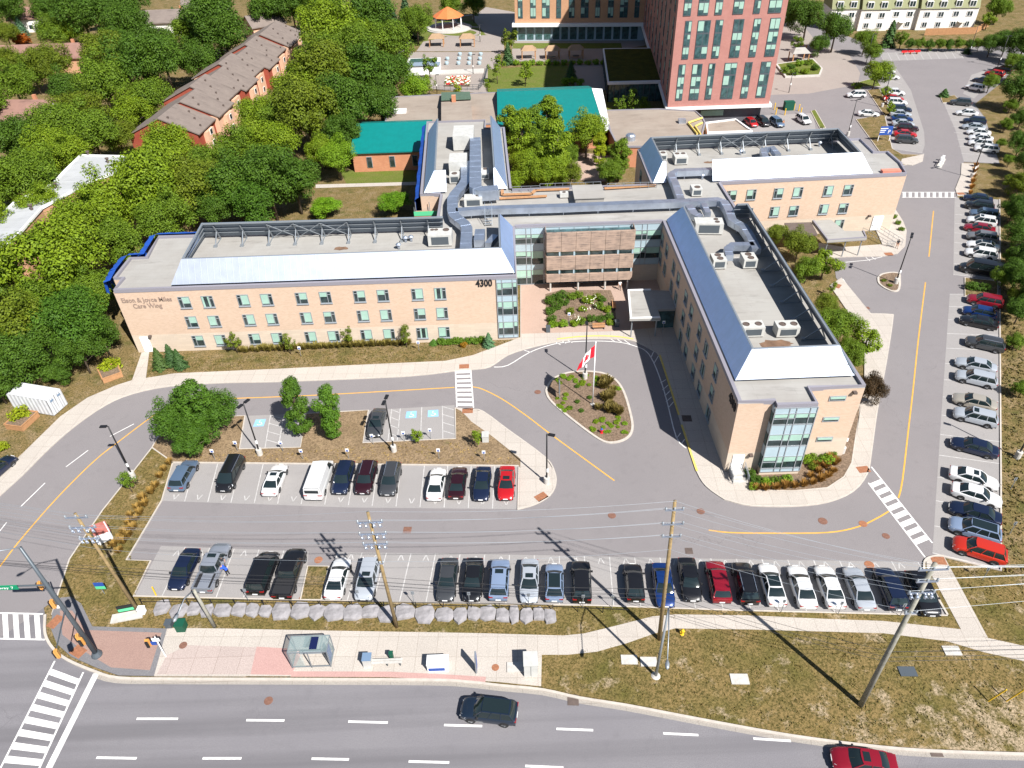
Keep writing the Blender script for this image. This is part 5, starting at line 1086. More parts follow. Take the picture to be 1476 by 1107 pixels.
c = at(611, 104); sh = empty('garden_shed', c, 'white garden shed with blue grey roof at the terrace edge', 'shed')
kid(sh, MB().box(c.x-5, c.y-3, 0, c.x+5, c.y+6, 2.6), 'wall', 'whitetrim'); kid(sh, MB().box(c.x-5.2, c.y-3.3, 2.6, c.x+5.2, c.y+.2, 2.85), 'roof', plain('blue grey roof', (.2, .26, .33), .6))
kid(sh, MB().box(c.x-4.2, c.y+1, 2.6, c.x+4.2, c.y+5, 2.75), 'skylight', 'teal')
mb = MB(); pl = ats([(625, 131), (690, 130), (697, 122), (703, 100)])
for i in range(3):
    a, b = pl[i], pl[i+1]; n = int((b-a).length/1.5)
    for k in range(n+1): p = a.lerp(b, k/n); mb.box(p.x-.05, p.y-.05, 0, p.x+.05, p.y+.05, 1.6)
    for z in (.5, 1.0, 1.55): mb.bar(a+Vector((0, 0, z)), b+Vector((0, 0, z)), .07)
thing('garden_fence', mb, 'darksteel', 'dark bar fence along the near edge of the garden terrace', 'fence')
mb = MB(); pl = ats([(574, 84), (585, 62), (600, 42)])
for i in range(2):
    a, b = pl[i], pl[i+1]; n = int((b-a).length/1.5)
    for k in range(n+1): p = a.lerp(b, k/n); mb.box(p.x-.05, p.y-.05, 0, p.x+.05, p.y+.05, 1.4)
    for z in (.5, 1.35): mb.bar(a+Vector((0, 0, z)), b+Vector((0, 0, z)), .07)
thing('garden_fence', mb, 'darksteel', 'dark fence along the curved path left of the bandstand', 'fence')
ip = ats([(1118, 92), (1172, 84), (1186, 98), (1182, 108), (1132, 110)], .5)
pl_ = empty('plaza_planter', ip[0], 'low walled planter island in the middle of the pale plaza', 'planter'); kid(pl_, MB().prism(ip, 0, .5), 'wall', 'concrete'); cen = sum(ip, Vector())/5; kid(pl_, MB().sheet([cen+(q-cen)*.92 for q in ip], .53), 'bed', 'lawn')
# ------------------------------------------------------------------ cars
def sharp(me, a=.62):
    try: me.set_sharp_from_angle(angle=a)
    except Exception: pass
def loft_body(st, W, tr=.0):
    mb = MB(); rings = []
    for (x, wf, b, t) in st:
        w = W*wf; c = .03
        half = [(0, t+c), (.5*w, t+c*.8), (.84*w, t-.01), (.955*w, t-.07), (w, t-.2 if t-b > .45 else b+(t-b)*.7), (w, b+(t-b)*.42), (.975*w, b+.09), (.9*w, b)]
        ring = [(x, y, z) for y, z in half]+[(x, -y, z) for y, z in half[:0:-1]]
        rings.append(ring)
    n = len(rings[0]); v = [p for r in rings for p in r]; f = []
    for i in range(len(rings)-1):
        for k in range(n): f.append((i*n+k, i*n+(k+1) % n, (i+1)*n+(k+1) % n, (i+1)*n+k))
    f += [tuple(range(n-1, -1, -1)), tuple(range((len(rings)-1)*n, len(rings)*n))]
    f = [q[::-1] for q in f]
    return mb.add(v, f)
def greenhouse(bf, br, tf, tr, zb, H_, wb, wt):
    "tapered glass cabin, windscreen and rear glass bowed"
    mb = MB(); N = 6; rows = []
    for (xf, xr, z, w, bow) in ((bf, br, zb-.06, wb, .16), (bf+(tf-bf)*.5, br+(tr-br)*.5, zb+(H_-zb)*.52, wb+(wt-wb)*.42, .13), (tf, tr, H_-.015, wt, .10)):
        ring = []
        for k in range(N+1): s = -1+2*k/N; ring.append((xf+bow*(1-s*s)-bow*.5, -w*s*-1, z))
        for k in range(N+1): s = -1+2*k/N; ring.append((xr-bow*.6*(1-s*s)+bow*.3, w*-s*1, z))
        # front runs y -w..w, rear runs y w..-w
        rows.append(ring)
    n = len(rows[0]); v = [p for r in rows for p in r]; f = []
    for i in range(2):
        for k in range(n): f.append((i*n+k, i*n+(k+1) % n, (i+1)*n+(k+1) % n, (i+1)*n+k))
    f.append(tuple(range(2*n, 3*n)))
    return mb.add(v, f), rows
def roof_panel(rows, H_, N=6, bf=None, pill=True, mids=(.5,)):
    mb = MB(); top = rows[2]; fr = top[:N+1]; re = top[N+1:][::-1]
    v = []; f = []; M_ = 5
    for j in range(M_):
        t = j/(M_-1)
        for k in range(N+1):
            a, b = Vector(fr[k]), Vector(re[k]); s = -1+2*k/N; p = a.lerp(b, t)
            v.append((p.x, p.y*1.03, H_+.012+.035*(1-s*s)*(1-.5*(2*t-1)**2)))
    for j in range(M_-1):
        for k in range(N): a = j*(N+1)+k; f.append((a, a+1, a+N+2, a+N+1))
    m0 = len(v); v += [(x, y, z-.07) for x, y, z in v]
    edge = [k for k in range(N+1)]+[j*(N+1)+N for j in range(1, M_)]+[(M_-1)*(N+1)+k for k in range(N-1, -1, -1)]+[j*(N+1) for j in range(M_-2, 0, -1)]
    for i in range(len(edge)): a, b = edge[i], edge[(i+1) % len(edge)]; f.append((a, m0+a, m0+b, b))
    mb.add(v, f)
    for sgn, k in ((0, 0), (1, N)):
        for idx in (k, N+1+k):
            mb.tube([rows[0][idx], rows[1][idx], rows[2][idx]], .05, 5)
        for m in mids:
            a = [Vector(rows[i][k]).lerp(Vector(rows[i][N+1+(N-k)]), m) for i in range(3)]
            mb.tube([a[0], a[1], a[2]], .045, 5)
    return mb
def wheel_mesh(r=.335, w=.23):
    t = MB(); n = 20
    prof = [(r*.62, -w/2), (r*.93, -w/2), (r, -w/2+.04), (r, w/2-.04), (r*.93, w/2), (r*.62, w/2)]
    v = [(a*math.cos(2*math.pi*k/n), z, a*math.sin(2*math.pi*k/n)) for a, z in prof for k in range(n)]; f = []
    for i in range(len(prof)-1):
        for k in range(n): f.append((i*n+k, i*n+(k+1) % n, (i+1)*n+(k+1) % n, (i+1)*n+k))
    t.add(v, f)
    rm = MB()
    for sy in (-1, 1):
        v = [(0, sy*(w/2-.02), 0)]+[(r*.64*math.cos(2*math.pi*k/20), sy*(w/2-.05 if k % 4 < 2 else w/2-.015), r*.64*math.sin(2*math.pi*k/20)) for k in range(20)]
        f = [(0, 1+k, 1+(k+1) % 20) if sy < 0 else (0, 1+(k+1) % 20, 1+k) for k in range(20)]; rm.add(v, f)
    return t, rm
SPEC = {
 'sedan': dict(W=.92, L=2.38, st=[(-2.40, .70, .42, .80), (-2.34, .86, .34, .93), (-2.12, .95, .24, .99), (-1.5, 1, .2, 1.0), (-.6, 1, .19, .95), (1.0, 1, .19, .93), (1.25, .995, .19, .92), (1.85, .96, .2, .83), (2.2, .89, .24, .72), (2.36, .76, .32, .60), (2.40, .6, .4, .5)], gh=(1.2, -1.85, .38, -.98, .95, 1.44, .83, .62), wh=(1.42, -1.38, .33), mids=(.48,)),
 'suv': dict(W=.94, L=2.34, st=[(-2.34, .78, .5, .95), (-2.3, .92, .4, 1.08), (-2.0, .985, .3, 1.1), (-1.0, 1, .27, 1.08), (1.0, 1, .27, 1.05), (1.3, .995, .27, 1.04), (1.85, .97, .28, .97), (2.16, .91, .32, .87), (2.3, .8, .4, .74), (2.35, .62, .48, .62)], gh=(1.25, -2.2, .52, -1.82, 1.07, 1.66, .85, .66), wh=(1.4, -1.36, .365), mids=(.36, .68)),
 'hatch': dict(W=.90, L=2.15, st=[(-2.14, .76, .45, .85), (-2.1, .9, .34, .98), (-1.8, .97, .25, 1.02), (-.8, 1, .21, .98), (.9, 1, .21, .96), (1.15, .995, .21, .95), (1.7, .96, .22, .86), (2.0, .89, .27, .74), (2.13, .76, .35, .6), (2.17, .6, .42, .5)], gh=(1.15, -1.98, .4, -1.4, .98, 1.5, .82, .63), wh=(1.3, -1.28, .33), mids=(.42,)),
 'minivan': dict(W=.99, L=2.55, st=[(-2.55, .8, .48, .95), (-2.52, .93, .36, 1.1), (-2.2, .985, .25, 1.12), (-1.0, 1, .22, 1.1), (1.3, 1, .22, 1.05), (1.7, .99, .22, 1.02), (2.15, .94, .25, .9), (2.42, .85, .32, .76), (2.54, .7, .42, .62)], gh=(1.75, -2.45, .85, -2.2, 1.08, 1.76, .9, .72), wh=(1.55, -1.5, .35), mids=(.3, .6)),
 'van': dict(W=1.02, L=2.95, st=[(-2.95, .92, .5, 1.1), (-2.92, .98, .4, 1.25), (-2.3, 1, .3, 1.3), (-.6, 1, .28, 1.28), (1.5, 1, .28, 1.2), (2.0, .985, .28, 1.15), (2.5, .94, .3, 1.02), (2.82, .86, .36, .86), (2.95, .72, .45, .7)], gh=(2.1, -2.9, 1.35, -2.82, 1.2, 2.15, .96, .84), wh=(1.85, -1.75, .36), mids=(.3,)),
 'pickup': dict(W=.99, L=2.9, st=[(-2.9, .95, .55, .9), (-2.86, .985, .42, .95), (-2.4, 1, .36, .95), (-1.0, 1, .33, .95), (-.95, 1, .33, 1.18), (1.2, 1, .33, 1.15), (1.55, .995, .33, 1.14), (2.2, .97, .35, 1.08), (2.65, .92, .4, .98), (2.85, .82, .5, .85), (2.9, .66, .55, .75)], gh=(1.5, -.98, .85, -.72, 1.15, 1.86, .88, .72), wh=(1.85, -1.75, .40), mids=(.5,)),
}
PROTO = {}
def make_car(kind, sunroof=False, glassroof=False, rack=False, tonneau=False, cargo=False):
    sp = SPEC[kind]; W_ = sp['W']; L_ = sp['L']; r = bpy.data.objects.new(NAMES[kind], None); COL.objects.link(r)
    bf, br, tf, tr, zb, H_, wb, wt = sp['gh']
    b = loft_body(sp['st'], W_)
    xw, xr2, R0 = sp['wh']
    if kind == 'pickup':
        b.box(-2.88, -.98, .9, -1.0, -.88, 1.2).box(-2.88, .88, .9, -1.0, .98, 1.2).box(-2.92, -.94, .9, -2.82, .94, 1.2)
    if cargo:
        pass
    for x in (xw, xr2):
        for s in (-1, 1):
            n = 16; v = [(x, s*(W_+.004), R0)]+[(x+(R0+.055)*math.cos(math.pi*k/n), s*(W_+.004), max(.2, R0+(R0+.055)*math.sin(math.pi*k/n))) for k in range(n+1)]+[]
            b.add(v, [((0, k+1, k+2) if s < 0 else (0, k+2, k+1)) for k in range(n)], 1)
    b.box(-L_*.98, -W_*.9, .3, L_*.97, W_*.9, .42, 1)
    bo = kid(r, b, 'body', ['carpaint', 'plastic'], smooth=True, org=(0, 0, 0)); sharp(bo.data, .5)
    g, rows = greenhouse(bf, br, tf, tr, zb, H_, wb, wt)
    go = kid(r, g, 'cabin_glass', ['carglass'], smooth=True, org=(0, 0, 0)); sharp(go.data, .5)
    rf = roof_panel(rows, H_, mids=sp['mids'])
    if cargo:
        for s in (-1, 1): rf.add([(1.0, s*(wb+.02), zb-.05), (-2.9, s*(wb+.02), zb-.05), (-2.84, s*(wt+.03), H_), (.85, s*(wt+.03), H_)], [(0, 1, 2, 3) if s < 0 else (3, 2, 1, 0)])
        rf.add([(-2.96, -wb, zb-.05), (-2.96, wb, zb-.05), (-2.9, wt, H_), (-2.9, -wt, H_)], [(3, 2, 1, 0)])
    ro = kid(r, rf, 'roof', ['carpaint'], smooth=True, org=(0, 0, 0)); sharp(ro.data, .5)
    if sunroof: kid(r, MB().box(tf-.62, -wt*.6, H_+.03, tf-.12, wt*.6, H_+.055), 'sunroof', ['carglass'], org=(0, 0, 0))
    if glassroof: kid(r, MB().box(tr+.12, -wt*.86, H_+.035, tf-.04, wt*.86, H_+.06), 'sunroof', ['carglass'], org=(0, 0, 0))
    if cargo: kid(r, MB().box(-2.99, -.75, 1.5, -2.95, .75, 1.9), 'rear_window', ['carglass'], org=(0, 0, 0))
    if rack:
        for s in (-1, 1): kid(r, MB().bar((tf-.15, s*wt*.92, H_+.07), (tr+.15, s*wt*.92, H_+.07), .045), 'roof_rail', ['galv'], org=(0, 0, 0))
    if kind == 'pickup':
        kid(r, MB().box(-2.82, -.88, .93, -1.0, .88, 1.19 if tonneau else .97), 'bed_cover' if tonneau else 'bed_liner', ['plastic'], org=(0, 0, 0))
    wt_, rm = wheel_mesh(R0)
    wm = None
    for x in (xw, xr2):
        for s in (-1, 1):
            if wm is None:
                w = kid(r, wt_, 'wheel', ['tyre'], smooth=True, org=(0, 0, 0)); sharp(w.data, .7); wm = w
                rmo = kid(w, rm, 'rim', ['rim'], org=(0, 0, 0))
            else:
                w = wm.copy(); COL.objects.link(w); w.parent = r; KIDS[r.name].append(w); c = rmo.copy(); COL.objects.link(c); c.parent = w; KIDS.setdefault(w.name, []).append(c)
            w.location = (x, s*(W_-.095), R0)
    st = sp['st']; zh = st[-3][3]; xh = st[-3][0]
    for s in (-1, 1):
        wh_ = W_*st[-3][1]
        kid(r, MB().add([(xh-.34, s*(wh_*1.055), zh-.02), (xh+.12, s*wh_*.62, zh-.12), (xh+.10, s*wh_*.62, zh+.005), (xh-.32, s*(wh_*.93), zh+.055), (xh+.2, s*wh_*.8, zh-.2), (xh-.25, s*(wh_*1.07), zh-.14)], [(0, 5, 4, 1), (0, 1, 2, 3), (0, 3, 2, 1), (1, 4, 5, 0)]), 'headlight', ['headlight'], org=(0, 0, 0))
        xt, wt2, bt, tt = st[1]
        kid(r, MB().box(xt-.055, min(s*W_*wt2*.58, s*W_*wt2*1.012), tt-.2, xt+.08, max(s*W_*wt2*.58, s*W_*wt2*1.012), tt-.07), 'taillight', ['taillight'], org=(0, 0, 0))
        kid(r, MB().box(bf-.5, min(s*(W_-.04), s*(W_+.17)), zb-.02, bf-.36, max(s*(W_-.04), s*(W_+.17)), zb+.12), 'mirror', ['plastic'], org=(0, 0, 0))
    for x in (st[0][0]-.03, st[-1][0]+.01): kid(r, MB().box(x, -.25, .5, x+.025, .25, .64), 'plate', ['white'], org=(0, 0, 0))
    kid(r, MB().box(st[-2][0]-.03, -W_*.5, st[-1][2]-.04, st[-1][0]+.035, W_*.5, st[-1][3]-.02), 'grille', ['plastic'], org=(0, 0, 0))
    return r
CC = dict(white=(.74, .74, .74), silver=(.40, .43, .47), grey=(.16, .165, .175), dgrey=(.05, .053, .058), black=(.012, .012, .014), navy=(.010, .017, .045), blue=(.008, .032, .14), steel=(.10, .15, .23), red=(.46, .012, .016), maroon=(.028, .006, .010), dred=(.24, .008, .02), beige=(.36, .33, .28), lblue=(.22, .29, .42), teal=(.012, .022, .04), truck=(.24, .26, .30), orange=(.52, .03, .015))
NAMES = dict(sedan='parked_sedan', suv='parked_suv', hatch='parked_hatchback', minivan='parked_minivan', van='parked_van', pickup='pickup_truck')
CATS = dict(sedan='car', suv='car', hatch='car', minivan='minivan', van='van', pickup='pickup truck')
def place_car(px, py, kind, col, ang, label, opt='', grp='parked cars', zc=.75, name=None):
    key = (kind, opt)
    first = key not in PROTO
    if first: PROTO[key] = make_car(kind, **{k: True for k in opt.split('+') if k})
    p = at(px, py, zc); p.z = .006
    if first:
        o = PROTO[key]; o.location = p; o.rotation_euler = (0, 0, ang)
        def setc(q):
            for c in KIDS.get(q.name, []): c.color = (*CC[col], 1); setc(c)
        setc(o); o.color = (*CC[col], 1)
    else:
        o = dup(PROTO[key], p, ang, color=CC[col])
        if name: KIDS.pop(o.name, None); o.name = name
    o.scale = (1.05, 1.05, 1.03)
    tag(o, label, CATS[kind], grp)
    return o
UP, DN = math.radians(86.2), math.radians(-93.8)
row1 = [(265, 684, 'suv', 'steel', UP, 'steel blue crossover at the left end of the upper parking row', ''), (332, 683, 'minivan', 'black', DN, 'black minivan second from the left in the upper row', 'rack'), (396, 690, 'sedan', 'white', UP, 'white sedan with sunroof beside the white cargo van', 'sunroof'), (461, 690, 'van', 'white', UP, 'white windowless cargo van in the upper row', 'cargo'), (495, 688, 'suv', 'navy', DN, 'navy black SUV just right of the white cargo van', ''), (528, 688, 'suv', 'maroon', DN, 'very dark maroon SUV between two dark SUVs in the upper row', 'rack'), (563, 690, 'suv', 'dgrey', DN, 'dark blue grey wagon with an empty stall on its right', 'rack'), (629, 696, 'sedan', 'white', UP, 'white compact sedan in the right half of the upper row', ''), (660, 694, 'sedan', 'maroon', UP, 'brownish black sedan next to the white compact', ''), (695, 696, 'sedan', 'navy', DN, 'dark navy sedan beside the red car at the nose', ''), (730, 695, 'sedan', 'red', DN, 'bright red sedan with sunroof ending the upper row', 'sunroof'), (543, 608, 'sedan', 'dgrey', DN, 'slate grey sedan alone in the accessible stalls', 'sunroof')]
row2 = [(265, 819, 'sedan', 'navy', DN, 'midnight blue car at the left end of the front row', ''), (307, 817, 'pickup', 'truck', UP, 'grey pickup truck with open bed and a man beside it', 'sunroof'), (379, 824, 'minivan', 'black', UP, 'black van like car left of the black pickup', ''), (418, 825, 'pickup', 'black', UP, 'black pickup truck with covered bed beside the grass square', 'tonneau'), (487, 832, 'sedan', 'white', UP, 'white sedan right of the grass square', ''), (530, 834, 'suv', 'silver', DN, 'silver SUV with black sunroof under the leaning pole', 'sunroof'), (645, 834, 'sedan', 'dgrey', DN, 'charcoal sedan after the empty stalls of the front row', ''), (682, 834, 'sedan', 'black', DN, 'glossy black sedan right of the charcoal one', ''), (720, 834, 'suv', 'lblue', UP, 'pale blue grey SUV with sunroof in the front row', 'sunroof'), (763, 836, 'sedan', 'silver', DN, 'silver blue sedan with sunroof right of the pale SUV', 'sunroof'), (799, 838, 'hatch', 'lblue', UP, 'grey hatchback with black glass roof', 'glassroof'), (838, 837, 'suv', 'black', UP, 'black SUV left of the empty stall by the pole shadow', ''), (914, 838, 'hatch', 'black', UP, 'black hatchback left of the blue car behind the pole', ''), (956, 842, 'sedan', 'blue', DN, 'deep blue sedan half hidden by the wooden pole', ''), (994, 834, 'sedan', 'black', DN, 'long black car just right of the wooden pole', ''), (1035, 837, 'suv', 'dred', UP, 'dark red SUV in the front row', ''), (1074, 839, 'suv', 'black', UP, 'black SUV between the dark red one and a white sedan', 'rack'), (1113, 841, 'sedan', 'white', UP, 'white sedan with a black glass roof', 'glassroof'), (1156, 844, 'sedan', 'white', UP, 'white sedan in the middle of three white ones', ''), (1196, 844, 'sedan', 'white', UP, 'white sedan left of the silver sedan', ''), (1238, 846, 'sedan', 'silver', UP, 'silver sedan beside the last two dark cars of the row', ''), (1283, 847, 'suv', 'navy', UP, 'dark navy SUV second from the right end of the front row', ''), (1330, 855, 'suv', 'black', DN, 'black SUV at the right end of the front row below the pole', '')]
for a in row1: place_car(*a, grp='cars in the upper parking row')
for a in row2: place_car(*a, grp='cars in the front parking row')
ER = math.radians(-28.8); EL_ = ER+math.pi
row3 = [(1412, 792, 'suv', 'orange', EL_, 'bright red SUV at the near end of the right hand row', ''), (1405, 763, 'suv', 'lblue', EL_, 'blue grey SUV with dark roof next to the bright red one', 'glassroof'), (1406, 738, 'sedan', 'navy', EL_, 'dark blue black car next to two white sedans', ''), (1408, 712, 'sedan', 'white', ER, 'near one of two white sedans in the right hand row', ''), (1404, 688, 'sedan', 'white', ER, 'far one of two white sedans in the right hand row, with sunroof', 'sunroof'), (1405, 643, 'sedan', 'navy', EL_, 'midnight blue sedan with empty stalls on both sides', ''), (1406, 600, 'suv', 'silver', EL_, 'silver SUV with sunroof in the right hand row', 'sunroof'), (1405, 578, 'sedan', 'beige', EL_, 'beige grey sedan beside the silver SUV', ''), (1407, 545, 'suv', 'silver', EL_, 'plain silver SUV paired with a silver sedan', ''), (1407, 525, 'sedan', 'silver', EL_, 'silver sedan with dark windows paired with a silver SUV', ''), (1420, 495, 'suv', 'dgrey', EL_, 'dark grey crossover standing alone below the blue car', 'rack'), (1411, 463, 'sedan', 'black', EL_, 'black sedan below the bright blue hatchback', ''), (1412, 449, 'hatch', 'blue', EL_, 'bright blue hatchback under the crimson car', ''), (1420, 433, 'suv', 'dred', EL_, 'crimson crossover beside the planted gap', ''), (1414, 388, 'van', 'black', EL_, 'large black passenger van in the right hand row', ''), (1414, 365, 'suv', 'white', EL_, 'white SUV next to the large black van', ''), (1417, 353, 'sedan', 'white', EL_, 'white car with dark roof above the white SUV', 'glassroof'), (1416, 341, 'suv', 'grey', EL_, 'mid grey SUV below the wine red car', ''), (1412, 328, 'sedan', 'dred', EL_, 'wine red sedan in the right hand row', ''), (1415, 318, 'suv', 'white', EL_, 'white SUV above the wine red sedan', 'sunroof'), (1419, 308, 'suv', 'steel', EL_, 'slate SUV third from the far crosswalk', ''), (1412, 296, 'suv', 'black', EL_, 'black SUV second from the far crosswalk', ''), (1410, 285, 'sedan', 'navy', EL_, 'navy car first in the row below the far crosswalk', '')]
for a in row3: place_car(*a, grp='cars in the right hand row')
def hd(a, b): p, q = at(*a), at(*b); return math.atan2((q-p).y, (q-p).x)
h4 = hd((1440, 212), (1394, 207)); h5 = hd((1290, 196), (1330, 198)); h6 = hd((1448, 120), (1405, 112))
row4 = [(1422, 214, 'suv', 'white', h4, 'white SUV nearest the far sidewalk in the upper right row', ''), (1413, 206, 'suv', 'white', h4, 'white SUV second in the upper right row', ''), (1414, 198, 'sedan', 'white', h4, 'white sedan third in the upper right row', ''), (1411, 190, 'sedan', 'white', h4, 'white sedan fourth in the upper right row', ''), (1404, 182, 'sedan', 'silver', h4, 'silver sedan between a white and a dark car in the upper right row', ''), (1405, 174, 'suv', 'navy', h4, 'dark blue SUV above the silver sedan in the upper right row', ''), (1394, 162, 'sedan', 'white', h4, 'white sedan alone above the dark blue SUV', ''), (1385, 147, 'suv', 'dgrey', h4, 'dark grey SUV beside the small round bush', ''), (1405, 126, 'suv', 'white', h6, 'white SUV lowest of the angled stalls at the far lot', ''), (1417, 115, 'sedan', 'navy', h6, 'dark blue car in the angled stalls at the far lot', ''), (1434, 106, 'suv', 'red', h6, 'red SUV in the angled stalls at the far lot', ''), (1446, 100, 'suv', 'maroon', h6, 'dark red SUV last of the angled stalls under the trees', ''),
 (1307, 201, 'suv', 'dgrey', h5, 'dark grey SUV at the near end of the upper left column', ''), (1305, 192, 'sedan', 'red', h5, 'red sedan beside the blue parking sign', ''), (1308, 184, 'suv', 'maroon', h5, 'wine coloured SUV between red and silver cars', ''), (1302, 177, 'sedan', 'silver', h5, 'silver sedan above the wine coloured SUV', ''), (1300, 170, 'sedan', 'blue', h5, 'blue sedan in the upper left column', ''), (1298, 163, 'sedan', 'silver', h5, 'silver sedan just above the blue sedan', ''), (1299, 157, 'suv', 'navy', h5, 'navy SUV below the white and red cars', ''), (1293, 147, 'suv', 'white', h5, 'white SUV beneath the red car', ''), (1288, 141, 'sedan', 'red', h5, 'red sedan squeezed between two white cars', ''), (1290, 133, 'suv', 'white', h5, 'white SUV above the red sedan by the lamp', ''), (1283, 110, 'sedan', 'white', h5, 'white sedan nearest of the group behind the leafy tree', ''), (1277, 102, 'suv', 'white', h5, 'white SUV in the middle of the group behind the leafy tree', ''), (1272, 96, 'sedan', 'white', h5, 'white sedan farthest of the group behind the leafy tree', ''),
 (1234, 136, 'suv', 'white', hd((1250, 136), (1218, 136)), 'white SUV driving out beside the green planter', ''), (1252, 163, 'sedan', 'white', hd((1236, 162), (1268, 164)), 'white sedan parked along the dry bank', ''),
 (1083, 176, 'hatch', 'red', math.radians(-80), 'red hatchback in the rear parking by the tower', ''), (1100, 175, 'suv', 'black', math.radians(-80), 'black SUV in the rear parking by the tower', ''), (1120, 176, 'suv', 'steel', math.radians(-80), 'steel blue SUV in the rear parking by the tower', ''), (1158, 172, 'suv', 'white', math.radians(-80), 'white off roader at the end of the rear parking', 'rack')]
for a in row4: place_car(*a, grp='cars in the far lots')
place_car(705, 1024, 'suv', 'teal', math.radians(171), 'dark blue black SUV driving on the highway', 'glassroof', grp='cars on the highway', name='driving_suv')
place_car(1246, 1097, 'sedan', 'dred', math.radians(170), 'dark red car on the highway cut off by the bottom edge', 'sunroof', grp='cars on the highway', name='driving_sedan')
place_car(-6, 676, 'sedan', 'navy', hd((-20, 688), (10, 662)), 'dark car cut off by the left edge beyond the sidewalk', '', grp='cars on the highway', name='driving_sedan')
# ------------------------------------------------------------------ plants
def leaf(mb, p, n, s, rnd, long=1.35):
    t = Vector((rnd.uniform(-1, 1), rnd.uniform(-1, 1), rnd.uniform(-1, 1))); x = n.cross(t)
    if x.length < 1e-3: x = Vector((1, 0, 0))
    x.normalize(); y = n.cross(x); a = s*rnd.uniform(.6, 1.2); b = a*long
    mb.add([p-y*b*.5, p+x*a*.42-y*b*.08+n*a*.08, p+y*b*.5, p-x*a*.42-y*b*.08+n*a*.08], [(0, 1, 2, 3)])
def crown_mesh(seed, kind, n, s, R=5.0, H_=12.0):
    rnd = random.Random(seed); mb = MB(); lobes = []
    def rv():
        while True:
            v = Vector((rnd.uniform(-1, 1), rnd.uniform(-1, 1), rnd.uniform(-1, 1)))
            if .05 < v.length < 1: return v.normalized()
    if kind == 'round':
        zc = H_*.58; hz = H_*.42
        for k in range(46):
            d = rv(); d.z = abs(d.z)*1.0-.28 if rnd.random() < .8 else d.z
            q = rnd.uniform(.62, .9)*(1+.18*math.sin(3*math.atan2(d.y, d.x)+seed)); lobes.append((Vector((d.x*R*q, d.y*R*q, zc+d.z*hz*q)), R*rnd.uniform(.2, .36)))
        for k in range(8): d = rv(); lobes.append((Vector((d.x*R*.3, d.y*R*.3, zc+d.z*hz*.35)), R*.38))
    elif kind == 'tall':
        for k in range(40):
            t = rnd.random(); w = R*(math.sin(math.pi*(t*.85+.12))**.8)*(.9+.2*math.sin(seed+5*t)); a = rnd.uniform(0, 6.283); q = rnd.uniform(.4, .85); lobes.append((Vector((math.cos(a)*w*q, math.sin(a)*w*q, H_*(.14+.84*t))), R*rnd.uniform(.22, .36)))
    elif kind == 'loose':
        for k in range(22):
            t = rnd.random(); w = R*(.35+.65*math.sin(math.pi*t)); a = rnd.uniform(0, 6.283); q = rnd.uniform(.2, .95); lobes.append((Vector((math.cos(a)*w*q, math.sin(a)*w*q, H_*(.32+.66*t))), R*rnd.uniform(.16, .34)))
    elif kind == 'bush':
        for k in range(14): d = rv(); lobes.append((Vector((d.x*R*.6, d.y*R*.6, H_*.45+d.z*H_*.3)), R*rnd.uniform(.3, .45)))
    if kind == 'cone':
        for k in range(n):
            t = rnd.random()**.7; t = 1-t; lay = math.floor(t*11)/11; w = R*(1-t)**.9*(.75+.25*((t*11) % 1.0 < .5))+.04*R; a = rnd.uniform(0, 6.283); q = math.sqrt(rnd.uniform(.35, 1)); w *= (.85+.2*math.sin(a*5+lay*20))
            p = Vector((math.cos(a)*w*q, math.sin(a)*w*q, H_*(.06+.94*t)-.12*w*q)); nn = Vector((math.cos(a)*.7, math.sin(a)*.7, rnd.uniform(.3, 1.1))).normalized(); leaf(mb, p, nn, s, rnd, 1.8)
        return mb, lobes
    tot = sum(r*r for _, r in lobes)
    for c, r in lobes:
        for k in range(max(3, int(n*r*r/tot))):
            d = rv(); p = c+Vector((d.x, d.y, d.z*.85))*r*rnd.uniform(.55, 1.08); nn = (d*.75+rv()*.55+Vector((0, 0, .55))).normalized(); leaf(mb, p, nn, s, rnd)
    return mb, lobes
def make_plant(name, seed, kind, n, s, R, H_, mat='leaf', trunk=True, tr=.22):
    r = bpy.data.objects.new(name, None); COL.objects.link(r); mb, lobes = crown_mesh(seed, kind, n, s, R, H_)
    kid(r, mb, 'crown', [mat], org=(0, 0, 0))
    if trunk:
        t = MB(); rnd = random.Random(seed+5); top = H_*(.9 if kind == 'cone' else .7)
        t.tube([(0, 0, -.1), (.05*R*.3, 0, top*.4), (-.04*R*.3, .03*R, top*.75), (0, 0, top)], [tr*1.25, tr, tr*.7, tr*.25], 7)
        for c, rr in rnd.sample(lobes, min(9, len(lobes))): z0 = min(c.z*.7, top*.8)*rnd.uniform(.65, 1); t.tube([(0, 0, z0), (c.x*.5, c.y*.5, (z0+c.z)*.52), (c.x*.92, c.y*.92, c.z)], [tr*.5, tr*.34, tr*.12], 5)
        kid(r, t, 'trunk', ['bark'], smooth=True, org=(0, 0, 0))
    return r
PL = {}
HIDE = Vector((0, 0, 0))
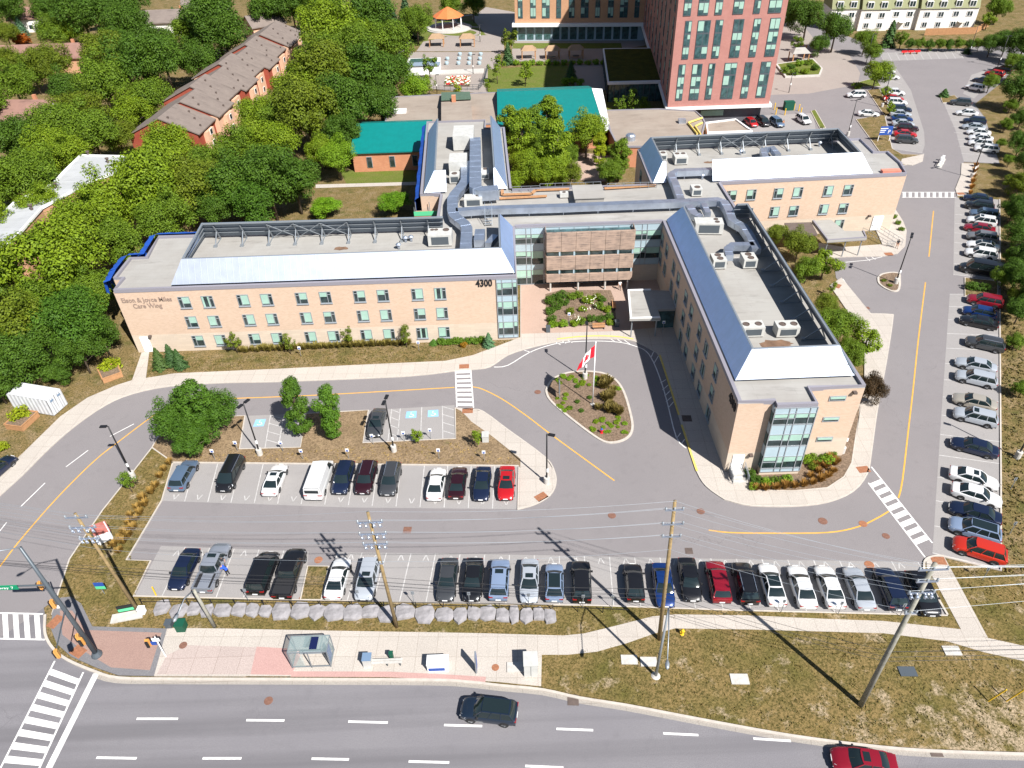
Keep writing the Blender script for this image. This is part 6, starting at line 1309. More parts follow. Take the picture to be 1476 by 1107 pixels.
TYPES = {
 'oak0': lambda: make_plant('broadleaf_tree', 11, 'round', 18500, .265, 5, 11.5), 'oak1': lambda: make_plant('broadleaf_tree', 12, 'round', 18500, .265, 5, 12.5),
 'oak2': lambda: make_plant('broadleaf_tree', 13, 'round', 17000, .28, 5, 10.5), 'oak3': lambda: make_plant('broadleaf_tree', 14, 'round', 19000, .26, 5, 12.0),
 'tall0': lambda: make_plant('broadleaf_tree', 15, 'tall', 10500, .26, 3.2, 11), 'tall1': lambda: make_plant('broadleaf_tree', 16, 'tall', 10500, .26, 3.2, 10),
 'young0': lambda: make_plant('young_tree', 17, 'loose', 900, .20, 1.5, 4.6, tr=.07), 'young1': lambda: make_plant('young_tree', 18, 'loose', 1100, .20, 1.6, 4.4, tr=.07),
 'locust0': lambda: make_plant('young_tree', 19, 'loose', 3600, .25, 3.0, 6.0, tr=.14), 'locust1': lambda: make_plant('young_tree', 20, 'loose', 3400, .25, 3.0, 6.4, tr=.14),
 'cone': lambda: make_plant('conifer', 21, 'cone', 3000, .32, 2.2, 8, 'needle', tr=.15),
 'bush0': lambda: make_plant('shrub', 22, 'bush', 900, .17, 1.0, 1.5, trunk=False), 'bush1': lambda: make_plant('shrub', 23, 'bush', 900, .17, 1.0, 1.3, trunk=False),
}
def px2m(px, py, z):
    p = at(px, py, z); q = RM.transposed() @ (p-Vector((0, 0, H))); return q.z/F
BASE_R = dict(oak=5*1.06, tall=3.2, young=1.5, locust=3.0, cone=2.1, bush=1.0); BASE_H = dict(oak=11.5, tall=10.5, young=4.5, locust=6.2, cone=8, bush=1.4)
CNT = [0]
def plant(px, py, rpx, kind, tint, label, cat='tree', grp=None, hs=1.0, z=None):
    base = ''.join(c for c in kind if not c.isdigit()); bh = BASE_H[base]; br = BASE_R[base]
    zc = 4.0
    for it in range(4): s = rpx*px2m(px, py, zc)/br; zc = bh*s*hs*.56
    p = at(px, py, zc); p.z = 0.0 if z is None else z
    first = kind not in PL
    CNT[0] += 1; rz = (CNT[0]*2.399) % 6.283
    if first: PL[kind] = TYPES[kind]()
    if first:
        o = PL[kind]; o.location = p; o.rotation_euler = (0, 0, rz); o.scale = (s, s, s*hs)
        for c in KIDS[o.name]: c.color = (*tint, 1)
    else: o = dup(PL[kind], p, rz, (s, s, s*hs), color=tint)
    tag(o, label, cat, grp); return o
TN = dict(l=(1.28, 1.2, .8), m=(.92, .95, .9), d=(.52, .66, .8), o=(1.0, .85, .8), y=(2.0, 1.55, .7), g=(.5, .70, .8), x=(1.3, 1.4, 1.0))
TW = dict(l='bright yellow green', m='mid green', d='dark green', o='olive green', y='yellow', g='deep green', x='vivid light green')
FOREST = [
 (72, 378, 64, 'l', 'very large maple left of the wing lettering'), (128, 318, 42, 'l', 'crown right of the white flat roof strip'), (22, 468, 50, 'o', 'broad crown at the left edge level with the wing'), (98, 462, 48, 'g', 'crown close to the blue tarpaulin'), (44, 505, 38, 'd', 'crown shading the ground behind the container'), (140, 420, 34, 'm', 'crown brushing the left corner of the wing'), (-12, 545, 32, 'd', 'crown overhanging the white container'), (112, 500, 30, 'd', 'crown over the bare soil by the planter'), (-25, 400, 50, 'm', 'crown cut by the left edge above the olive one'), (145, 482, 24, 'd', 'low crown beside the wing end wall'), (82, 532, 20, 'd', 'low crown between container and planter'), (-20, 520, 45, 'd', 'shadowy crown cut by the left edge'),
 (215, 262, 52, 'l', 'large crown in front of the near brick townhouse'), (165, 295, 46, 'l', 'crown beside the flat white roof end'), (240, 208, 36, 'l', 'crown covering the near townhouse gable'), (285, 268, 46, 'o', 'crown behind the left part of the metal screen'), (170, 352, 36, 'm', 'crown just behind the blue tarpaulin corner'), (240, 318, 36, 'm', 'crown behind the notch of the wing roof'),
 (335, 262, 46, 'd', 'crown behind the middle of the long screen'), (385, 255, 44, 'd', 'crown left of the rear lawn'), (360, 290, 36, 'g', 'low crown directly behind the braced screen'), (425, 262, 34, 'd', 'crown at the edge of the dry rear lawn'), (345, 208, 32, 'm', 'crown below the stepped townhouses'), (395, 205, 34, 'l', 'crown left of the dead branch tree'), (440, 160, 46, 'o', 'large crown with a pale dead branch'), (486, 226, 26, 'x', 'crown next to the small teal roof'), (462, 212, 22, 'l', 'small crown left of the small teal roof'), (300, 240, 30, 'm', 'crown between two big ones behind the wing'),
 (430, 125, 36, 'l', 'crown right of the townhouse row middle'), (465, 105, 44, 'o', 'crown in the middle of the upper woods'), (525, 100, 46, 'd', 'large shadowy crown left of the terrace'), (565, 105, 30, 'd', 'crown by the terrace corner'), (500, 150, 40, 'd', 'crown above the small teal roof'), (548, 150, 30, 'd', 'crown at the corner of the brown flat roof'), (596, 124, 20, 'x', 'small crown beside the garden shed'), (372, 168, 30, 'l', 'crown hiding the townhouse fronts'), (458, 82, 34, 'm', 'crown by the far townhouse end'),
 (462, 42, 38, 'l', 'large crown near the top edge left of the garden'), (485, 40, 44, 'l', 'crown near the top edge above the woods'), (530, 30, 38, 'd', 'crown near the top edge by the evergreens'), (322, 48, 36, 'd', 'crown behind the far townhouses'), (308, 28, 42, 'd', 'large crown right of the pale house'), (280, 82, 26, 'd', 'crown between pale house and townhouses'), (600, 30, 22, 'm', 'crown above the curved garden path'), (555, 62, 30, 'm', 'crown left of the curved garden path'), (460, 8, 30, 'd', 'crown cut by the top edge left of centre'), (385, 8, 28, 'd', 'crown cut by the top edge behind the townhouses'),
 (205, 90, 40, 'd', 'crown left of the townhouse row'), (235, 82, 34, 'd', 'crown touching the townhouse roofs'), (150, 122, 36, 'm', 'crown in the middle of the left woods'), (190, 155, 28, 'l', 'crown left of the nearest townhouse'), (70, 92, 28, 'o', 'crown before the long red brown roof'), (145, 78, 30, 'o', 'pale crown over the end of the long roof'), (20, 122, 28, 'm', 'crown under the left end of the long roof'), (12, 85, 20, 'o', 'crown at the left edge on the long roof'), (112, 160, 32, 'o', 'crown right of the white gable house'), (88, 180, 34, 'm', 'crown below the white gable house'), (132, 192, 34, 'm', 'crown left of the townhouse gable wall'), (68, 212, 36, 'l', 'crown above the white flat roof'), (42, 258, 40, 'm', 'crown left of the white flat roof bend'), (12, 200, 34, 'd', 'crown at the left edge below the white gable'), (98, 225, 30, 'l', 'crown above the white roof step'), (8, 262, 34, 'm', 'crown at the left edge above the white roof'), (170, 196, 24, 'o', 'small crown by the townhouse end wall'), (45, 160, 16, 'o', 'small crown against the white gable house'),
 (118, 22, 36, 'd', 'crown near the top edge left of the pale house'), (75, 42, 24, 'm', 'crown above the long red brown roof'), (186, 38, 32, 'd', 'dense crown left of the pale house'), (158, 30, 16, 'y', 'narrow crown beside the dense one'), (8, 12, 24, 'd', 'crown in the top left corner'), (68, 8, 24, 'd', 'crown at the top edge near the corner'), (150, 8, 24, 'd', 'crown at the top edge left part'), (190, 2, 22, 'd', 'crown at the top edge above the dense one'), (8, 48, 16, 'o', 'crown at the left edge by the blue spruce'), (225, 60, 26, 'd', 'crown below the pale house front'), (98, 48, 20, 'l', 'crown between the red bush and the dense one'), (-28, 150, 34, 'm', 'crown cut by the left edge beside the gable house'), (-22, 320, 34, 'l', 'crown cut by the left edge below the white roof'), (650, 5, 16, 'm', 'crown at the top edge behind the bandstand'), (682, 6, 16, 'd', 'crown at the top edge beside the tan block')]
FOREST += [(215, 140, 30, 'm', 'crown left of the second townhouse'), (100, 130, 26, 'd', 'crown behind the white gable house'), (45, 100, 22, 'm', 'crown below the long roof left part'), (175, 65, 26, 'd', 'crown below the dense one'), (270, 50, 26, 'm', 'crown right of the pale evergreen'), (60, 300, 30, 'l', 'crown behind the white roof strip'), (395, 170, 28, 'm', 'crown in the middle before the dead branch tree'), (490, 190, 26, 'd', 'crown touching the teal roof corner'), (510, 65, 34, 'm', 'crown in the upper woods near the terrace'), (420, 8, 26, 'd', 'crown cut by the top edge mid left'), (60, 430, 40, 'm', 'crown in the middle of the left mass'), (310, 300, 28, 'd', 'low crown behind the left screen end')]
for i, (x, y, r, t, h) in enumerate(FOREST):
    plant(x, y, r*1.14, 'oak%d' % (i % 4), TN[t], f"{TW[t]} tree, {h}", grp='trees of the left woods', hs=(.98, 1.06, 1.14, 1.02, 1.1)[i % 5])
for x, y, r, t, h in [(252, 26, 12, (1.7, 1.6, 1.6), 'tall pale evergreen in front of the pale house'), (28, 36, 11, (1.8, 2.0, 3.0), 'blue spruce above the dark red bush'), (585, 22, 20, (1.1, 1.2, 1.3), 'dark evergreen at the top edge left of the garden'), (560, 12, 16, (.9, 1.1, 1.2), 'dark evergreen cut by the top edge'), (1395, 72, 7, (1, 1.1, 1), 'small pointed evergreen in the far lot island'), (1362, 133, 9, (1.4, 1.7, 1.2), 'small round evergreen at the corner of the far lot'), (1285, 46, 13, (1.2, 1.4, 1.0), 'tall evergreen in front of the cream townhouses'), (823, 100, 11, (1.1, 1.3, 1.2), 'dark evergreen at the corner of the garden lawn'), (244, 509, 13, (.95, 1.15, .9), 'tall dark evergreen by the white end door'), (227, 514, 13, (1.3, 1.3, .8), 'rounder evergreen left of the tall one by the end door'), (256, 515, 12, (1.0, 1.2, .9), 'shorter evergreen right of the tall one by the end door'), (625, 492, 7, (1.8, 2.2, .9), 'bright small evergreen at the left end of the front hedge'), (704, 488, 10, (1.9, 2.2, 2.9), 'blue spruce at the right end of the front hedge'), (732, 75, 11, (1.2, 1.4, 1.2), 'slim evergreen right of the garden terrace')]:
    plant(x, y, r, 'cone', t, h, cat='evergreen', grp='evergreens', hs=.34 if 'small' in h else (.62 if r < 18 and 'slim' not in h and 'tall' not in h else .72))
for i, (x, y, r, k, t, h) in enumerate([
 (752, 205, 24, 'tall0', 'l', 'tree beside the right slope of the rear wing'), (768, 184, 20, 'tall1', 'm', 'tree against the large teal roof edge'), (792, 178, 20, 'tall0', 'l', 'tallest tree in front of the large teal roof'), (798, 214, 26, 'tall1', 'l', 'broad tree in the middle of the courtyard'), (846, 190, 27, 'oak1', 'l', 'round tree by the white gable edge'), (864, 214, 12, 'tall0', 'y', 'small golden tree on the patio'), (893, 226, 17, 'tall1', 'm', 'tree at the end wall of the right wing'), (878, 244, 18, 'oak2', 'm', 'low tree by the right wing corner'), (760, 236, 24, 'oak0', 'l', 'tree near the roof of the link'), (790, 246, 22, 'oak3', 'l', 'low tree above the guard rail'), (822, 252, 16, 'oak1', 'o', 'shrubby tree right of the patio front'), (742, 258, 16, 'oak2', 'l', 'tree by the corner of the rear wing'), (734, 182, 18, 'tall1', 'l', 'tree overhanging the rear wing slope'), (820, 226, 14, 'oak3', 'm', 'tree behind the patio'), (775, 214, 20, 'oak0', 'm', 'tree in the thick of the clump'), (812, 206, 18, 'oak2', 'm', 'tree between the broad one and the patio'), (778, 252, 16, 'oak1', 'l', 'low tree behind the long guard rail'), (806, 254, 14, 'oak0', 'l', 'low bushy tree by the patio front')]):
    plant(x, y, r*1.18, k, TN[t], f"{TW[t]} courtyard {h}", grp='courtyard trees')
for i, (x, y, r, k, t, h) in enumerate([
 (1122, 336, 17, 'oak0', 'o', 'tree left of the brown patio roof'), (1152, 352, 24, 'oak1', 'o', 'tree in front of the patio roof'), (1190, 378, 25, 'locust0', 'l', 'loose tree by the drop off lane'), (1165, 385, 22, 'oak2', 'm', 'tree beside the right screen'), (1205, 468, 32, 'oak3', 'm', 'large tree beside the front wing screen'), (1248, 492, 28, 'locust1', 'l', 'loose tree over the corner walk'), (1222, 505, 24, 'oak0', 'm', 'low tree by the white roof end'), (1190, 440, 20, 'oak1', 'o', 'tree at the grass strip top'), (1200, 416, 8, 'young0', 'l', 'sapling at the kerb of the drop off lane')]):
    plant(x, y, r, k, TN[t], f"{TW[t]} {h}", grp='trees beside the front wing')
plant(1257, 556, 24, 'oak2', (.42, .16, .9), 'dark purple tree at the right corner of the front wing', hs=1.1)
plant(29, 54, 14, 'bush0', (2.2, .35, .3), 'dark red bush in front of the blue spruce', cat='bush')
for i, (x, y, r, t, h) in enumerate([(1462, 300, 20, 'd', 'below the far crosswalk'), (1468, 338, 24, 'd', 'beside the wine red car'), (1470, 262, 20, 'o', 'above the crosswalk end'), (1448, 400, 16, 'm', 'over the planted gap'), (1468, 395, 24, 'd', 'behind the black van'), (1472, 445, 22, 'd', 'behind the blue hatchback'), (1465, 490, 14, 'm', 'behind the dark grey crossover'), (1472, 205, 20, 'd', 'behind the white cars'), (1450, 178, 10, 'm', 'in the grass behind the silver sedan'), (1428, 118, 13, 'm', 'between the angled stalls'), (1458, 150, 11, 'm', 'in the grass below the dark wood'), (1476, 128, 26, 'd', 'at the wood edge by the red cars'), (1478, 62, 24, 'd', 'at the far right top edge'), (1474, 560, 13, 'm', 'behind the beige grey sedan'), (1474, 168, 16, 'd', 'at the right edge mid height of the upper row'), (1498, 340, 26, 'd', 'cut by the right edge beside the red cars'), (1502, 430, 26, 'd', 'cut by the right edge beside the blue car'), (1500, 250, 24, 'd', 'cut by the right edge near the crosswalk'), (1444, 205, 8, 'm', 'small one right of the nearest white SUV'), (1456, 230, 9, 'm', 'small one at the end of the upper right row'), (1480, 300, 24, 'd', 'deep behind the one below the crosswalk'), (1484, 370, 26, 'd', 'deep behind the white SUV and the van'), (1460, 368, 14, 'm', 'beside the rear of the black van'), (1484, 410, 24, 'd', 'deep behind the planted gap'), (1464, 425, 13, 'o', 'behind the crimson crossover'), (1482, 235, 20, 'd', 'deep behind the far sidewalk'), (1484, 95, 22, 'd', 'at the far right behind the dark red SUV'), (1462, 88, 14, 'm', 'beside the last angled stall')]):
    plant(x, y, r, 'oak%d' % (i % 4), TN[t], f"{TW[t]} right bank tree, {h}", grp='trees on the right hand bank')
for i, (x, y, r, t, h) in enumerate([(1165, 22, 28, 'd', 'left of the cream townhouses'), (1205, 42, 26, 'd', 'before the first cream townhouse'), (1140, 12, 20, 'd', 'at the top edge right of the tower'), (1248, 58, 17, 'm', 'low one before the second cream townhouse'), (1264, 104, 20, 'l', 'leafy one among white cars'), (1258, 76, 14, 'm', 'at the head of the far lot'), (1182, 62, 16, 'd', 'at the bend of the plaza kerb'), (1430, 62, 16, 'd', 'right of the board fence'), (1452, 58, 18, 'd', 'near the top right corner'), (1440, 12, 18, 'm', 'at the top edge near the right corner'), (1425, 28, 12, 'l', 'beyond the last townhouse'), (1150, 62, 10, 'm', 'on the plaza planter island'), (1278, 132, 9, 'l', 'small one above the far lamp'), (1284, 156, 9, 'l', 'small one between the left column and dry bank'), (1300, 56, 12, 'm', 'between evergreen and board fence')]):
    plant(x, y, r, 'oak%d' % (i % 4) if r > 12 else 'locust%d' % (i % 2), TN[t], f"{TW[t]} tree {h}", grp='trees of the far lot')
for i, x in enumerate((1312, 1326, 1340, 1354, 1368, 1382, 1398, 1412)): plant(x, 63, 8.5, 'oak%d' % (i % 4), TN['m' if i % 2 else 'd'], ('first', 'second', 'third', 'fourth', 'fifth', 'sixth', 'seventh', 'eighth')[i]+' round shrub from the left in the row under the board fence', cat='shrub', grp='round shrubs under the board fence')
for i, (x, y, r, k, t, h) in enumerate([(250, 606, 34, 'oak1', 'g', 'left tree of the clump on the island'), (304, 596, 34, 'oak3', 'g', 'right tree of the clump on the island'), (280, 588, 32, 'tall1', 'g', 'rear tree of the clump on the island'), (272, 628, 30, 'oak2', 'g', 'low front tree of the clump on the island')]): plant(x, y, r, k, TN[t], f"deep green {h}", grp='tree clump on the parking island', hs=1.18)
plant(426, 586, 25, 'tall0', (.55, .72, .85), 'loose tree with bare twigs left of two beside the accessible stalls', grp='loose trees on the parking island', hs=1.25); plant(472, 590, 25, 'tall1', (.6, .82, .85), 'denser tree right of two beside the accessible stalls', grp='loose trees on the parking island', hs=1.25)
for i, (x, y, r, t, h) in enumerate([(183, 694, 14, 'm', 'behind the lamp on the left verge'), (601, 626, 11, 'l', 'behind the dark blue wagon'), (687, 632, 11, 'l', 'beside the white utility box'), (337, 492, 12, 'o', 'first from the left on the front lawn'), (415, 495, 11, 'o', 'second from the left on the front lawn'), (499, 482, 12, 'o', 'third from the left on the front lawn'), (584, 484, 12, 'o', 'fourth from the left on the front lawn'), (757, 102, 13, 'l', 'in the middle of the garden lawn'), (716, 98, 13, 'l', 'at the left edge of the garden lawn'), (618, 92, 13, 'm', 'behind the garden shed skylight'), (702, 125, 8, 'l', 'at the garden fence corner'), (660, 127, 8, 'y', 'by the flower bed'), (618, 122, 10, 'l', 'by the shed front'), (895, 150, 10, 'm', 'left of three by the pavilion'), (912, 146, 12, 'm', 'middle of three by the pavilion'), (926, 150, 10, 'm', 'right of three by the pavilion'), (1045, 158, 9, 'l', 'before the tower base'), (732, 55, 13, 'o', 'by the corner of the tan block'), (1462, 560, 8, 'm', 'alone on the right verge')]):
    plant(x, y, r, 'young%d' % (i % 2), TN[t], f"{TW[t]} sapling {h}", grp='saplings')
plant(469, 296, 25, 'oak2', (1.25, 1.5, 1.0), 'clipped bright green dome shrub at the left of the rear lawn', cat='shrub', hs=.6); plant(567, 290, 24, 'oak3', (1.0, 1.3, .9), 'clipped green dome shrub half in shade beside the rear wing', cat='shrub', hs=.7)
for x, y, r, t, h in [(157, 522, 17, 'y', 'yellow green bush growing in the timber planter'), (26, 596, 17, 'y', 'yellow green bush in the planter left of the container'), (2, 642, 10, 'y', 'yellow bush cut by the left edge'), (668, 496, 6, 'brown', 'small rusty brown shrub in front of the hedge')]:
    plant(x, y, r, 'bush%d' % (int(x) % 2), (2.4, .8, .9) if t == 'brown' else (1.9, 1.45, .75), h, cat='bush')
for i, (x, y) in enumerate([(636, 491), (646, 491), (656, 490), (666, 490), (676, 489), (686, 489), (695, 488)]): plant(x, y, 7.5, 'bush%d' % (i % 2), (.8, .95, 1.0), ('first', 'second', 'third', 'fourth', 'fifth', 'sixth', 'seventh')[i]+' dark hedge shrub from the left before the numbered wall', cat='shrub', grp='front hedge shrubs', z=.0)
for i, (x, y) in enumerate([(1130, 102), (1140, 96), (1152, 92), (1165, 90), (1175, 98), (1160, 103), (1145, 105)]): plant(x, y, 7, 'bush%d' % (i % 2), TN['mdxmdlm'[i]], ('first', 'second', 'third', 'fourth', 'fifth', 'sixth', 'seventh')[i]+' shrub on the plaza planter island, going round from the left', cat='shrub', grp='plaza planter shrubs', z=.5)
BED = [(792, 432, 9, 'd'), (801, 427, 9, 'd'), (810, 424, 9, 'd'), (793, 446, 9, 'd'), (803, 440, 9, 'd'), (814, 434, 8, 'd'), (795, 459, 8, 'd'), (824, 426, 8, 'm'), (834, 424, 8, 'm'), (798, 466, 8, 'x'), (812, 466, 8, 'x'), (828, 464, 8, 'l'), (838, 462, 8, 'm'), (848, 430, 10, 'l'), (860, 427, 7, 'o'), (868, 430, 7, 'd'), (852, 458, 8, 'd'), (866, 458, 8, 'd'), (878, 456, 8, 'd'), (874, 444, 8, 'l'), (864, 440, 8, 'm'), (840, 444, 7, 'l'), (822, 448, 7, 'o'), (880, 464, 7, 'l')]
structure('planted_bed', MB().sheet(ats([(786, 424), (808, 418), (880, 418), (885, 430), (889, 468), (788, 472)], .13), .128), 'mulch')
for i, (x, y, r, t) in enumerate(BED):
    plant(x, y, r, 'bush%d' % (i % 2), TN[t], f"{TW[t]} courtyard bed shrub, "+['back left corner', 'back edge left', 'back edge middle', 'left edge', 'left inner row', 'left of the inner path', 'left edge near front', 'back row middle', 'back row right of middle', 'front left corner', 'front row left', 'front row middle', 'front row right of the sign', 'centre with white blossom', 'back right, brownish', 'back right corner', 'right inner front', 'right front row', 'front right corner', 'right edge', 'right inner row', 'centre of the bed', 'beside the inner path', 'right front end'][i], cat='shrub', grp='courtyard bed shrubs', z=.12)
SB = [(1080, 682, 10, 'd'), (1090, 690, 9, 'd'), (1104, 694, 9, 'x'), (1118, 692, 9, 'm'), (1135, 690, 9, 'x'), (1086, 700, 8, 'l'), (1164, 662, 9, 'x'), (1178, 660, 11, 'm'), (1192, 662, 11, 'x'), (1200, 655, 9, 'm'), (1172, 672, 8, 'o')]
for i, (x, y, r, t) in enumerate(SB): plant(x, y, r, 'bush%d' % (i % 2), TN[t], f"{TW[t]} front wing shrub, "+['beside the steps', 'second from the steps', 'third from the steps', 'fourth from the steps', 'fifth from the steps under the glazed bay', 'low one at the steps front', 'left of the right group', 'largest of the right group', 'right of the right group', 'by the wall lamp post', 'front of the right group'][i], cat='shrub', grp='front wing shrubs', z=.12)
def grass_proto():
    rnd = random.Random(4); mb = MB()
    for k in range(130):
        a = rnd.uniform(0, 6.283); r = rnd.random()**.6; l = rnd.uniform(.5, 1.0); b = Vector((math.cos(a)*r*.16, math.sin(a)*r*.16, 0)); t = Vector((math.cos(a)*(.18+.5*r), math.sin(a)*(.18+.5*r), l)); m_ = b.lerp(t, .55)+Vector((0, 0, .14)); w = Vector((-math.sin(a), math.cos(a), 0))*.045
        mb.add([b-w, b+w, m_+w*1.2, m_-w*1.2, t+w*.5, t-w*.5], [(0, 1, 2, 3), (3, 2, 4, 5)])
    o = mb.build('grass_clump', 'grassblade'); return o
GP = grass_proto(); GN = [0]
def grass(px, py, s, label, grp, tint=(1, 1, 1), z=.1):
    p = at(px, py, z); o = GP if GN[0] == 0 else GP.copy()
    if GN[0]: COL.objects.link(o)
    GN[0] += 1; k = R_.uniform(.85, 1.15); o.location = p; o.rotation_euler = (0, 0, GN[0]*1.7); o.scale = (s*k, s*k, s*k*R_.uniform(.85, 1.15)); o.color = (*tint, 1); tag(o, label, 'ornamental grass', grp)
for gx, gy in ((905, 470), (878, 505), (855, 540), (830, 590), (808, 625), (765, 660), (775, 690), (735, 705), (748, 735), (700, 750), (730, 765), (690, 790), (712, 815), (672, 840), (688, 855), (640, 870), (660, 890), (612, 905), (637, 938)):
    grass(gx/3.69, 540+gy/3.69+2, .85, 'straw coloured grass clump in the double line along the left verge', 'grass clumps on the left verge')
for k in range(30): grass(348+k*8.3, 507-k*.38+(k % 2)*.8, 1.0, 'tan grass clump in the line along the long wall', 'grass clumps along the long wall', (.75, 1.0, 1.0), 0)
for i, (x, y) in enumerate([(1090, 708), (1103, 708), (1118, 707), (1131, 706), (1145, 705), (1158, 703), (1171, 700), (1183, 696), (1193, 690), (1200, 683), (1168, 690), (1180, 684), (1190, 676), (1176, 674), (1203, 672), (1196, 666)]): grass(x, y-2, .85, 'rust coloured grass clump in the bed round the front corner', 'grass clumps at the front corner', (1.0, .85, .8), .12)
rr = random.Random(3)
for k in range(34):
    x = rr.uniform(862, 897); y = rr.uniform(548, 598)
    if x > 884+ (y-560)*.25: x -= 14
    grass(x, y, 1.0, 'brown green grass clump in the dense patch right of the flagpole', 'grass clumps on the round island', (.6, .75, .8), .1)
for k in range(58):
    if k < 22: x, y = rr.uniform(802, 862), 541+rr.uniform(0, 14)
    elif k < 32: x, y = rr.uniform(803, 822), rr.uniform(562, 592)
    elif k < 36: x, y = rr.uniform(874, 894), rr.uniform(546, 562)
    else: x, y = rr.uniform(836, 905), rr.uniform(600, 628); x = max(x, 836+(y-600)*1.0)
    pt = plant(x, y, rr.uniform(3.2, 5.2), 'bush%d' % (k % 2), TN[rr.choice('xlxl')], 'low spreading green ground shrub on the round island', cat='shrub', grp='low shrubs on the round island', hs=.55, z=.1)
for x, y, lab in ((838, 592, 'small grey green mound left of the flagpole foot'), (850, 573, 'dark round mound behind the flagpole'), (832, 579, 'dark mound in the bare middle of the round island'), (822, 588, 'small mound near the left rim of the round island'), (832, 557, 'mound below the lamp base on the round island')): plant(x, y, 4.5, 'bush0', TN['d'], lab, cat='shrub', z=.1, hs=.7)
for x, y, lab in ((1274, 404, 'low plant behind the lamp on the small island'), (1283, 411, 'low plant before the lamp on the small island')): plant(x, y, 4, 'bush1', TN['o'], lab, cat='shrub', z=.1, hs=.7)
for x, y, lab in ((1289, 311, 'first small shrub in the strip by the side door'), (1295, 320, 'second small shrub in the strip by the side door'), (1300, 329, 'third small shrub in the strip by the side door')): plant(x, y, 5, 'bush1', TN['m'], lab, cat='shrub', z=.1)
for i in range(3): plant(1400+i*10, 411+i, 9, 'bush%d' % (i % 2), TN['d'], ('left', 'middle', 'right')[i]+' dark shrub in the planted gap between car groups', cat='shrub', grp='shrubs in the planted gap', z=.1)
plant(1236, 122, 9, 'bush0', TN['m'], 'flat green shrub in the walled planter by the plaza', cat='shrub', hs=.7); 
for i in range(6): grass(1406-i*1.6, 240+i*8, .95, 'tall orange grass clump along the far sidewalk', 'grass clumps by the far sidewalk', (1.2, .9, .7), .1)
for i in range(12): plant(744+i*11.5, 89-i*.1, 6, 'bush%d' % (i % 2), TN['x'], ('first', 'second', 'third', 'fourth', 'fifth', 'sixth', 'seventh', 'eighth', 'ninth', 'tenth', 'eleventh', 'twelfth')[i]+' hedge shrub from the left in front of the three gazebos', cat='shrub', grp='hedge before the gazebos')
for i, (x, y) in enumerate([(815, 117), (826, 116), (836, 118)]): plant(x, y, 7, 'bush0', TN['x'], ('left', 'middle', 'right')[i]+' shrub in the raised planter at the lawn corner', cat='shrub', grp='lawn corner planter shrubs', z=.3)
# flower bed on the terrace and flowers in the courtyard, as scattered blossom heads
fb_ = empty('flower_bed', at(660, 117), 'rectangular flower bed of red and white blossoms on the terrace', 'flower bed')
cs = ats([(645, 112), (678, 112), (677, 124), (640, 124)], .15); kid(fb_, MB().prism(cs, 0, .3), 'soil', 'mulch')
for nm, mt, n in (('white_blossoms', 'flower', 150), ('red_blossoms', 'red', 90), ('leaves', 'lawn', 150)):
    mb = MB()
    for k in range(n):
        a, b = rr.random(), rr.random(); p = cs[0].lerp(cs[1], a).lerp(cs[3].lerp(cs[2], a), b); leaf(mb, p+Vector((0, 0, .35+rr.random()*.3)), Vector((rr.uniform(-.3, .3), -.3, 1)).normalized(), .7, rr, 1.0)
    o = kid(fb_, mb, nm, mt); o['kind'] = 'stuff'
for x, y, r, lab in ((848, 441, 1.3, 'large white blossom cluster in the courtyard bed'), (851, 428, .9, 'pale yellow blossom cluster at the back of the courtyard bed'), (829, 458, .8, 'small white blossom cluster beside the courtyard sign')):
    p = at(x, y, 1.2); mb = MB()
    for k in range(34): d = Vector((rr.gauss(0, 1), rr.gauss(0, 1), abs(rr.gauss(0, .6)))).normalized(); leaf(mb, p+Vector((d.x*r, d.y*r, d.z*.5)), (d+Vector((0, 0, .6))).normalized(), .2, rr, 1.0)
    o = thing('blossom_cluster', mb, 'flower', lab, 'flowers', org=p); o['kind'] = 'stuff'
for i, (x, y, lab) in enumerate(((804, 62, 'orange blooms'),)): pass
# loose grass tufts and pale stones on the dry verges
def tufts(name, poly, n, mat, s, seed, z=.08):
    rnd = random.Random(seed); P_ = ats(poly, z); x0, x1 = min(p.x for p in P_), max(p.x for p in P_); y0, y1 = min(p.y for p in P_), max(p.y for p in P_); mb = MB(); c = 0
    from mathutils.geometry import intersect_point_quad_2d
    def inside(x, y):
        r = False; j = len(P_)-1
        for i in range(len(P_)):
            a, b = P_[i], P_[j]
            if (a.y > y) != (b.y > y) and x < (b.x-a.x)*(y-a.y)/(b.y-a.y)+a.x: r = not r
            j = i
        return r
    while c < n:
        x, y = rnd.uniform(x0, x1), rnd.uniform(y0, y1)
        if not inside(x, y): continue
        c += 1; k = rnd.uniform(.6, 1.3)*s
        for q in range(3): leaf(mb, Vector((x+rnd.uniform(-.15, .15), y+rnd.uniform(-.15, .15), z+.05*k)), Vector((rnd.uniform(-1, 1), rnd.uniform(-1, 1), .7)).normalized(), k, rnd, 1.5)
    o = mb.build(name, mat); o['kind'] = 'stuff'; return o
tm = foliage('dry grass', (.13, .11, .035), .6, .15)
tufts('grass_tufts', [(790, 950), (960, 915), (1080, 910), (1273, 916), (1476, 956), (1476, 1078), (1243, 1066), (1080, 1042), (903, 1010), (790, 985)], 1500, tm, .17, 1)
tufts('grass_tufts', [(192, 862), (463, 868), (900, 880), (1060, 884), (900, 895), (840, 910), (690, 908), (330, 902), (160, 900), (100, 865), (150, 740), (215, 655), (235, 668), (180, 800), (212, 812)], 1100, tm, .17, 2)
tufts('grass_tufts', [(215, 520), (748, 490), (720, 495), (640, 517), (400, 528), (215, 538)], 900, tm, .2, 3, 0)
tufts('grass_tufts', [(1446, 285), (1476, 270), (1476, 900), (1420, 900), (1372, 815), (1446, 825)], 1600, tm, .22, 4, .05)
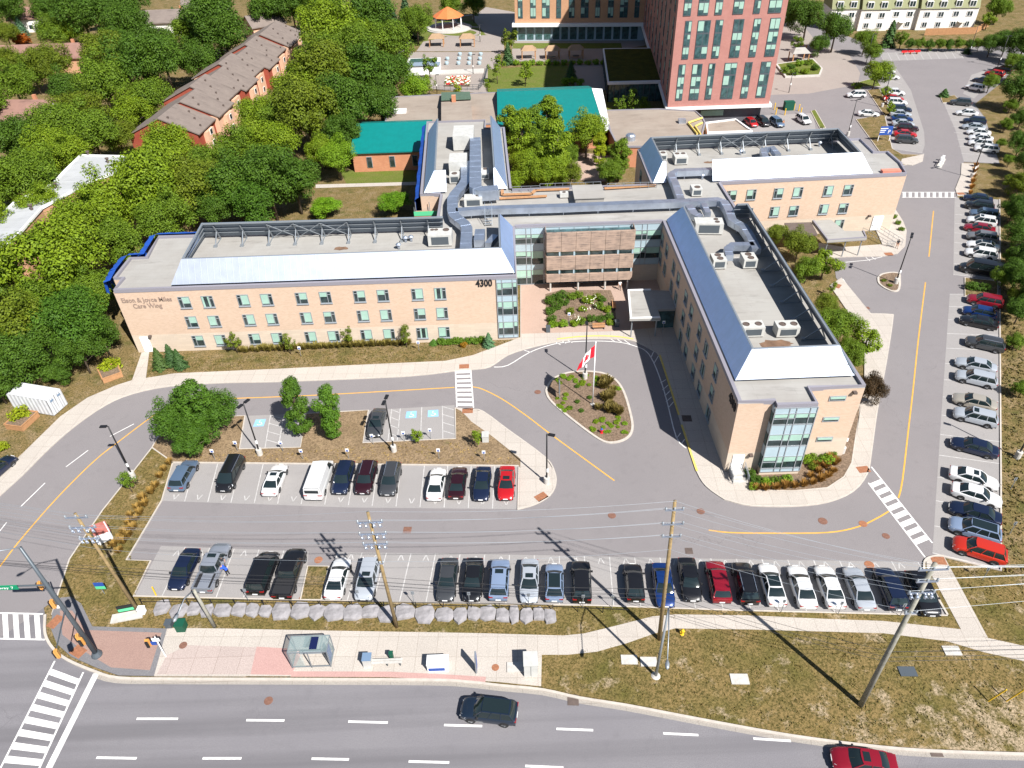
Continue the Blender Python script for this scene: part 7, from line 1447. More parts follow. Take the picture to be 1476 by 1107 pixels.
tufts('grass_tufts', [(255, 650), (345, 650), (440, 648), (525, 642), (660, 637), (745, 664), (740, 668), (252, 664)], 480, foliage('tan grass', (.26, .19, .08), .5, .15), .18, 5, .1)
# ------------------------------------------------------------------ street furniture
def lamp(bx, by, tx, ty, h, label, heads=1, ang=None, conc=True):
    b = at(bx, by, .1); t = at(tx, ty, h); t = Vector((b.x*.6+t.x*.4, b.y*.6+t.y*.4, h)) if (Vector((t.x-b.x, t.y-b.y)).length > .6) else t
    t = Vector((b.x, b.y, h)); o = empty('parking_lamp', (b.x, b.y, 0), label, 'street lamp', 'black parking lot lamps')
    if conc: kid(o, MB().lathe((b.x, b.y, 0), [(.36, 0), (.36, 1.0), (.32, 1.05)], 14), 'concrete_base', 'concrete', smooth=False)
    kid(o, MB().tube([(b.x, b.y, 1.0 if conc else 0), t], [.10, .075], 8), 'pole', 'blackmetal', smooth=True)
    kid(o, MB().obox((b.x+.1, b.y-.12), 0, .12, .04, 2.0, 2.5), 'sign_plate', 'white')
    a = ang if ang is not None else math.radians(127)
    for k in range(heads):
        d = Vector((math.cos(a+k*math.pi), math.sin(a+k*math.pi), 0)); c = t+d*.55; m = MB().obox((c.x, c.y), a, .38, .2, h-.06, h+.06); m.bar(t, c, .07); kid(o, m, 'lamp_head', 'blackmetal')
    return o
for a in [(192, 688, 157, 613, 8.3, 'black lamp by the sapling on the left verge beside the drive', 1, math.radians(180)), (375, 655, 351, 581, 8.3, 'black lamp at the left accessible stall below the big tree clump', 2, math.radians(60)), (568, 650, 560, 573, 8.3, 'black lamp beside the slate grey sedan in the accessible stalls', 2, math.radians(80)), (788, 696, 789, 625, 7.8, 'black lamp on the tip of the pale parking nose', 1, math.radians(-20)), (843, 545, 846, 465, 8.8, 'black lamp at the back rim of the round island', 1, math.radians(90)), (1291, 408, 1317, 335, 8.6, 'black lamp on the small teardrop island by the side entrance', 2, math.radians(60)), (1213, 652, 1243, 557, 8.3, 'black lamp close to the right corner of the front wing', 1, math.radians(0)),
          (1400, 256, 1424, 202, 8.3, 'black lamp in the grass by the far sidewalk', 2, .3), (1271, 154, 1287, 99, 8.3, 'black lamp between the upper left cars and the dry bank', 2, 0), (1222, 195, 1232, 163, 8.3, 'black lamp rising behind the rear screen of the right wing', 1, 0), (1396, 79, 1404, 45, 8.3, 'black lamp on the island under the board fence', 1, 0), (1438, 96, 1443, 70, 8.3, 'black lamp among the angled red cars', 2, 0), (1248, 92, 1256, 61, 8.3, 'black lamp beside the leafy tree at the far lot', 1, 0), (1137, 133, 1140, 108, 5, 'short dark lamp at the plaza edge near the tower', 1, 0), (692, 60, 692, 28, 5.5, 'dark garden lamp right of the paired gazebos', 1, 0), (682, 106, 682, 75, 5.5, 'dark garden lamp beside the white raised bed', 1, 0), (630, 134, 629, 108, 5, 'dark garden lamp at the garden fence', 1, 0), (1466, 659, 1500, 580, 8.3, 'black lamp with white base in the right hand grass', 1, 2.6)]: lamp(*a[:6], heads=a[6], ang=a[7], conc=a[1] > 140)
# flag pole and flag
fpb = at(854, 583, .1); fp = empty('flagpole', (fpb.x, fpb.y, .1), 'white flagpole in the middle of the round island', 'flagpole')
kid(fp, MB().tube([(fpb.x, fpb.y, .1), (fpb.x, fpb.y, 10.0)], [.09, .05], 10), 'pole', 'white', smooth=True); kid(fp, MB().lathe((fpb.x, fpb.y, 10.0), [(.03, 0), (.1, .06), (.1, .14), (.02, .2)], 10), 'finial', 'white'); kid(fp, MB().lathe((fpb.x, fpb.y, .08), [(.3, 0), (.3, .12), (.12, .2)], 12), 'base', 'concrete')
fl = empty('flag', (fpb.x, fpb.y, 9.7), 'red and white maple leaf flag drooping from the white pole', 'flag')
def flag_pt(u, v):
    # u along the fly, v down the hoist; the cloth droops in the light wind
    ang = math.radians(-158); dx, dy = math.cos(ang), math.sin(ang); w = .16*math.sin(u*9+v*2)*u+.06*math.sin(u*21)
    return Vector((fpb.x-.08+dx*u*2.1-dy*w+.25*v*dx*u, fpb.y+dy*u*1.5+dx*w, 9.75-1.75*v*(1-.2*u)-2.3*u**1.15))
def flag_part(u0, u1, nu, mi, name):
    mb = MB(); nv = 8
    for i in range(nu):
        for j in range(nv):
            a, b = u0+(u1-u0)*i/nu, u0+(u1-u0)*(i+1)/nu; c, d = j/nv, (j+1)/nv; mb.add([flag_pt(a, c), flag_pt(b, c), flag_pt(b, d), flag_pt(a, d)], [(0, 1, 2, 3)])
    kid(fl, mb, name, mi)
M['flagred'] = plain('flag red cloth', (.62, .012, .03), .8); M['flagwhite'] = plain('flag white cloth', (.75, .73, .72), .8)
flag_part(0, .25, 6, 'flagred', 'red_bar'); flag_part(.25, .75, 10, 'flagwhite', 'white_field'); flag_part(.75, 1, 6, 'flagred', 'red_bar')
LEAFP = [(0, -.42), (.07, -.2), (.2, -.28), (.17, -.02), (.3, -.14), (.33, -.05), (.45, -.08), (.38, .06), (.42, .1), (.22, .25), (.24, .33), (.02, .29), (.02, .45), (-.02, .45), (-.02, .29), (-.24, .33), (-.22, .25), (-.42, .1), (-.38, .06), (-.45, -.08), (-.33, -.05), (-.3, -.14), (-.17, -.02), (-.2, -.28), (-.07, -.2)]
for s in (-1, 1):
    mb = MB(); n = (flag_pt(.55, .5)-flag_pt(.45, .5)).cross(flag_pt(.5, .6)-flag_pt(.5, .4)).normalized()*.03*s
    pts = [flag_pt(.5+x*.42, .5+y*.85)+n for x, y in LEAFP]; c = flag_pt(.5, .5)+n; mb.add([c]+pts, [(0, 1+k, 1+(k+1) % len(pts)) for k in range(len(pts))]); kid(fl, mb, 'maple_leaf', 'flagred')
# signs
def sign(px, py, h, w, ph, face, label, nm='parking_sign', cat='sign', grp=None, ang=0.0, mark='blue', post='greymetal', z=.1, txt=None):
    b = at(px, py, z); o = empty(nm, (b.x, b.y, z), label, cat, grp)
    kid(o, MB().tube([(b.x, b.y, z), (b.x, b.y, z+h)], .035, 6), 'post', post); d = (math.sin(ang)*.05, -math.cos(ang)*.05)
    kid(o, MB().obox((b.x+d[0], b.y+d[1]), ang, w/2, .02, z+h-ph, z+h), 'panel', face)
    if mark: kid(o, MB().obox((b.x+d[0]*1.7, b.y+d[1]*1.7), ang, w*.3, .012, z+h-ph*.85, z+h-ph*.4), 'symbol', mark)
    if txt: text_mesh('lettering', txt, ph*.6, 'white', o, (b.x+d[0]*1.9, b.y+d[1]*1.9, z+h-ph*.5), rot=(math.pi/2, 0, ang), width=w*.8, ext=.004)
    return o
for x, y, lab in [(310, 662, 'small white sign beside the tree clump'), (437, 662, 'small white sign left of the white cargo van'), (503, 661, 'small white sign above the navy black SUV'), (583, 636, 'small white sign nearest the lamp in the accessible stalls'), (621, 632, 'small white sign behind the middle accessible stall'), (633, 661, 'small white sign above the white compact sedan'), (698, 664, 'small white sign above the red car'), (262, 523, 'small white sign beside the evergreens on the lawn'), (434, 513, 'small white sign in the middle of the front lawn'), (604, 505, 'small white sign at the right part of the front lawn'), (955, 480, 'white sign with blue mark by the entrance canopy'), (820, 468, 'white sign in the courtyard bed'), (343, 650, 'small white sign at the left accessible stall corner'), (408, 650, 'small white sign behind the hatched accessible stall'), (538, 640, 'small dark backed sign behind the slate grey sedan')]:
    sign(x, y, 1.7 if y > 500 else 2.2, .42, .5, 'white', lab, grp='white parking signs')
for x, y, lab in [(518, 868, 'sign post behind the white sedan of the front row'), (597, 870, 'sign post behind the empty stalls left'), (677, 871, 'sign post behind the charcoal sedan'), (762, 873, 'sign post behind the silver blue sedan'), (840, 875, 'sign post behind the black SUV by the empty stall'), (882, 876, 'sign post behind the black hatchback'), (1126, 882, 'sign post behind the first white sedan'), (1208, 885, 'sign post behind the last white sedan'), (1297, 888, 'sign post behind the dark navy SUV'), (358, 866, 'sign post behind the black minivan'), (1416, 836, 'sign post on the grass below the bright red SUV'), (1455, 770, 'sign post in the grass beside the blue grey SUV'), (1456, 706, 'sign post in the grass beside the white sedans')]:
    sign(x, y, 1.9, .32, .45, 'greymetal', lab, grp='grey backed parking signs', ang=math.pi, mark=None)
sign(151, 856, 1.9, 1.0, .55, 'blue', 'blue and green sign on the left verge below the pole', nm='direction_sign', mark=None, txt='VIVA')['label'] = 'blue and green sign on the left verge near the wooden pole'
bpy.data.objects['direction_sign'].children[-1].data  # lettering stays unread in the photograph
for c in list(bpy.data.objects['direction_sign'].children):
    if c.name.startswith('lettering'): bpy.data.objects.remove(c)
KIDS['direction_sign'] = [c for c in bpy.data.objects['direction_sign'].children]
b = at(151, 856, .1); kid(bpy.data.objects['direction_sign'], MB().obox((b.x, b.y-.05), 0, .5, .02, 1.0, 1.42), 'green_panel', 'limesign')
b = at(1273, 203, .12); o = empty('hospital_sign', b, 'blue parking sign on two posts on the dry bank', 'sign')
for s in (-1.3, 1.3): kid(o, MB().box(b.x+s-.06, b.y-.06, .1, b.x+s+.06, b.y+.06, 3.4), 'post', 'white')
kid(o, MB().box(b.x-1.4, b.y-.12, 1.5, b.x+1.4, b.y-.04, 3.5), 'panel', 'blue'); text_mesh('lettering', 'P', 1.2, 'white', o, (b.x+.7, b.y-.14, 2.2), ext=.01); kid(o, MB().box(b.x-1.4, b.y-.14, 2.9, b.x+.3, b.y-.12, 3.1).box(b.x-1.4, b.y-.14, 2.5, b.x-.1, b.y-.12, 2.65).box(b.x-1.4, b.y-.14, 2.1, b.x-.3, b.y-.12, 2.25), 'text_lines', 'white')
b = at(806, 571, .1); o = empty('notice_board', b, 'tall notice board seen edge on at the left rim of the round island', 'notice board')
kid(o, MB().box(b.x-.05, b.y-.75, .9, b.x+.05, b.y+.75, 2.7), 'panel', 'greymetal')
for s in (-.6, .6): kid(o, MB().tube([(b.x, b.y+s, .1), (b.x, b.y+s, 2.9)], .05, 6), 'post', 'greymetal')
def hydrant(px, py, body, cap, label):
    b = at(px, py, .1); o = empty('fire_hydrant', b, label, 'fire hydrant')
    kid(o, MB().lathe(b, [(.2, 0), (.2, .06), (.13, .08), (.13, .55), (.17, .57)], 12), 'barrel', body); kid(o, MB().lathe((b.x, b.y, b.z+.57), [(.17, 0), (.15, .1), (.06, .2), (.04, .26)], 12), 'bonnet', cap)
    for s in (-1, 1): kid(o, MB().tube([(b.x+s*.1, b.y, b.z+.4), (b.x+s*.24, b.y, b.z+.4)], .07, 8), 'outlet', body)
hydrant(867, 624, 'red', 'blue', 'red fire hydrant with blue top on the round island'); hydrant(983, 914, 'yellow', 'yellow', 'yellow fire hydrant in the grass by the wooden pole')
# utility poles, crossarms and wires
POLES = {}
def utility(key, bx, by, tx, ty, h, r, mat, label, arms):
    b = at(bx, by, 0); t = at(tx, ty, h); o = empty('utility_pole', (b.x, b.y, 0), label, 'utility pole', 'utility poles'); POLES[key] = (b, t)
    kid(o, MB().tube([b, b.lerp(t, .5), t], [r, r*.85, r*.68], 10), 'pole', mat, smooth=True)
    for f, w, kind in arms:
        p = b.lerp(t, f); m = MB().bar(p+Vector((-w/2, -.12, 0)), p+Vector((w/2, -.12, 0)), .1, .13)
        a = kid(o, m, 'crossarm', 'galv' if kind else 'greypole')
        for s in (-.46, 0, .46): kid(a, MB().lathe((p.x+s*w, p.y-.12, p.z+.06), [(.05, 0), (.1, .08), (.06, .16), (.1, .22), (.03, .3)], 8), 'insulator', 'greymetal', org=o.location)
        if kind == 2:
            for s in (-.38, -.15, .15, .38): kid(a, MB().lathe((p.x+s*w, p.y-.32, p.z-.42), [(.04, 0), (.1, .05), (.11, .3), (.05, .36), (.04, .5)], 8).bar((p.x+s*w, p.y-.34, p.z-.1), (p.x+s*w, p.y-.1, p.z+.02), .05).bar((p.x+s*w-.2, p.y-.25, p.z+.2), (p.x+s*w+.2, p.y-.4, p.z-.3), .05), 'cutout_switch', 'galv', org=o.location)
    return o
utility('a', 1240, 1017, 1348, 812, 18.9, .24, 'greypole', 'thick grey utility pole leaning in the grass near the right edge', [(.97, 2.2, 1), (.9, 1.6, 1), (.83, 2.0, 2), (.7, .9, 1)])
utility('b', 950, 922, 973, 722, 18.4, .21, 'polewood', 'brown wooden utility pole rising from the curved pavement', [(.95, 1.5, 1), (.86, 1.8, 1), (.78, 1.6, 1)])
utility('c', 572, 904, 530, 738, 16.6, .19, 'polewood', 'tan wooden utility pole with three stacked crossarms before the bus shelter', [(.93, 2.2, 2), (.84, 2.4, 2), (.76, 2.2, 2), (.6, .6, 1)])
utility('d', 200, 882, 108, 740, 14.6, .19, 'polewood', 'leaning tan utility pole with tangled equipment on the left verge', [(.97, 2.0, 1), (.88, 2.4, 2), (.78, 1.8, 2)])
def luminaire(o, b, t, hd, mat='greymetal'):
    m = MB(); mid = t.lerp(hd, .5)+Vector((0, 0, .5)); m.tube([t, mid, hd], [.06, .05, .045], 6); kid(o, m, 'arm', mat, smooth=True)
    d = (hd-t); d.z = 0; d.normalize(); e = hd+d*.75; kid(o, MB().tube([hd-d*.05, hd+d*.25, hd+d*.6, e], [.08, .17, .16, .05], 8), 'lamp_head', mat, smooth=True)
b = at(310, 904, 0); t = at(279, 850, 6.3); o = empty('street_light', b, 'weathered grey pole with long lamp arm in front of the grey pickup', 'street light', 'street lights'); kid(o, MB().tube([b, t], [.19, .14], 8), 'pole', 'greypole', smooth=True); luminaire(o, b, t-Vector((0, 0, .1)), at(256, 886, 6.6))
b = at(945, 975, 0); t = at(964, 877, 10.3); o = empty('street_light', b, 'grey metal street light with long arm at the foot of the wooden pole', 'street light', 'street lights'); kid(o, MB().tube([b, t], [.15, .09], 10), 'pole', 'greymetal', smooth=True); luminaire(o, b, t, at(962, 952, 10.0)); kid(o, MB().lathe((b.x, b.y, 0), [(.42, 0), (.42, .12), (.22, .25)], 14), 'base', 'concrete')
def wire(pts, sag, r, label, mat='greymetal', grp='overhead wires'):
    P_ = []
    for i in range(len(pts)-1):
        a, c = Vector(pts[i]), Vector(pts[i+1]); n = 10
        for k in range(n): u = k/n; q = a.lerp(c, u); q.z -= sag*4*u*(1-u); P_.append(q)
    P_.append(Vector(pts[-1])); thing('overhead_wire', MB().tube(P_, r, 4), mat, label, 'wire', grp, org=P_[0])
def onp(k, f, dx=0): b, t = POLES[k]; return b.lerp(t, f)+Vector((dx, -.12, .3))
for i, (fa, fb, fc, fd, dx) in enumerate([(.97, .99, .995, .98, 0), (.97, .95, .93, .97, -.9), (.97, .95, .93, .97, .9), (.9, .86, .84, .88, -.8), (.9, .86, .84, .88, .8), (.83, .78, .76, .78, -.8), (.83, .78, .76, .78, .8), (.7, .68, .6, .66, 0)]):
    A, Bp, Cq, D = onp('a', fa, dx), onp('b', fb, dx*.8), onp('c', fc, dx), onp('d', fd, dx)
    wire([D+Vector((-70, 14+i*.4, 2)), D, Cq, Bp, A, A+Vector((60, -1+i*.8, 0))], .5, .0135, ['topmost thin wire running over the poles', 'first wire pair, rear wire, on the upper crossarms', 'first wire pair, front wire, on the upper crossarms', 'second wire pair, rear wire, on the middle crossarms', 'second wire pair, front wire, on the middle crossarms', 'third wire pair, rear wire, on the lower crossarms', 'third wire pair, front wire, on the lower crossarms', 'lowest pale wire hung under the crossarms'][i])
for i, f in enumerate((.40, .36, .33)):
    wire([onp('d', f)+Vector((-60, 8+i, 1)), onp('d', f+.08), onp('c', f+.06), onp('b', f), onp('a', f+.02), onp('a', f)+Vector((60, 0, 0))], .4, .02, ('upper', 'middle', 'lower')[i]+' of three dark cables strung low between the poles', 'plastic', 'dark communication cables')
for gx, gy, tx, ty, lab in ((1424, 1011, 1451, 994, 'left yellow guy wire guard in the bare corner at right'), (1450, 1011, 1477, 994, 'right yellow guy wire guard in the bare corner at right')):
    b = at(gx, gy, .05); t = at(tx, ty, 2.2); thing('guy_guard', MB().tube([b, t], .06, 8), 'yellow', lab, 'guy guard', 'yellow guy guards', org=b)
b = at(225, 858, .05); thing('bollard', MB().tube([b, at(219, 846, 1.3)], .07, 8), 'yellow', 'leaning yellow bollard behind the midnight blue car', 'bollard', org=b)
# signal pole at the corner
b = at(140, 944, .12); t = at(29, 789, 15.2); o = empty('signal_pole', b, 'tall grey traffic signal pole on the brick corner with green street name sign', 'traffic signal')
kid(o, MB().tube([b, b.lerp(t, .5), t], [.24, .19, .13], 12), 'pole', 'darksteel', smooth=True); kid(o, MB().lathe(b, [(.5, 0), (.5, .1), (.3, .5)], 14), 'base', 'darksteel')
p = b.lerp(t, .68); q = p+Vector((-6.2, -.2, .3)); kid(o, MB().tube([p, q], [.09, .06], 8), 'mast_arm', 'darksteel')
sg = kid(o, MB().box(q.x+.6, q.y-.12, q.z-.35, q.x+3.9, q.y-.06, q.z+.2), 'street_sign', 'greensign'); text_mesh('sign_lettering', 'Highway 7', .42, 'white', o, (q.x+2.4, q.y-.14, q.z-.08), ext=.005, width=2.3); kid(sg, MB().box(q.x+.72, q.y-.14, q.z-.28, q.x+1.05, q.y-.12, q.z+.12), 'symbol', 'white', org=o.location)
def head(o, c, ang=0.0, mat='signalyellow'):
    h = kid(o, MB().obox(c, ang, .16, .14, c.z-.45, c.z+.45).obox(c, ang, .22, .02, c.z-.52, c.z+.52), 'signal_head', mat)
    for k in (-.29, 0, .29): kid(h, MB().obox((c.x+math.sin(ang)*.2, c.y-math.cos(ang)*.2), ang, .12, .08, c.z+k-.13, c.z+k+.13), 'lens_hood', 'blackmetal', org=o.location)
for f, dx, dy, a in ((.52, -.55, -.1, -1.2), (.17, -.7, .1, -1.2), (.2, .1, -.6, 0)):
    p = b.lerp(t, f); c = p+Vector((dx, dy, 0)); kid(o, MB().bar(p, c, .06), 'bracket', 'darksteel'); head(o, c, a)
p = b.lerp(t, .45); q = p+Vector((1.4, -4.4, .4)); kid(o, MB().tube([p, q], [.08, .05], 8), 'mast_arm', 'darksteel'); head(o, q-Vector((0, 0, .3)), -1.2)
p = t; luminaire(o, b, t, t+Vector((-2.5, -1.8, .3)))
b2 = at(85, 874, .12); o = empty('signal_post', b2, 'slim secondary signal post at the left kerb of the brick corner', 'traffic signal'); kid(o, MB().tube([b2, b2+Vector((0, 0, 4.2))], [.09, .07], 8), 'post', 'darksteel'); kid(o, MB().lathe(b2, [(.3, 0), (.3, .15), (.12, .3)], 12), 'base', 'concrete'); head(o, b2+Vector((-.3, -.1, 3.6)), -1.2)
b = at(239, 946, .12); o = empty('push_button_post', b, 'white push button post with small blue and white panels and a yellow signal', 'traffic signal'); kid(o, MB().tube([b, b+Vector((0, 0, 3.2))], .06, 8), 'post', 'white'); kid(o, MB().box(b.x-.35, b.y-.1, 2.75, b.x+.35, b.y-.05, 3.2), 'panel', 'white'); kid(o, MB().box(b.x-.6, b.y-.11, 2.2, b.x-.1, b.y-.06, 2.7), 'panel', 'blue'); head(o, b+Vector((-.9, 0, 2.3)), 0)
# bus stop
a, c = at(422, 963, .12), at(477, 963, .12); w = c.x-a.x; o = empty('bus_shelter', a, 'glass bus shelter with metal frame and a dark solar panel on its roof', 'bus shelter'); x0, x1, y0, y1 = a.x, c.x, a.y, a.y+1.7; M['shelterframe'] = plain('shelter frame', (.20, .22, .24), .5, metal=.3)
mb = MB()
for x in (x0, (x0+x1)/2, x1):
    for y in (y0, y1): mb.bar((x, y, .12), (x, y, 2.6), .08)
for z in (.3, 2.6):
    for y in (y0, y1): mb.bar((x0, y, z), (x1, y, z), .08)
    for x in (x0, x1): mb.bar((x, y0, z), (x, y1, z), .08)
kid(o, mb, 'frame', 'shelterframe'); kid(o, MB().box(x0, y0, 2.62, x1, y1, 2.66), 'roof_glass', 'clear'); kid(o, MB().box(x0+.1, y1-.01, .35, x1-.1, y1+.01, 2.5), 'back_pane', 'clear'); kid(o, MB().box(x0-.01, y0+.1, .35, x0+.01, y1-.1, 2.5), 'side_pane', 'clear'); kid(o, MB().box(x1-.01, y0+.1, .35, x1+.01, y1-.1, 2.5), 'side_pane', 'clear'); kid(o, MB().box(x0+.1, y0-.01, .35, x0+w*.35, y0+.01, 2.5), 'front_pane', 'clear')
kid(o, MB().box(x0+w*.55, y0+.25, 2.68, x0+w*.74, y1-.2, 2.74), 'solar_panel', plain('solar panel', (.01, .015, .06), .2)); kid(o, MB().box(x0+.5, y1-.55, .5, x1-.9, y1-.2, .56), 'bench_seat', 'greymetal'); kid(o, MB().box(x1-.06, y0+.2, .5, x1-.03, y0+1.1, 2.2), 'poster', 'blue')
b = at(556, 956, .12); o = empty('street_bench', b, 'long metal bench on the pavement right of the bus shelter', 'bench'); kid(o, MB().box(b.x-1.5, b.y-.3, .52, b.x+1.6, b.y-.05, .58).box(b.x-1.5, b.y+.0, .52, b.x+1.6, b.y+.2, .58), 'seat', 'concrete')
for s in (-1.3, .2, 1.4): kid(o, MB().box(b.x+s-.04, b.y-.3, .12, b.x+s+.04, b.y+.2, .52), 'leg', 'darksteel')
for x, y, w_, d_, h, mt, lab, nm, cat in [(531, 957, .38, .38, 1.15, 'acpaint', 'brown litter bin with blue lid at the left end of the bench', 'litter_bin', 'bin'), (565, 949, .16, .16, .9, 'darkgreen', 'small green bin behind the bench', 'litter_bin', 'bin'), (632, 961, .95, .5, 1.05, 'white', 'white newspaper box with a blue stripe on the pavement', 'newspaper_box', 'newspaper box'), (765, 965, .62, .7, 1.75, 'acpaint', 'grey brown utility cabinet at the right end of the pavement', 'utility_cabinet', 'cabinet'), (245, 902, .3, .3, .6, 'darksteel', 'small dark box beside the green box', 'utility_box', 'box'), (263, 906, .42, .42, .95, 'darkgreen', 'dark green utility box on the verge', 'utility_box', 'box'), (206, 883, .3, .25, .7, 'white', 'white box at the foot of the left leaning pole', 'utility_box', 'box'), (700, 634, .4, .5, .9, 'acpaint', 'white utility box beside the sapling on the parking island', 'utility_box', 'box'), (1136, 158, 1.2, .8, 2.0, 'darkgreen', 'dark green transformer box among yellow bollards', 'transformer_box', 'box'), (790, 478, .3, .3, .9, 'darksteel', 'dark litter bin at the left corner of the courtyard bed', 'litter_bin', 'bin'), (889, 470, .3, .3, .9, 'darksteel', 'dark litter bin at the right corner of the courtyard bed', 'litter_bin', 'bin')]:
    b = at(x, y, .12 if y > 300 else 0); o = empty(nm, b, lab, cat); kid(o, MB().box(b.x-w_, b.y-d_, b.z, b.x+w_, b.y+d_, b.z+h), 'body', mt); kid(o, MB().box(b.x-w_-.04, b.y-d_-.04, b.z+h, b.x+w_+.04, b.y+d_+.04, b.z+h+.08), 'lid', 'blueply' if 'blue lid' in lab else mt)
    if 'stripe' in lab: kid(o, MB().box(b.x-w_+.1, b.y-d_-.015, b.z+.15, b.x+w_-.3, b.y-d_, b.z+.6), 'stripe', 'blue')
    if nm == 'utility_cabinet': kid(o, MB().box(b.x-.02, b.y-d_-.015, b.z+.1, b.x+.02, b.y-d_, b.z+h-.1), 'door_seam', 'darksteel')
b = at(687, 966, .12); o = empty('info_pylon', b, 'slim blue and white transit pylon standing edge on in the pavement', 'sign'); kid(o, MB().box(b.x-.07, b.y-.35, .12, b.x+.07, b.y+.35, 2.7), 'slab', 'greymetal'); kid(o, MB().box(b.x+.07, b.y-.3, .5, b.x+.085, b.y+.3, 2.5), 'panel', 'blue')
thing('concrete_pad', MB().obox(at(745, 963), 0, .9, .5, .1, .22), 'concrete', 'pale rectangular pad left of the utility cabinet', 'pad')
for x, y, w_, mt, lab in [(907, 951, .75, 'concrete', 'left of two concrete slabs in the grass by the street light'), (935, 954, .75, 'concrete', 'right of two concrete slabs in the grass by the street light'), (1066, 979, .8, 'concrete', 'single concrete slab in the middle of the dry verge'), (1372, 938, .75, 'concrete', 'concrete slab in the grass under the right pavement'), (1308, 968, .75, 'darksteel', 'steel grating lid in the dry verge right of the thick pole')]:
    b = at(x, y, .1); thing('ground_slab', MB().obox(b, -.05, w_, w_*.62, .05, .17), mt, lab, 'slab', 'slabs in the verge', org=b)
# entrance marker wall, timber planters, container
a = at(163, 893, .08); e = at(205, 885, .08); d = math.atan2((e-a).y, (e-a).x); c = (a+e)/2; o = empty('marker_wall', c, 'low concrete marker wall with green and black panel by the left leaning pole', 'sign'); kid(o, MB().obox((c.x, c.y), d, 1.5, .5, .05, .25), 'plinth', 'concrete'); kid(o, MB().obox((c.x-.2, c.y+.7), d, .9, .06, .1, 1.0), 'panel', 'black'); kid(o, MB().obox((c.x-.2, c.y+.6), d, .8, .05, .3, .6), 'green_strip', 'limesign')
def planter(px0, py0, px1, py1, dep, label):
    a, e = at(px0, py0, .0), at(px1, py1, .0); d = (e-a).normalized(); n = Vector((-d.y, d.x, 0)); o = empty('timber_planter', a, label, 'planter', 'timber planters'); P_ = [a, e, e+n*dep, a+n*dep]; P2 = [q+((sum(P_, Vector())/4)-q)*.1 for q in P_]
    kid(o, MB().prism(P_, 0, .8), 'box', 'wood'); kid(o, MB().sheet(P2, .82), 'soil', 'mulch')
    kid(o, MB().curbstrip(P_, .14, .78, .9, closed=True), 'rim', 'wood')
planter(150, 553, 178, 543, 3.0, 'orange timber planter with a yellow green bush near the wing'); planter(34, 622, 58, 600, 2.6, 'orange timber planter left of the white container'); 
P, Q, Bk = at(78.6, 600, .0), at(98, 583, .0), at(33, 567, 2.7); Bk.z = 0; n = (Q-P).normalized(); n2 = Vector((-n.y, n.x, 0)); L_ = 6.4
M['containerwhite'] = plain('container paint', (.52, .53, .55), .6, vary=.08); o = empty('shipping_container', P, 'white shipping container half under the trees at the left', 'container'); c4 = [P, Q, Q+n2*L_, P+n2*L_]
mb = MB()
for i in range(4):
    if i == 0: continue
    p0, p1 = c4[i], c4[(i+1) % 4]; k_ = int((p1-p0).length/.16); dd = (p1-p0).normalized(); nn = Vector((dd.y, -dd.x, 0))
    for k in range(k_):
        s0, s1 = p0.lerp(p1, k/k_), p0.lerp(p1, (k+1)/k_); o0 = nn*(.05 if k % 4 in (0, 1) else 0); o1 = nn*(.05 if (k+1) % 4 in (0, 1) else 0); A_, B_ = s0+o0, s1+o1; mb.add([(A_.x, A_.y, .15), (B_.x, B_.y, .15), (B_.x, B_.y, 2.7), (A_.x, A_.y, 2.7)], [(0, 1, 2, 3)])
kid(o, mb, 'corrugated_wall', 'containerwhite'); kid(o, MB().prism(c4, .1, .2), 'floor', 'containerwhite'); kid(o, MB().prism(c4, 2.66, 2.76), 'roof', 'containerwhite')
w_ = (Q-P).length
for s in (0, 1):
    p0 = P.lerp(Q, s*.5+.02); p1 = P.lerp(Q, s*.5+.48); dr = kid(o, MB().prism([p0, p1, p1+n2*.06, p0+n2*.06], .2, 2.66), 'door', 'containerwhite')
    m2 = MB()
    for f in (.35, .65): q = p0.lerp(p1, f)-n2*.05; m2.tube([(q.x, q.y, .25), (q.x, q.y, 2.6)], .03, 6)
    kid(dr, m2, 'lock_rod', 'greymetal', org=o.location); q0, q1 = p0.lerp(p1, .3)-n2*.02, p0.lerp(p1, .8)-n2*.02; kid(dr, MB().prism([q0, q1, q1+n2*.015, q0+n2*.015], 2.0, 2.3), 'label_plate', 'blueply', org=o.location)
# railing, boulders and fence along the front verge
FR = [(205, 871), (340, 872), (463, 874), (600, 876), (720, 878), (797, 880), (905, 885)]
PF = ats(FR, .1); o = empty('verge_railing', PF[0], 'long low black railing above the row of pale boulders', 'railing')
for i in range(len(PF)-1):
    a, c = PF[i], PF[i+1]; mb = MB()
    for z in ((.55, 1.0) if i < 5 else (.8,)): mb.bar((a.x, a.y, z), (c.x, c.y, z), .05)
    kid(o, mb, 'rail', 'blackmetal'); n = max(2, int((c-a).length/2.4))
    for k in range(n): q = a.lerp(c, k/n); kid(o, MB().box(q.x-.035, q.y-.035, .05, q.x+.035, q.y+.035, 1.05), 'post', 'blackmetal')
rb = random.Random(9); x = 222; i = 0
ORD = ['first', 'second', 'third', 'fourth', 'fifth', 'sixth', 'seventh', 'eighth', 'ninth', 'tenth', 'eleventh', 'twelfth', 'thirteenth', 'fourteenth', 'fifteenth', 'sixteenth', 'seventeenth', 'eighteenth', 'nineteenth', 'twentieth', 'twenty first', 'twenty second', 'twenty third', 'twenty fourth', 'twenty fifth', 'twenty sixth', 'twenty seventh', 'twenty eighth']
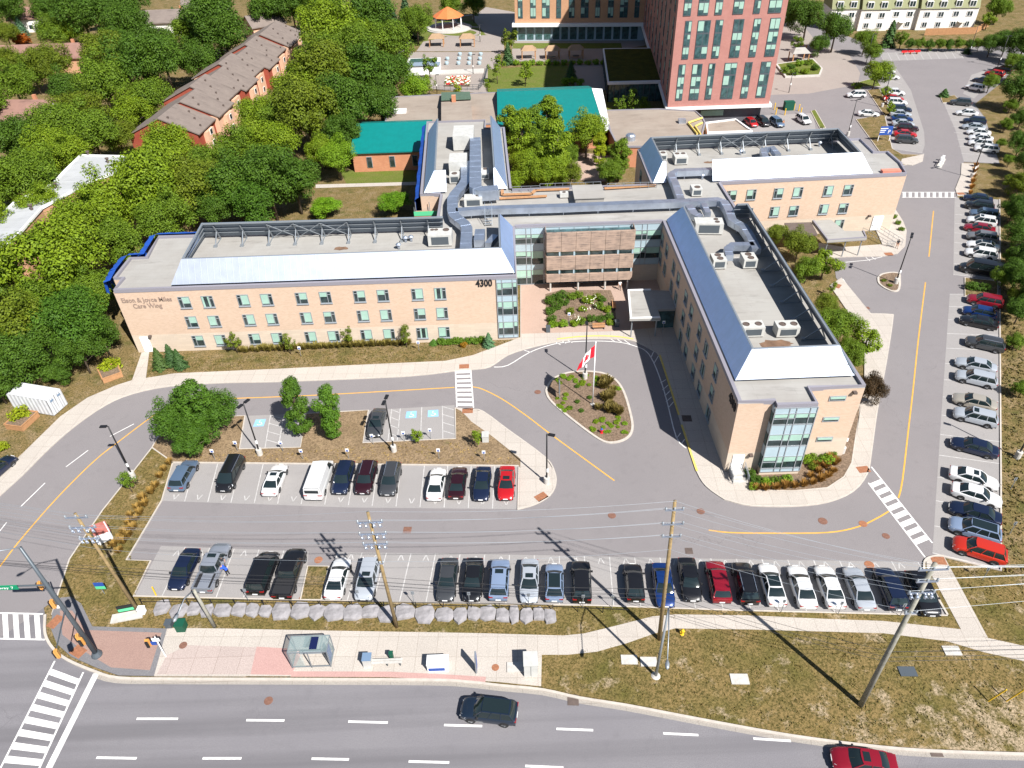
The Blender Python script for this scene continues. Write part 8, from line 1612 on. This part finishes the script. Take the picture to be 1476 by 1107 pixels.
while x < 800 and i < 26:
    w = rb.uniform(19, 29) if x < 700 else rb.uniform(16, 20); y = 878+(x-222)/578*10+rb.uniform(-1, 2); b = at(x+w/2, y, .1); W_ = w*px2m(x, y, 0)*.56; D_ = rb.uniform(.9, 1.15); hh = rb.uniform(.32, .45); mb = MB(); n = rb.choice((6, 7, 8)); ph = rb.uniform(0, .6)
    r1 = [(b.x+W_*1.0*math.copysign(abs(math.cos(6.283*k/n+ph))**.6, math.cos(6.283*k/n+ph))*rb.uniform(.78, 1.06), b.y+D_*math.copysign(abs(math.sin(6.283*k/n+ph))**.7, math.sin(6.283*k/n+ph))*rb.uniform(.65, 1.15), 0) for k in range(n)]
    rings = [[(p[0], p[1], .0) for p in r1], [(p[0]+(b.x-p[0])*.02, p[1]+(b.y-p[1])*.03, hh*.55) for p in r1], [(p[0]+(b.x-p[0])*.05, p[1]+(b.y-p[1])*.06, hh*rb.uniform(.82, 1.05)) for p in r1], [(p[0]+(b.x-p[0])*.5, p[1]+(b.y-p[1])*.5, hh*rb.uniform(.98, 1.08)) for p in r1]]
    v = [q for r in rings for q in r]; f = [(a*n+k, a*n+(k+1) % n, (a+1)*n+(k+1) % n, (a+1)*n+k) for a in range(3) for k in range(n)]+[tuple(range(3*n, 4*n))]; mb.add(v, f)
    thing('boulder', mb, 'rock', f'pale armour stone boulder, {ORD[i]} from the left in the row below the railing', 'boulder', 'armour stone boulders', org=b); x += w*.96; i += 1
# benches in the courtyard
for x, y, rot, lab in ((863, 474, 0, 'timber bench facing the road in front of the courtyard bed'), (885, 443, 1.5, 'timber bench at the right side of the courtyard bed')):
    b = at(x, y, .125); o = empty('park_bench', b, lab, 'bench', 'courtyard benches'); ca, sa = math.cos(rot), math.sin(rot)
    def ob(px, py, hx, hy, z0, z1): return MB().obox((b.x+px*ca-py*sa, b.y+px*sa+py*ca), rot, hx, hy, z0, z1)
    kid(o, ob(0, 0, .95, .25, .54, .6), 'seat', 'wood'); kid(o, ob(0, .3, .95, .04, .7, 1.0), 'backrest', 'wood')
    for s in (-.8, .8): kid(o, ob(s, .05, .04, .25, .12, .54), 'leg', 'darksteel')
for i, (x, y) in enumerate(((1116, 158), (1118, 165), (1131, 166), (1144, 159), (1151, 160), (1154, 165))): b = at(x, y, 0); thing('bollard', MB().lathe(b, [(.13, 0), (.13, 1.6), (.06, 1.7)], 8), 'yellow', 'yellow bollard guarding the dark green transformer box', 'bollard', 'yellow bollards round the transformer box', org=b)
b = at(1356, 236, .02); o = empty('ticket_barrier', b, 'yellow and white ticket barrier on its island in the far drive', 'barrier'); d = math.atan2((at(1362, 222)-at(1350, 244)).y, (at(1362, 222)-at(1350, 244)).x)
kid(o, MB().obox((b.x, b.y), d, 3.0, .5, 0, .2), 'island', 'concrete'); kid(o, MB().obox((b.x, b.y), d, .4, .35, .2, 1.4), 'machine', 'white'); kid(o, MB().obox((b.x+1.8*math.cos(d), b.y+1.8*math.sin(d)), d, .25, .25, .2, 1.2), 'post', 'white'); kid(o, MB().obox((b.x-1.4*math.cos(d), b.y-1.4*math.sin(d)), d, 1.2, .06, 1.0, 1.12), 'arm', 'white')
b = at(1312, 78, 0); o = empty('barricade', b, 'red and orange striped barricade in the far stalls', 'barricade')
for s in (-2, 0, 2): kid(o, MB().box(b.x+s-.9, b.y-.1, .5, b.x+s+.9, b.y, 1.1), 'board', 'red'); kid(o, MB().box(b.x+s-.06, b.y-.4, 0, b.x+s+.06, b.y+.4, .5), 'foot', 'wood')
for i, (x, y) in enumerate(((1158, 66), (1162, 68), (1174, 70))): b = at(x, y, 0); thing('traffic_cone', MB().lathe(b, [(.3, 0), (.3, .05), (.16, .06), (.04, .8)], 8), 'signalyellow', ('left', 'middle', 'right')[i]+' orange traffic cone at the plaza kerb under the trees', 'cone', 'traffic cones', org=b)
b = at(155, 782, .1); o = empty('verge_sign_frame', b, 'red brown panel on a white frame behind the left leaning pole', 'sign'); kid(o, MB().obox((b.x, b.y), .5, .8, .05, 1.6, 3.2), 'panel', plain('faded red panel', (.40, .13, .11), .7, vary=.2)); kid(o, MB().obox((b.x-.1, b.y-.05), .5, .75, .04, .3, 1.55), 'lattice', 'white')
for s in (-.7, .7): kid(o, MB().box(b.x+s*.88-.05, b.y+s*.42-.05, 0, b.x+s*.88+.05, b.y+s*.42+.05, 3.2), 'post', 'white')
# ------------------------------------------------------------------ people
def person(px, py, rot, label, top, bottom, hairm='hair', pose='stand', z=.0, s=1.0):
    b = at(px, py, z); o = empty('person', b, label, 'person')
    lean = .55 if pose == 'bend' else .02
    J = {'pel': (0, 0, .95), 'sp': (lean*.35, 0, 1.2 if pose != 'bend' else 1.12), 'ch': (lean*.75, 0, 1.38 if pose != 'bend' else 1.26), 'nk': (lean*.95, 0, 1.5 if pose != 'bend' else 1.36), 'hd': (lean*1.1+.02, 0, 1.63 if pose != 'bend' else 1.46)}
    st = .14 if pose != 'bend' else .05
    for sd, sg in (('l', 1), ('r', -1)):
        J['hip'+sd] = (0, sg*.1, .9); J['kn'+sd] = (.05+sg*st*.5, sg*.11, .5); J['an'+sd] = (-.02+sg*st, sg*.11, .08); J['to'+sd] = (.15+sg*st, sg*.13, .04)
        c = J['ch']; J['sh'+sd] = (c[0], sg*.2, c[2]+.05); J['el'+sd] = (c[0]+(.12 if pose == 'bend' else -.03-sg*.05), sg*.27, c[2]-.24); J['wr'+sd] = (c[0]+(.38 if pose == 'bend' else .08-sg*.1), sg*.25, c[2]-.46)
    names = list(J); idx = {n: i for i, n in enumerate(names)}
    E_ = [('pel', 'sp'), ('sp', 'ch'), ('ch', 'nk'), ('nk', 'hd')]
    for sd in 'lr': E_ += [('pel', 'hip'+sd), ('hip'+sd, 'kn'+sd), ('kn'+sd, 'an'+sd), ('an'+sd, 'to'+sd), ('ch', 'sh'+sd), ('sh'+sd, 'el'+sd), ('el'+sd, 'wr'+sd)]
    RAD = dict(pel=.15, sp=.14, ch=.16, nk=.055, hd=.105, hip=.095, kn=.06, an=.042, to=.04, sh=.07, el=.046, wr=.032)
    me = bpy.data.meshes.new('body'); me.from_pydata([J[n] for n in names], [(idx[a], idx[c]) for a, c in E_], [])
    tmp = bpy.data.objects.new('tmp', me); COL.objects.link(tmp); md = tmp.modifiers.new('skin', 'SKIN'); sub = tmp.modifiers.new('sub', 'SUBSURF'); sub.levels = 2
    for n in names:
        r = RAD.get(n, RAD.get(n[:-1], .05)); me.skin_vertices[0].data[idx[n]].radius = (r, r)
    me.skin_vertices[0].data[idx['pel']].use_root = True
    bpy.context.view_layer.update(); dg = bpy.context.evaluated_depsgraph_get(); m2 = bpy.data.meshes.new_from_object(tmp.evaluated_get(dg)); bpy.data.objects.remove(tmp)
    mb = MB(); mb.add([v.co.copy() for v in m2.vertices], [tuple(p.vertices) for p in m2.polygons])
    hd_ = Vector(J['hd'])
    mb.mi = None
    for k, f in enumerate(mb.f):
        c = sum((Vector(mb.v[i]) for i in f), Vector())/len(f)
        arm = any((c-Vector(J['wr'+s_])).length < .2 or (c-Vector(J['el'+s_])).length < .13 for s_ in 'lr')
        mb.m[k] = 0 if (c.z > J['nk'][2]+.01 or arm) else (1 if c.z > .93 or (pose == 'bend' and c.x > .14 and c.z > .8) else (2 if c.z > (.12 if bottom != 'khaki' else .48) else (3 if c.z < .1 else 0)))
    for s_, sg in (('l', 1), ('r', -1)):       # palms with five fingers
        w = Vector(J['wr'+s_]); d = (w-Vector(J['el'+s_])).normalized(); sidev = Vector((1, 0, 0)); mb.tube([w, w+d*.05, w+d*.1], [.03, .042, .036], 8)
        for q in range(4): r0 = w+d*.09+sidev*(q-1.5)*.02; ln = (.06, .075, .08, .062)[q]; mb.tube([r0, r0+d*ln*.6+Vector((0, -sg*.008, 0)), r0+d*ln+Vector((0, -sg*.022, 0))], [.0095, .009, .007], 6)
        t0 = w+d*.035+sidev*.035; mb.tube([t0, t0+d*.03+sidev*.025, t0+d*.06+sidev*.03], [.012, .011, .008], 6)
    mb.tube([hd_+Vector((.09, 0, .0)), hd_+Vector((.125, 0, -.02))], [.014, .018], 6)
    for sg in (-1, 1): mb.tube([hd_+Vector((0, sg*.095, 0)), hd_+Vector((-.01, sg*.115, .01))], [.02, .028], 6)
    ob = kid(o, mb, 'body', ['skin', top, bottom, 'black'], smooth=True, org=(0, 0, 0))
    hm = MB()
    for lv in range(4):
        pass
    hm.lathe((hd_.x-.015, hd_.y, hd_.z), [(.118, .0), (.12, .05), (.09, .1), (.02, .125)], 12); kid(o, hm, 'hair', hairm, smooth=True, org=(0, 0, 0))
    fc = MB()
    for sg in (-1, 1): fc.lathe((hd_.x+.098, hd_.y+sg*.035, hd_.z+.015), [(.012, -.006), (.012, .006)], 6)
    fc.box(hd_.x+.095, hd_.y-.025, hd_.z-.055, hd_.x+.104, hd_.y+.025, hd_.z-.047); kid(o, fc, 'face_features', 'black', org=(0, 0, 0))
    o.rotation_euler = (0, 0, rot); o.scale = (s, s, s); return o
person(330, 829, math.radians(165), 'person in bright blue top and dark trousers bending beside the grey pickup', 'bluecloth', 'darkcloth', pose='bend')
person(324, 818, math.radians(-60), 'person in dark clothes standing by the front wheel of the grey pickup', 'darkcloth', 'darkcloth')
person(1292, 358, math.radians(-100), 'person in black top and tan shorts walking on the side entrance pavement', 'darkcloth', 'khaki', z=.12)
person(893, 418, math.radians(-90), 'person in white top standing in the shade under the timber louvres', 'flagwhite', 'darkcloth', z=.12)
person(1128, 183, math.radians(-90), 'person in tan top standing in front of the steel blue SUV', 'khaki', 'darkcloth', z=.0)
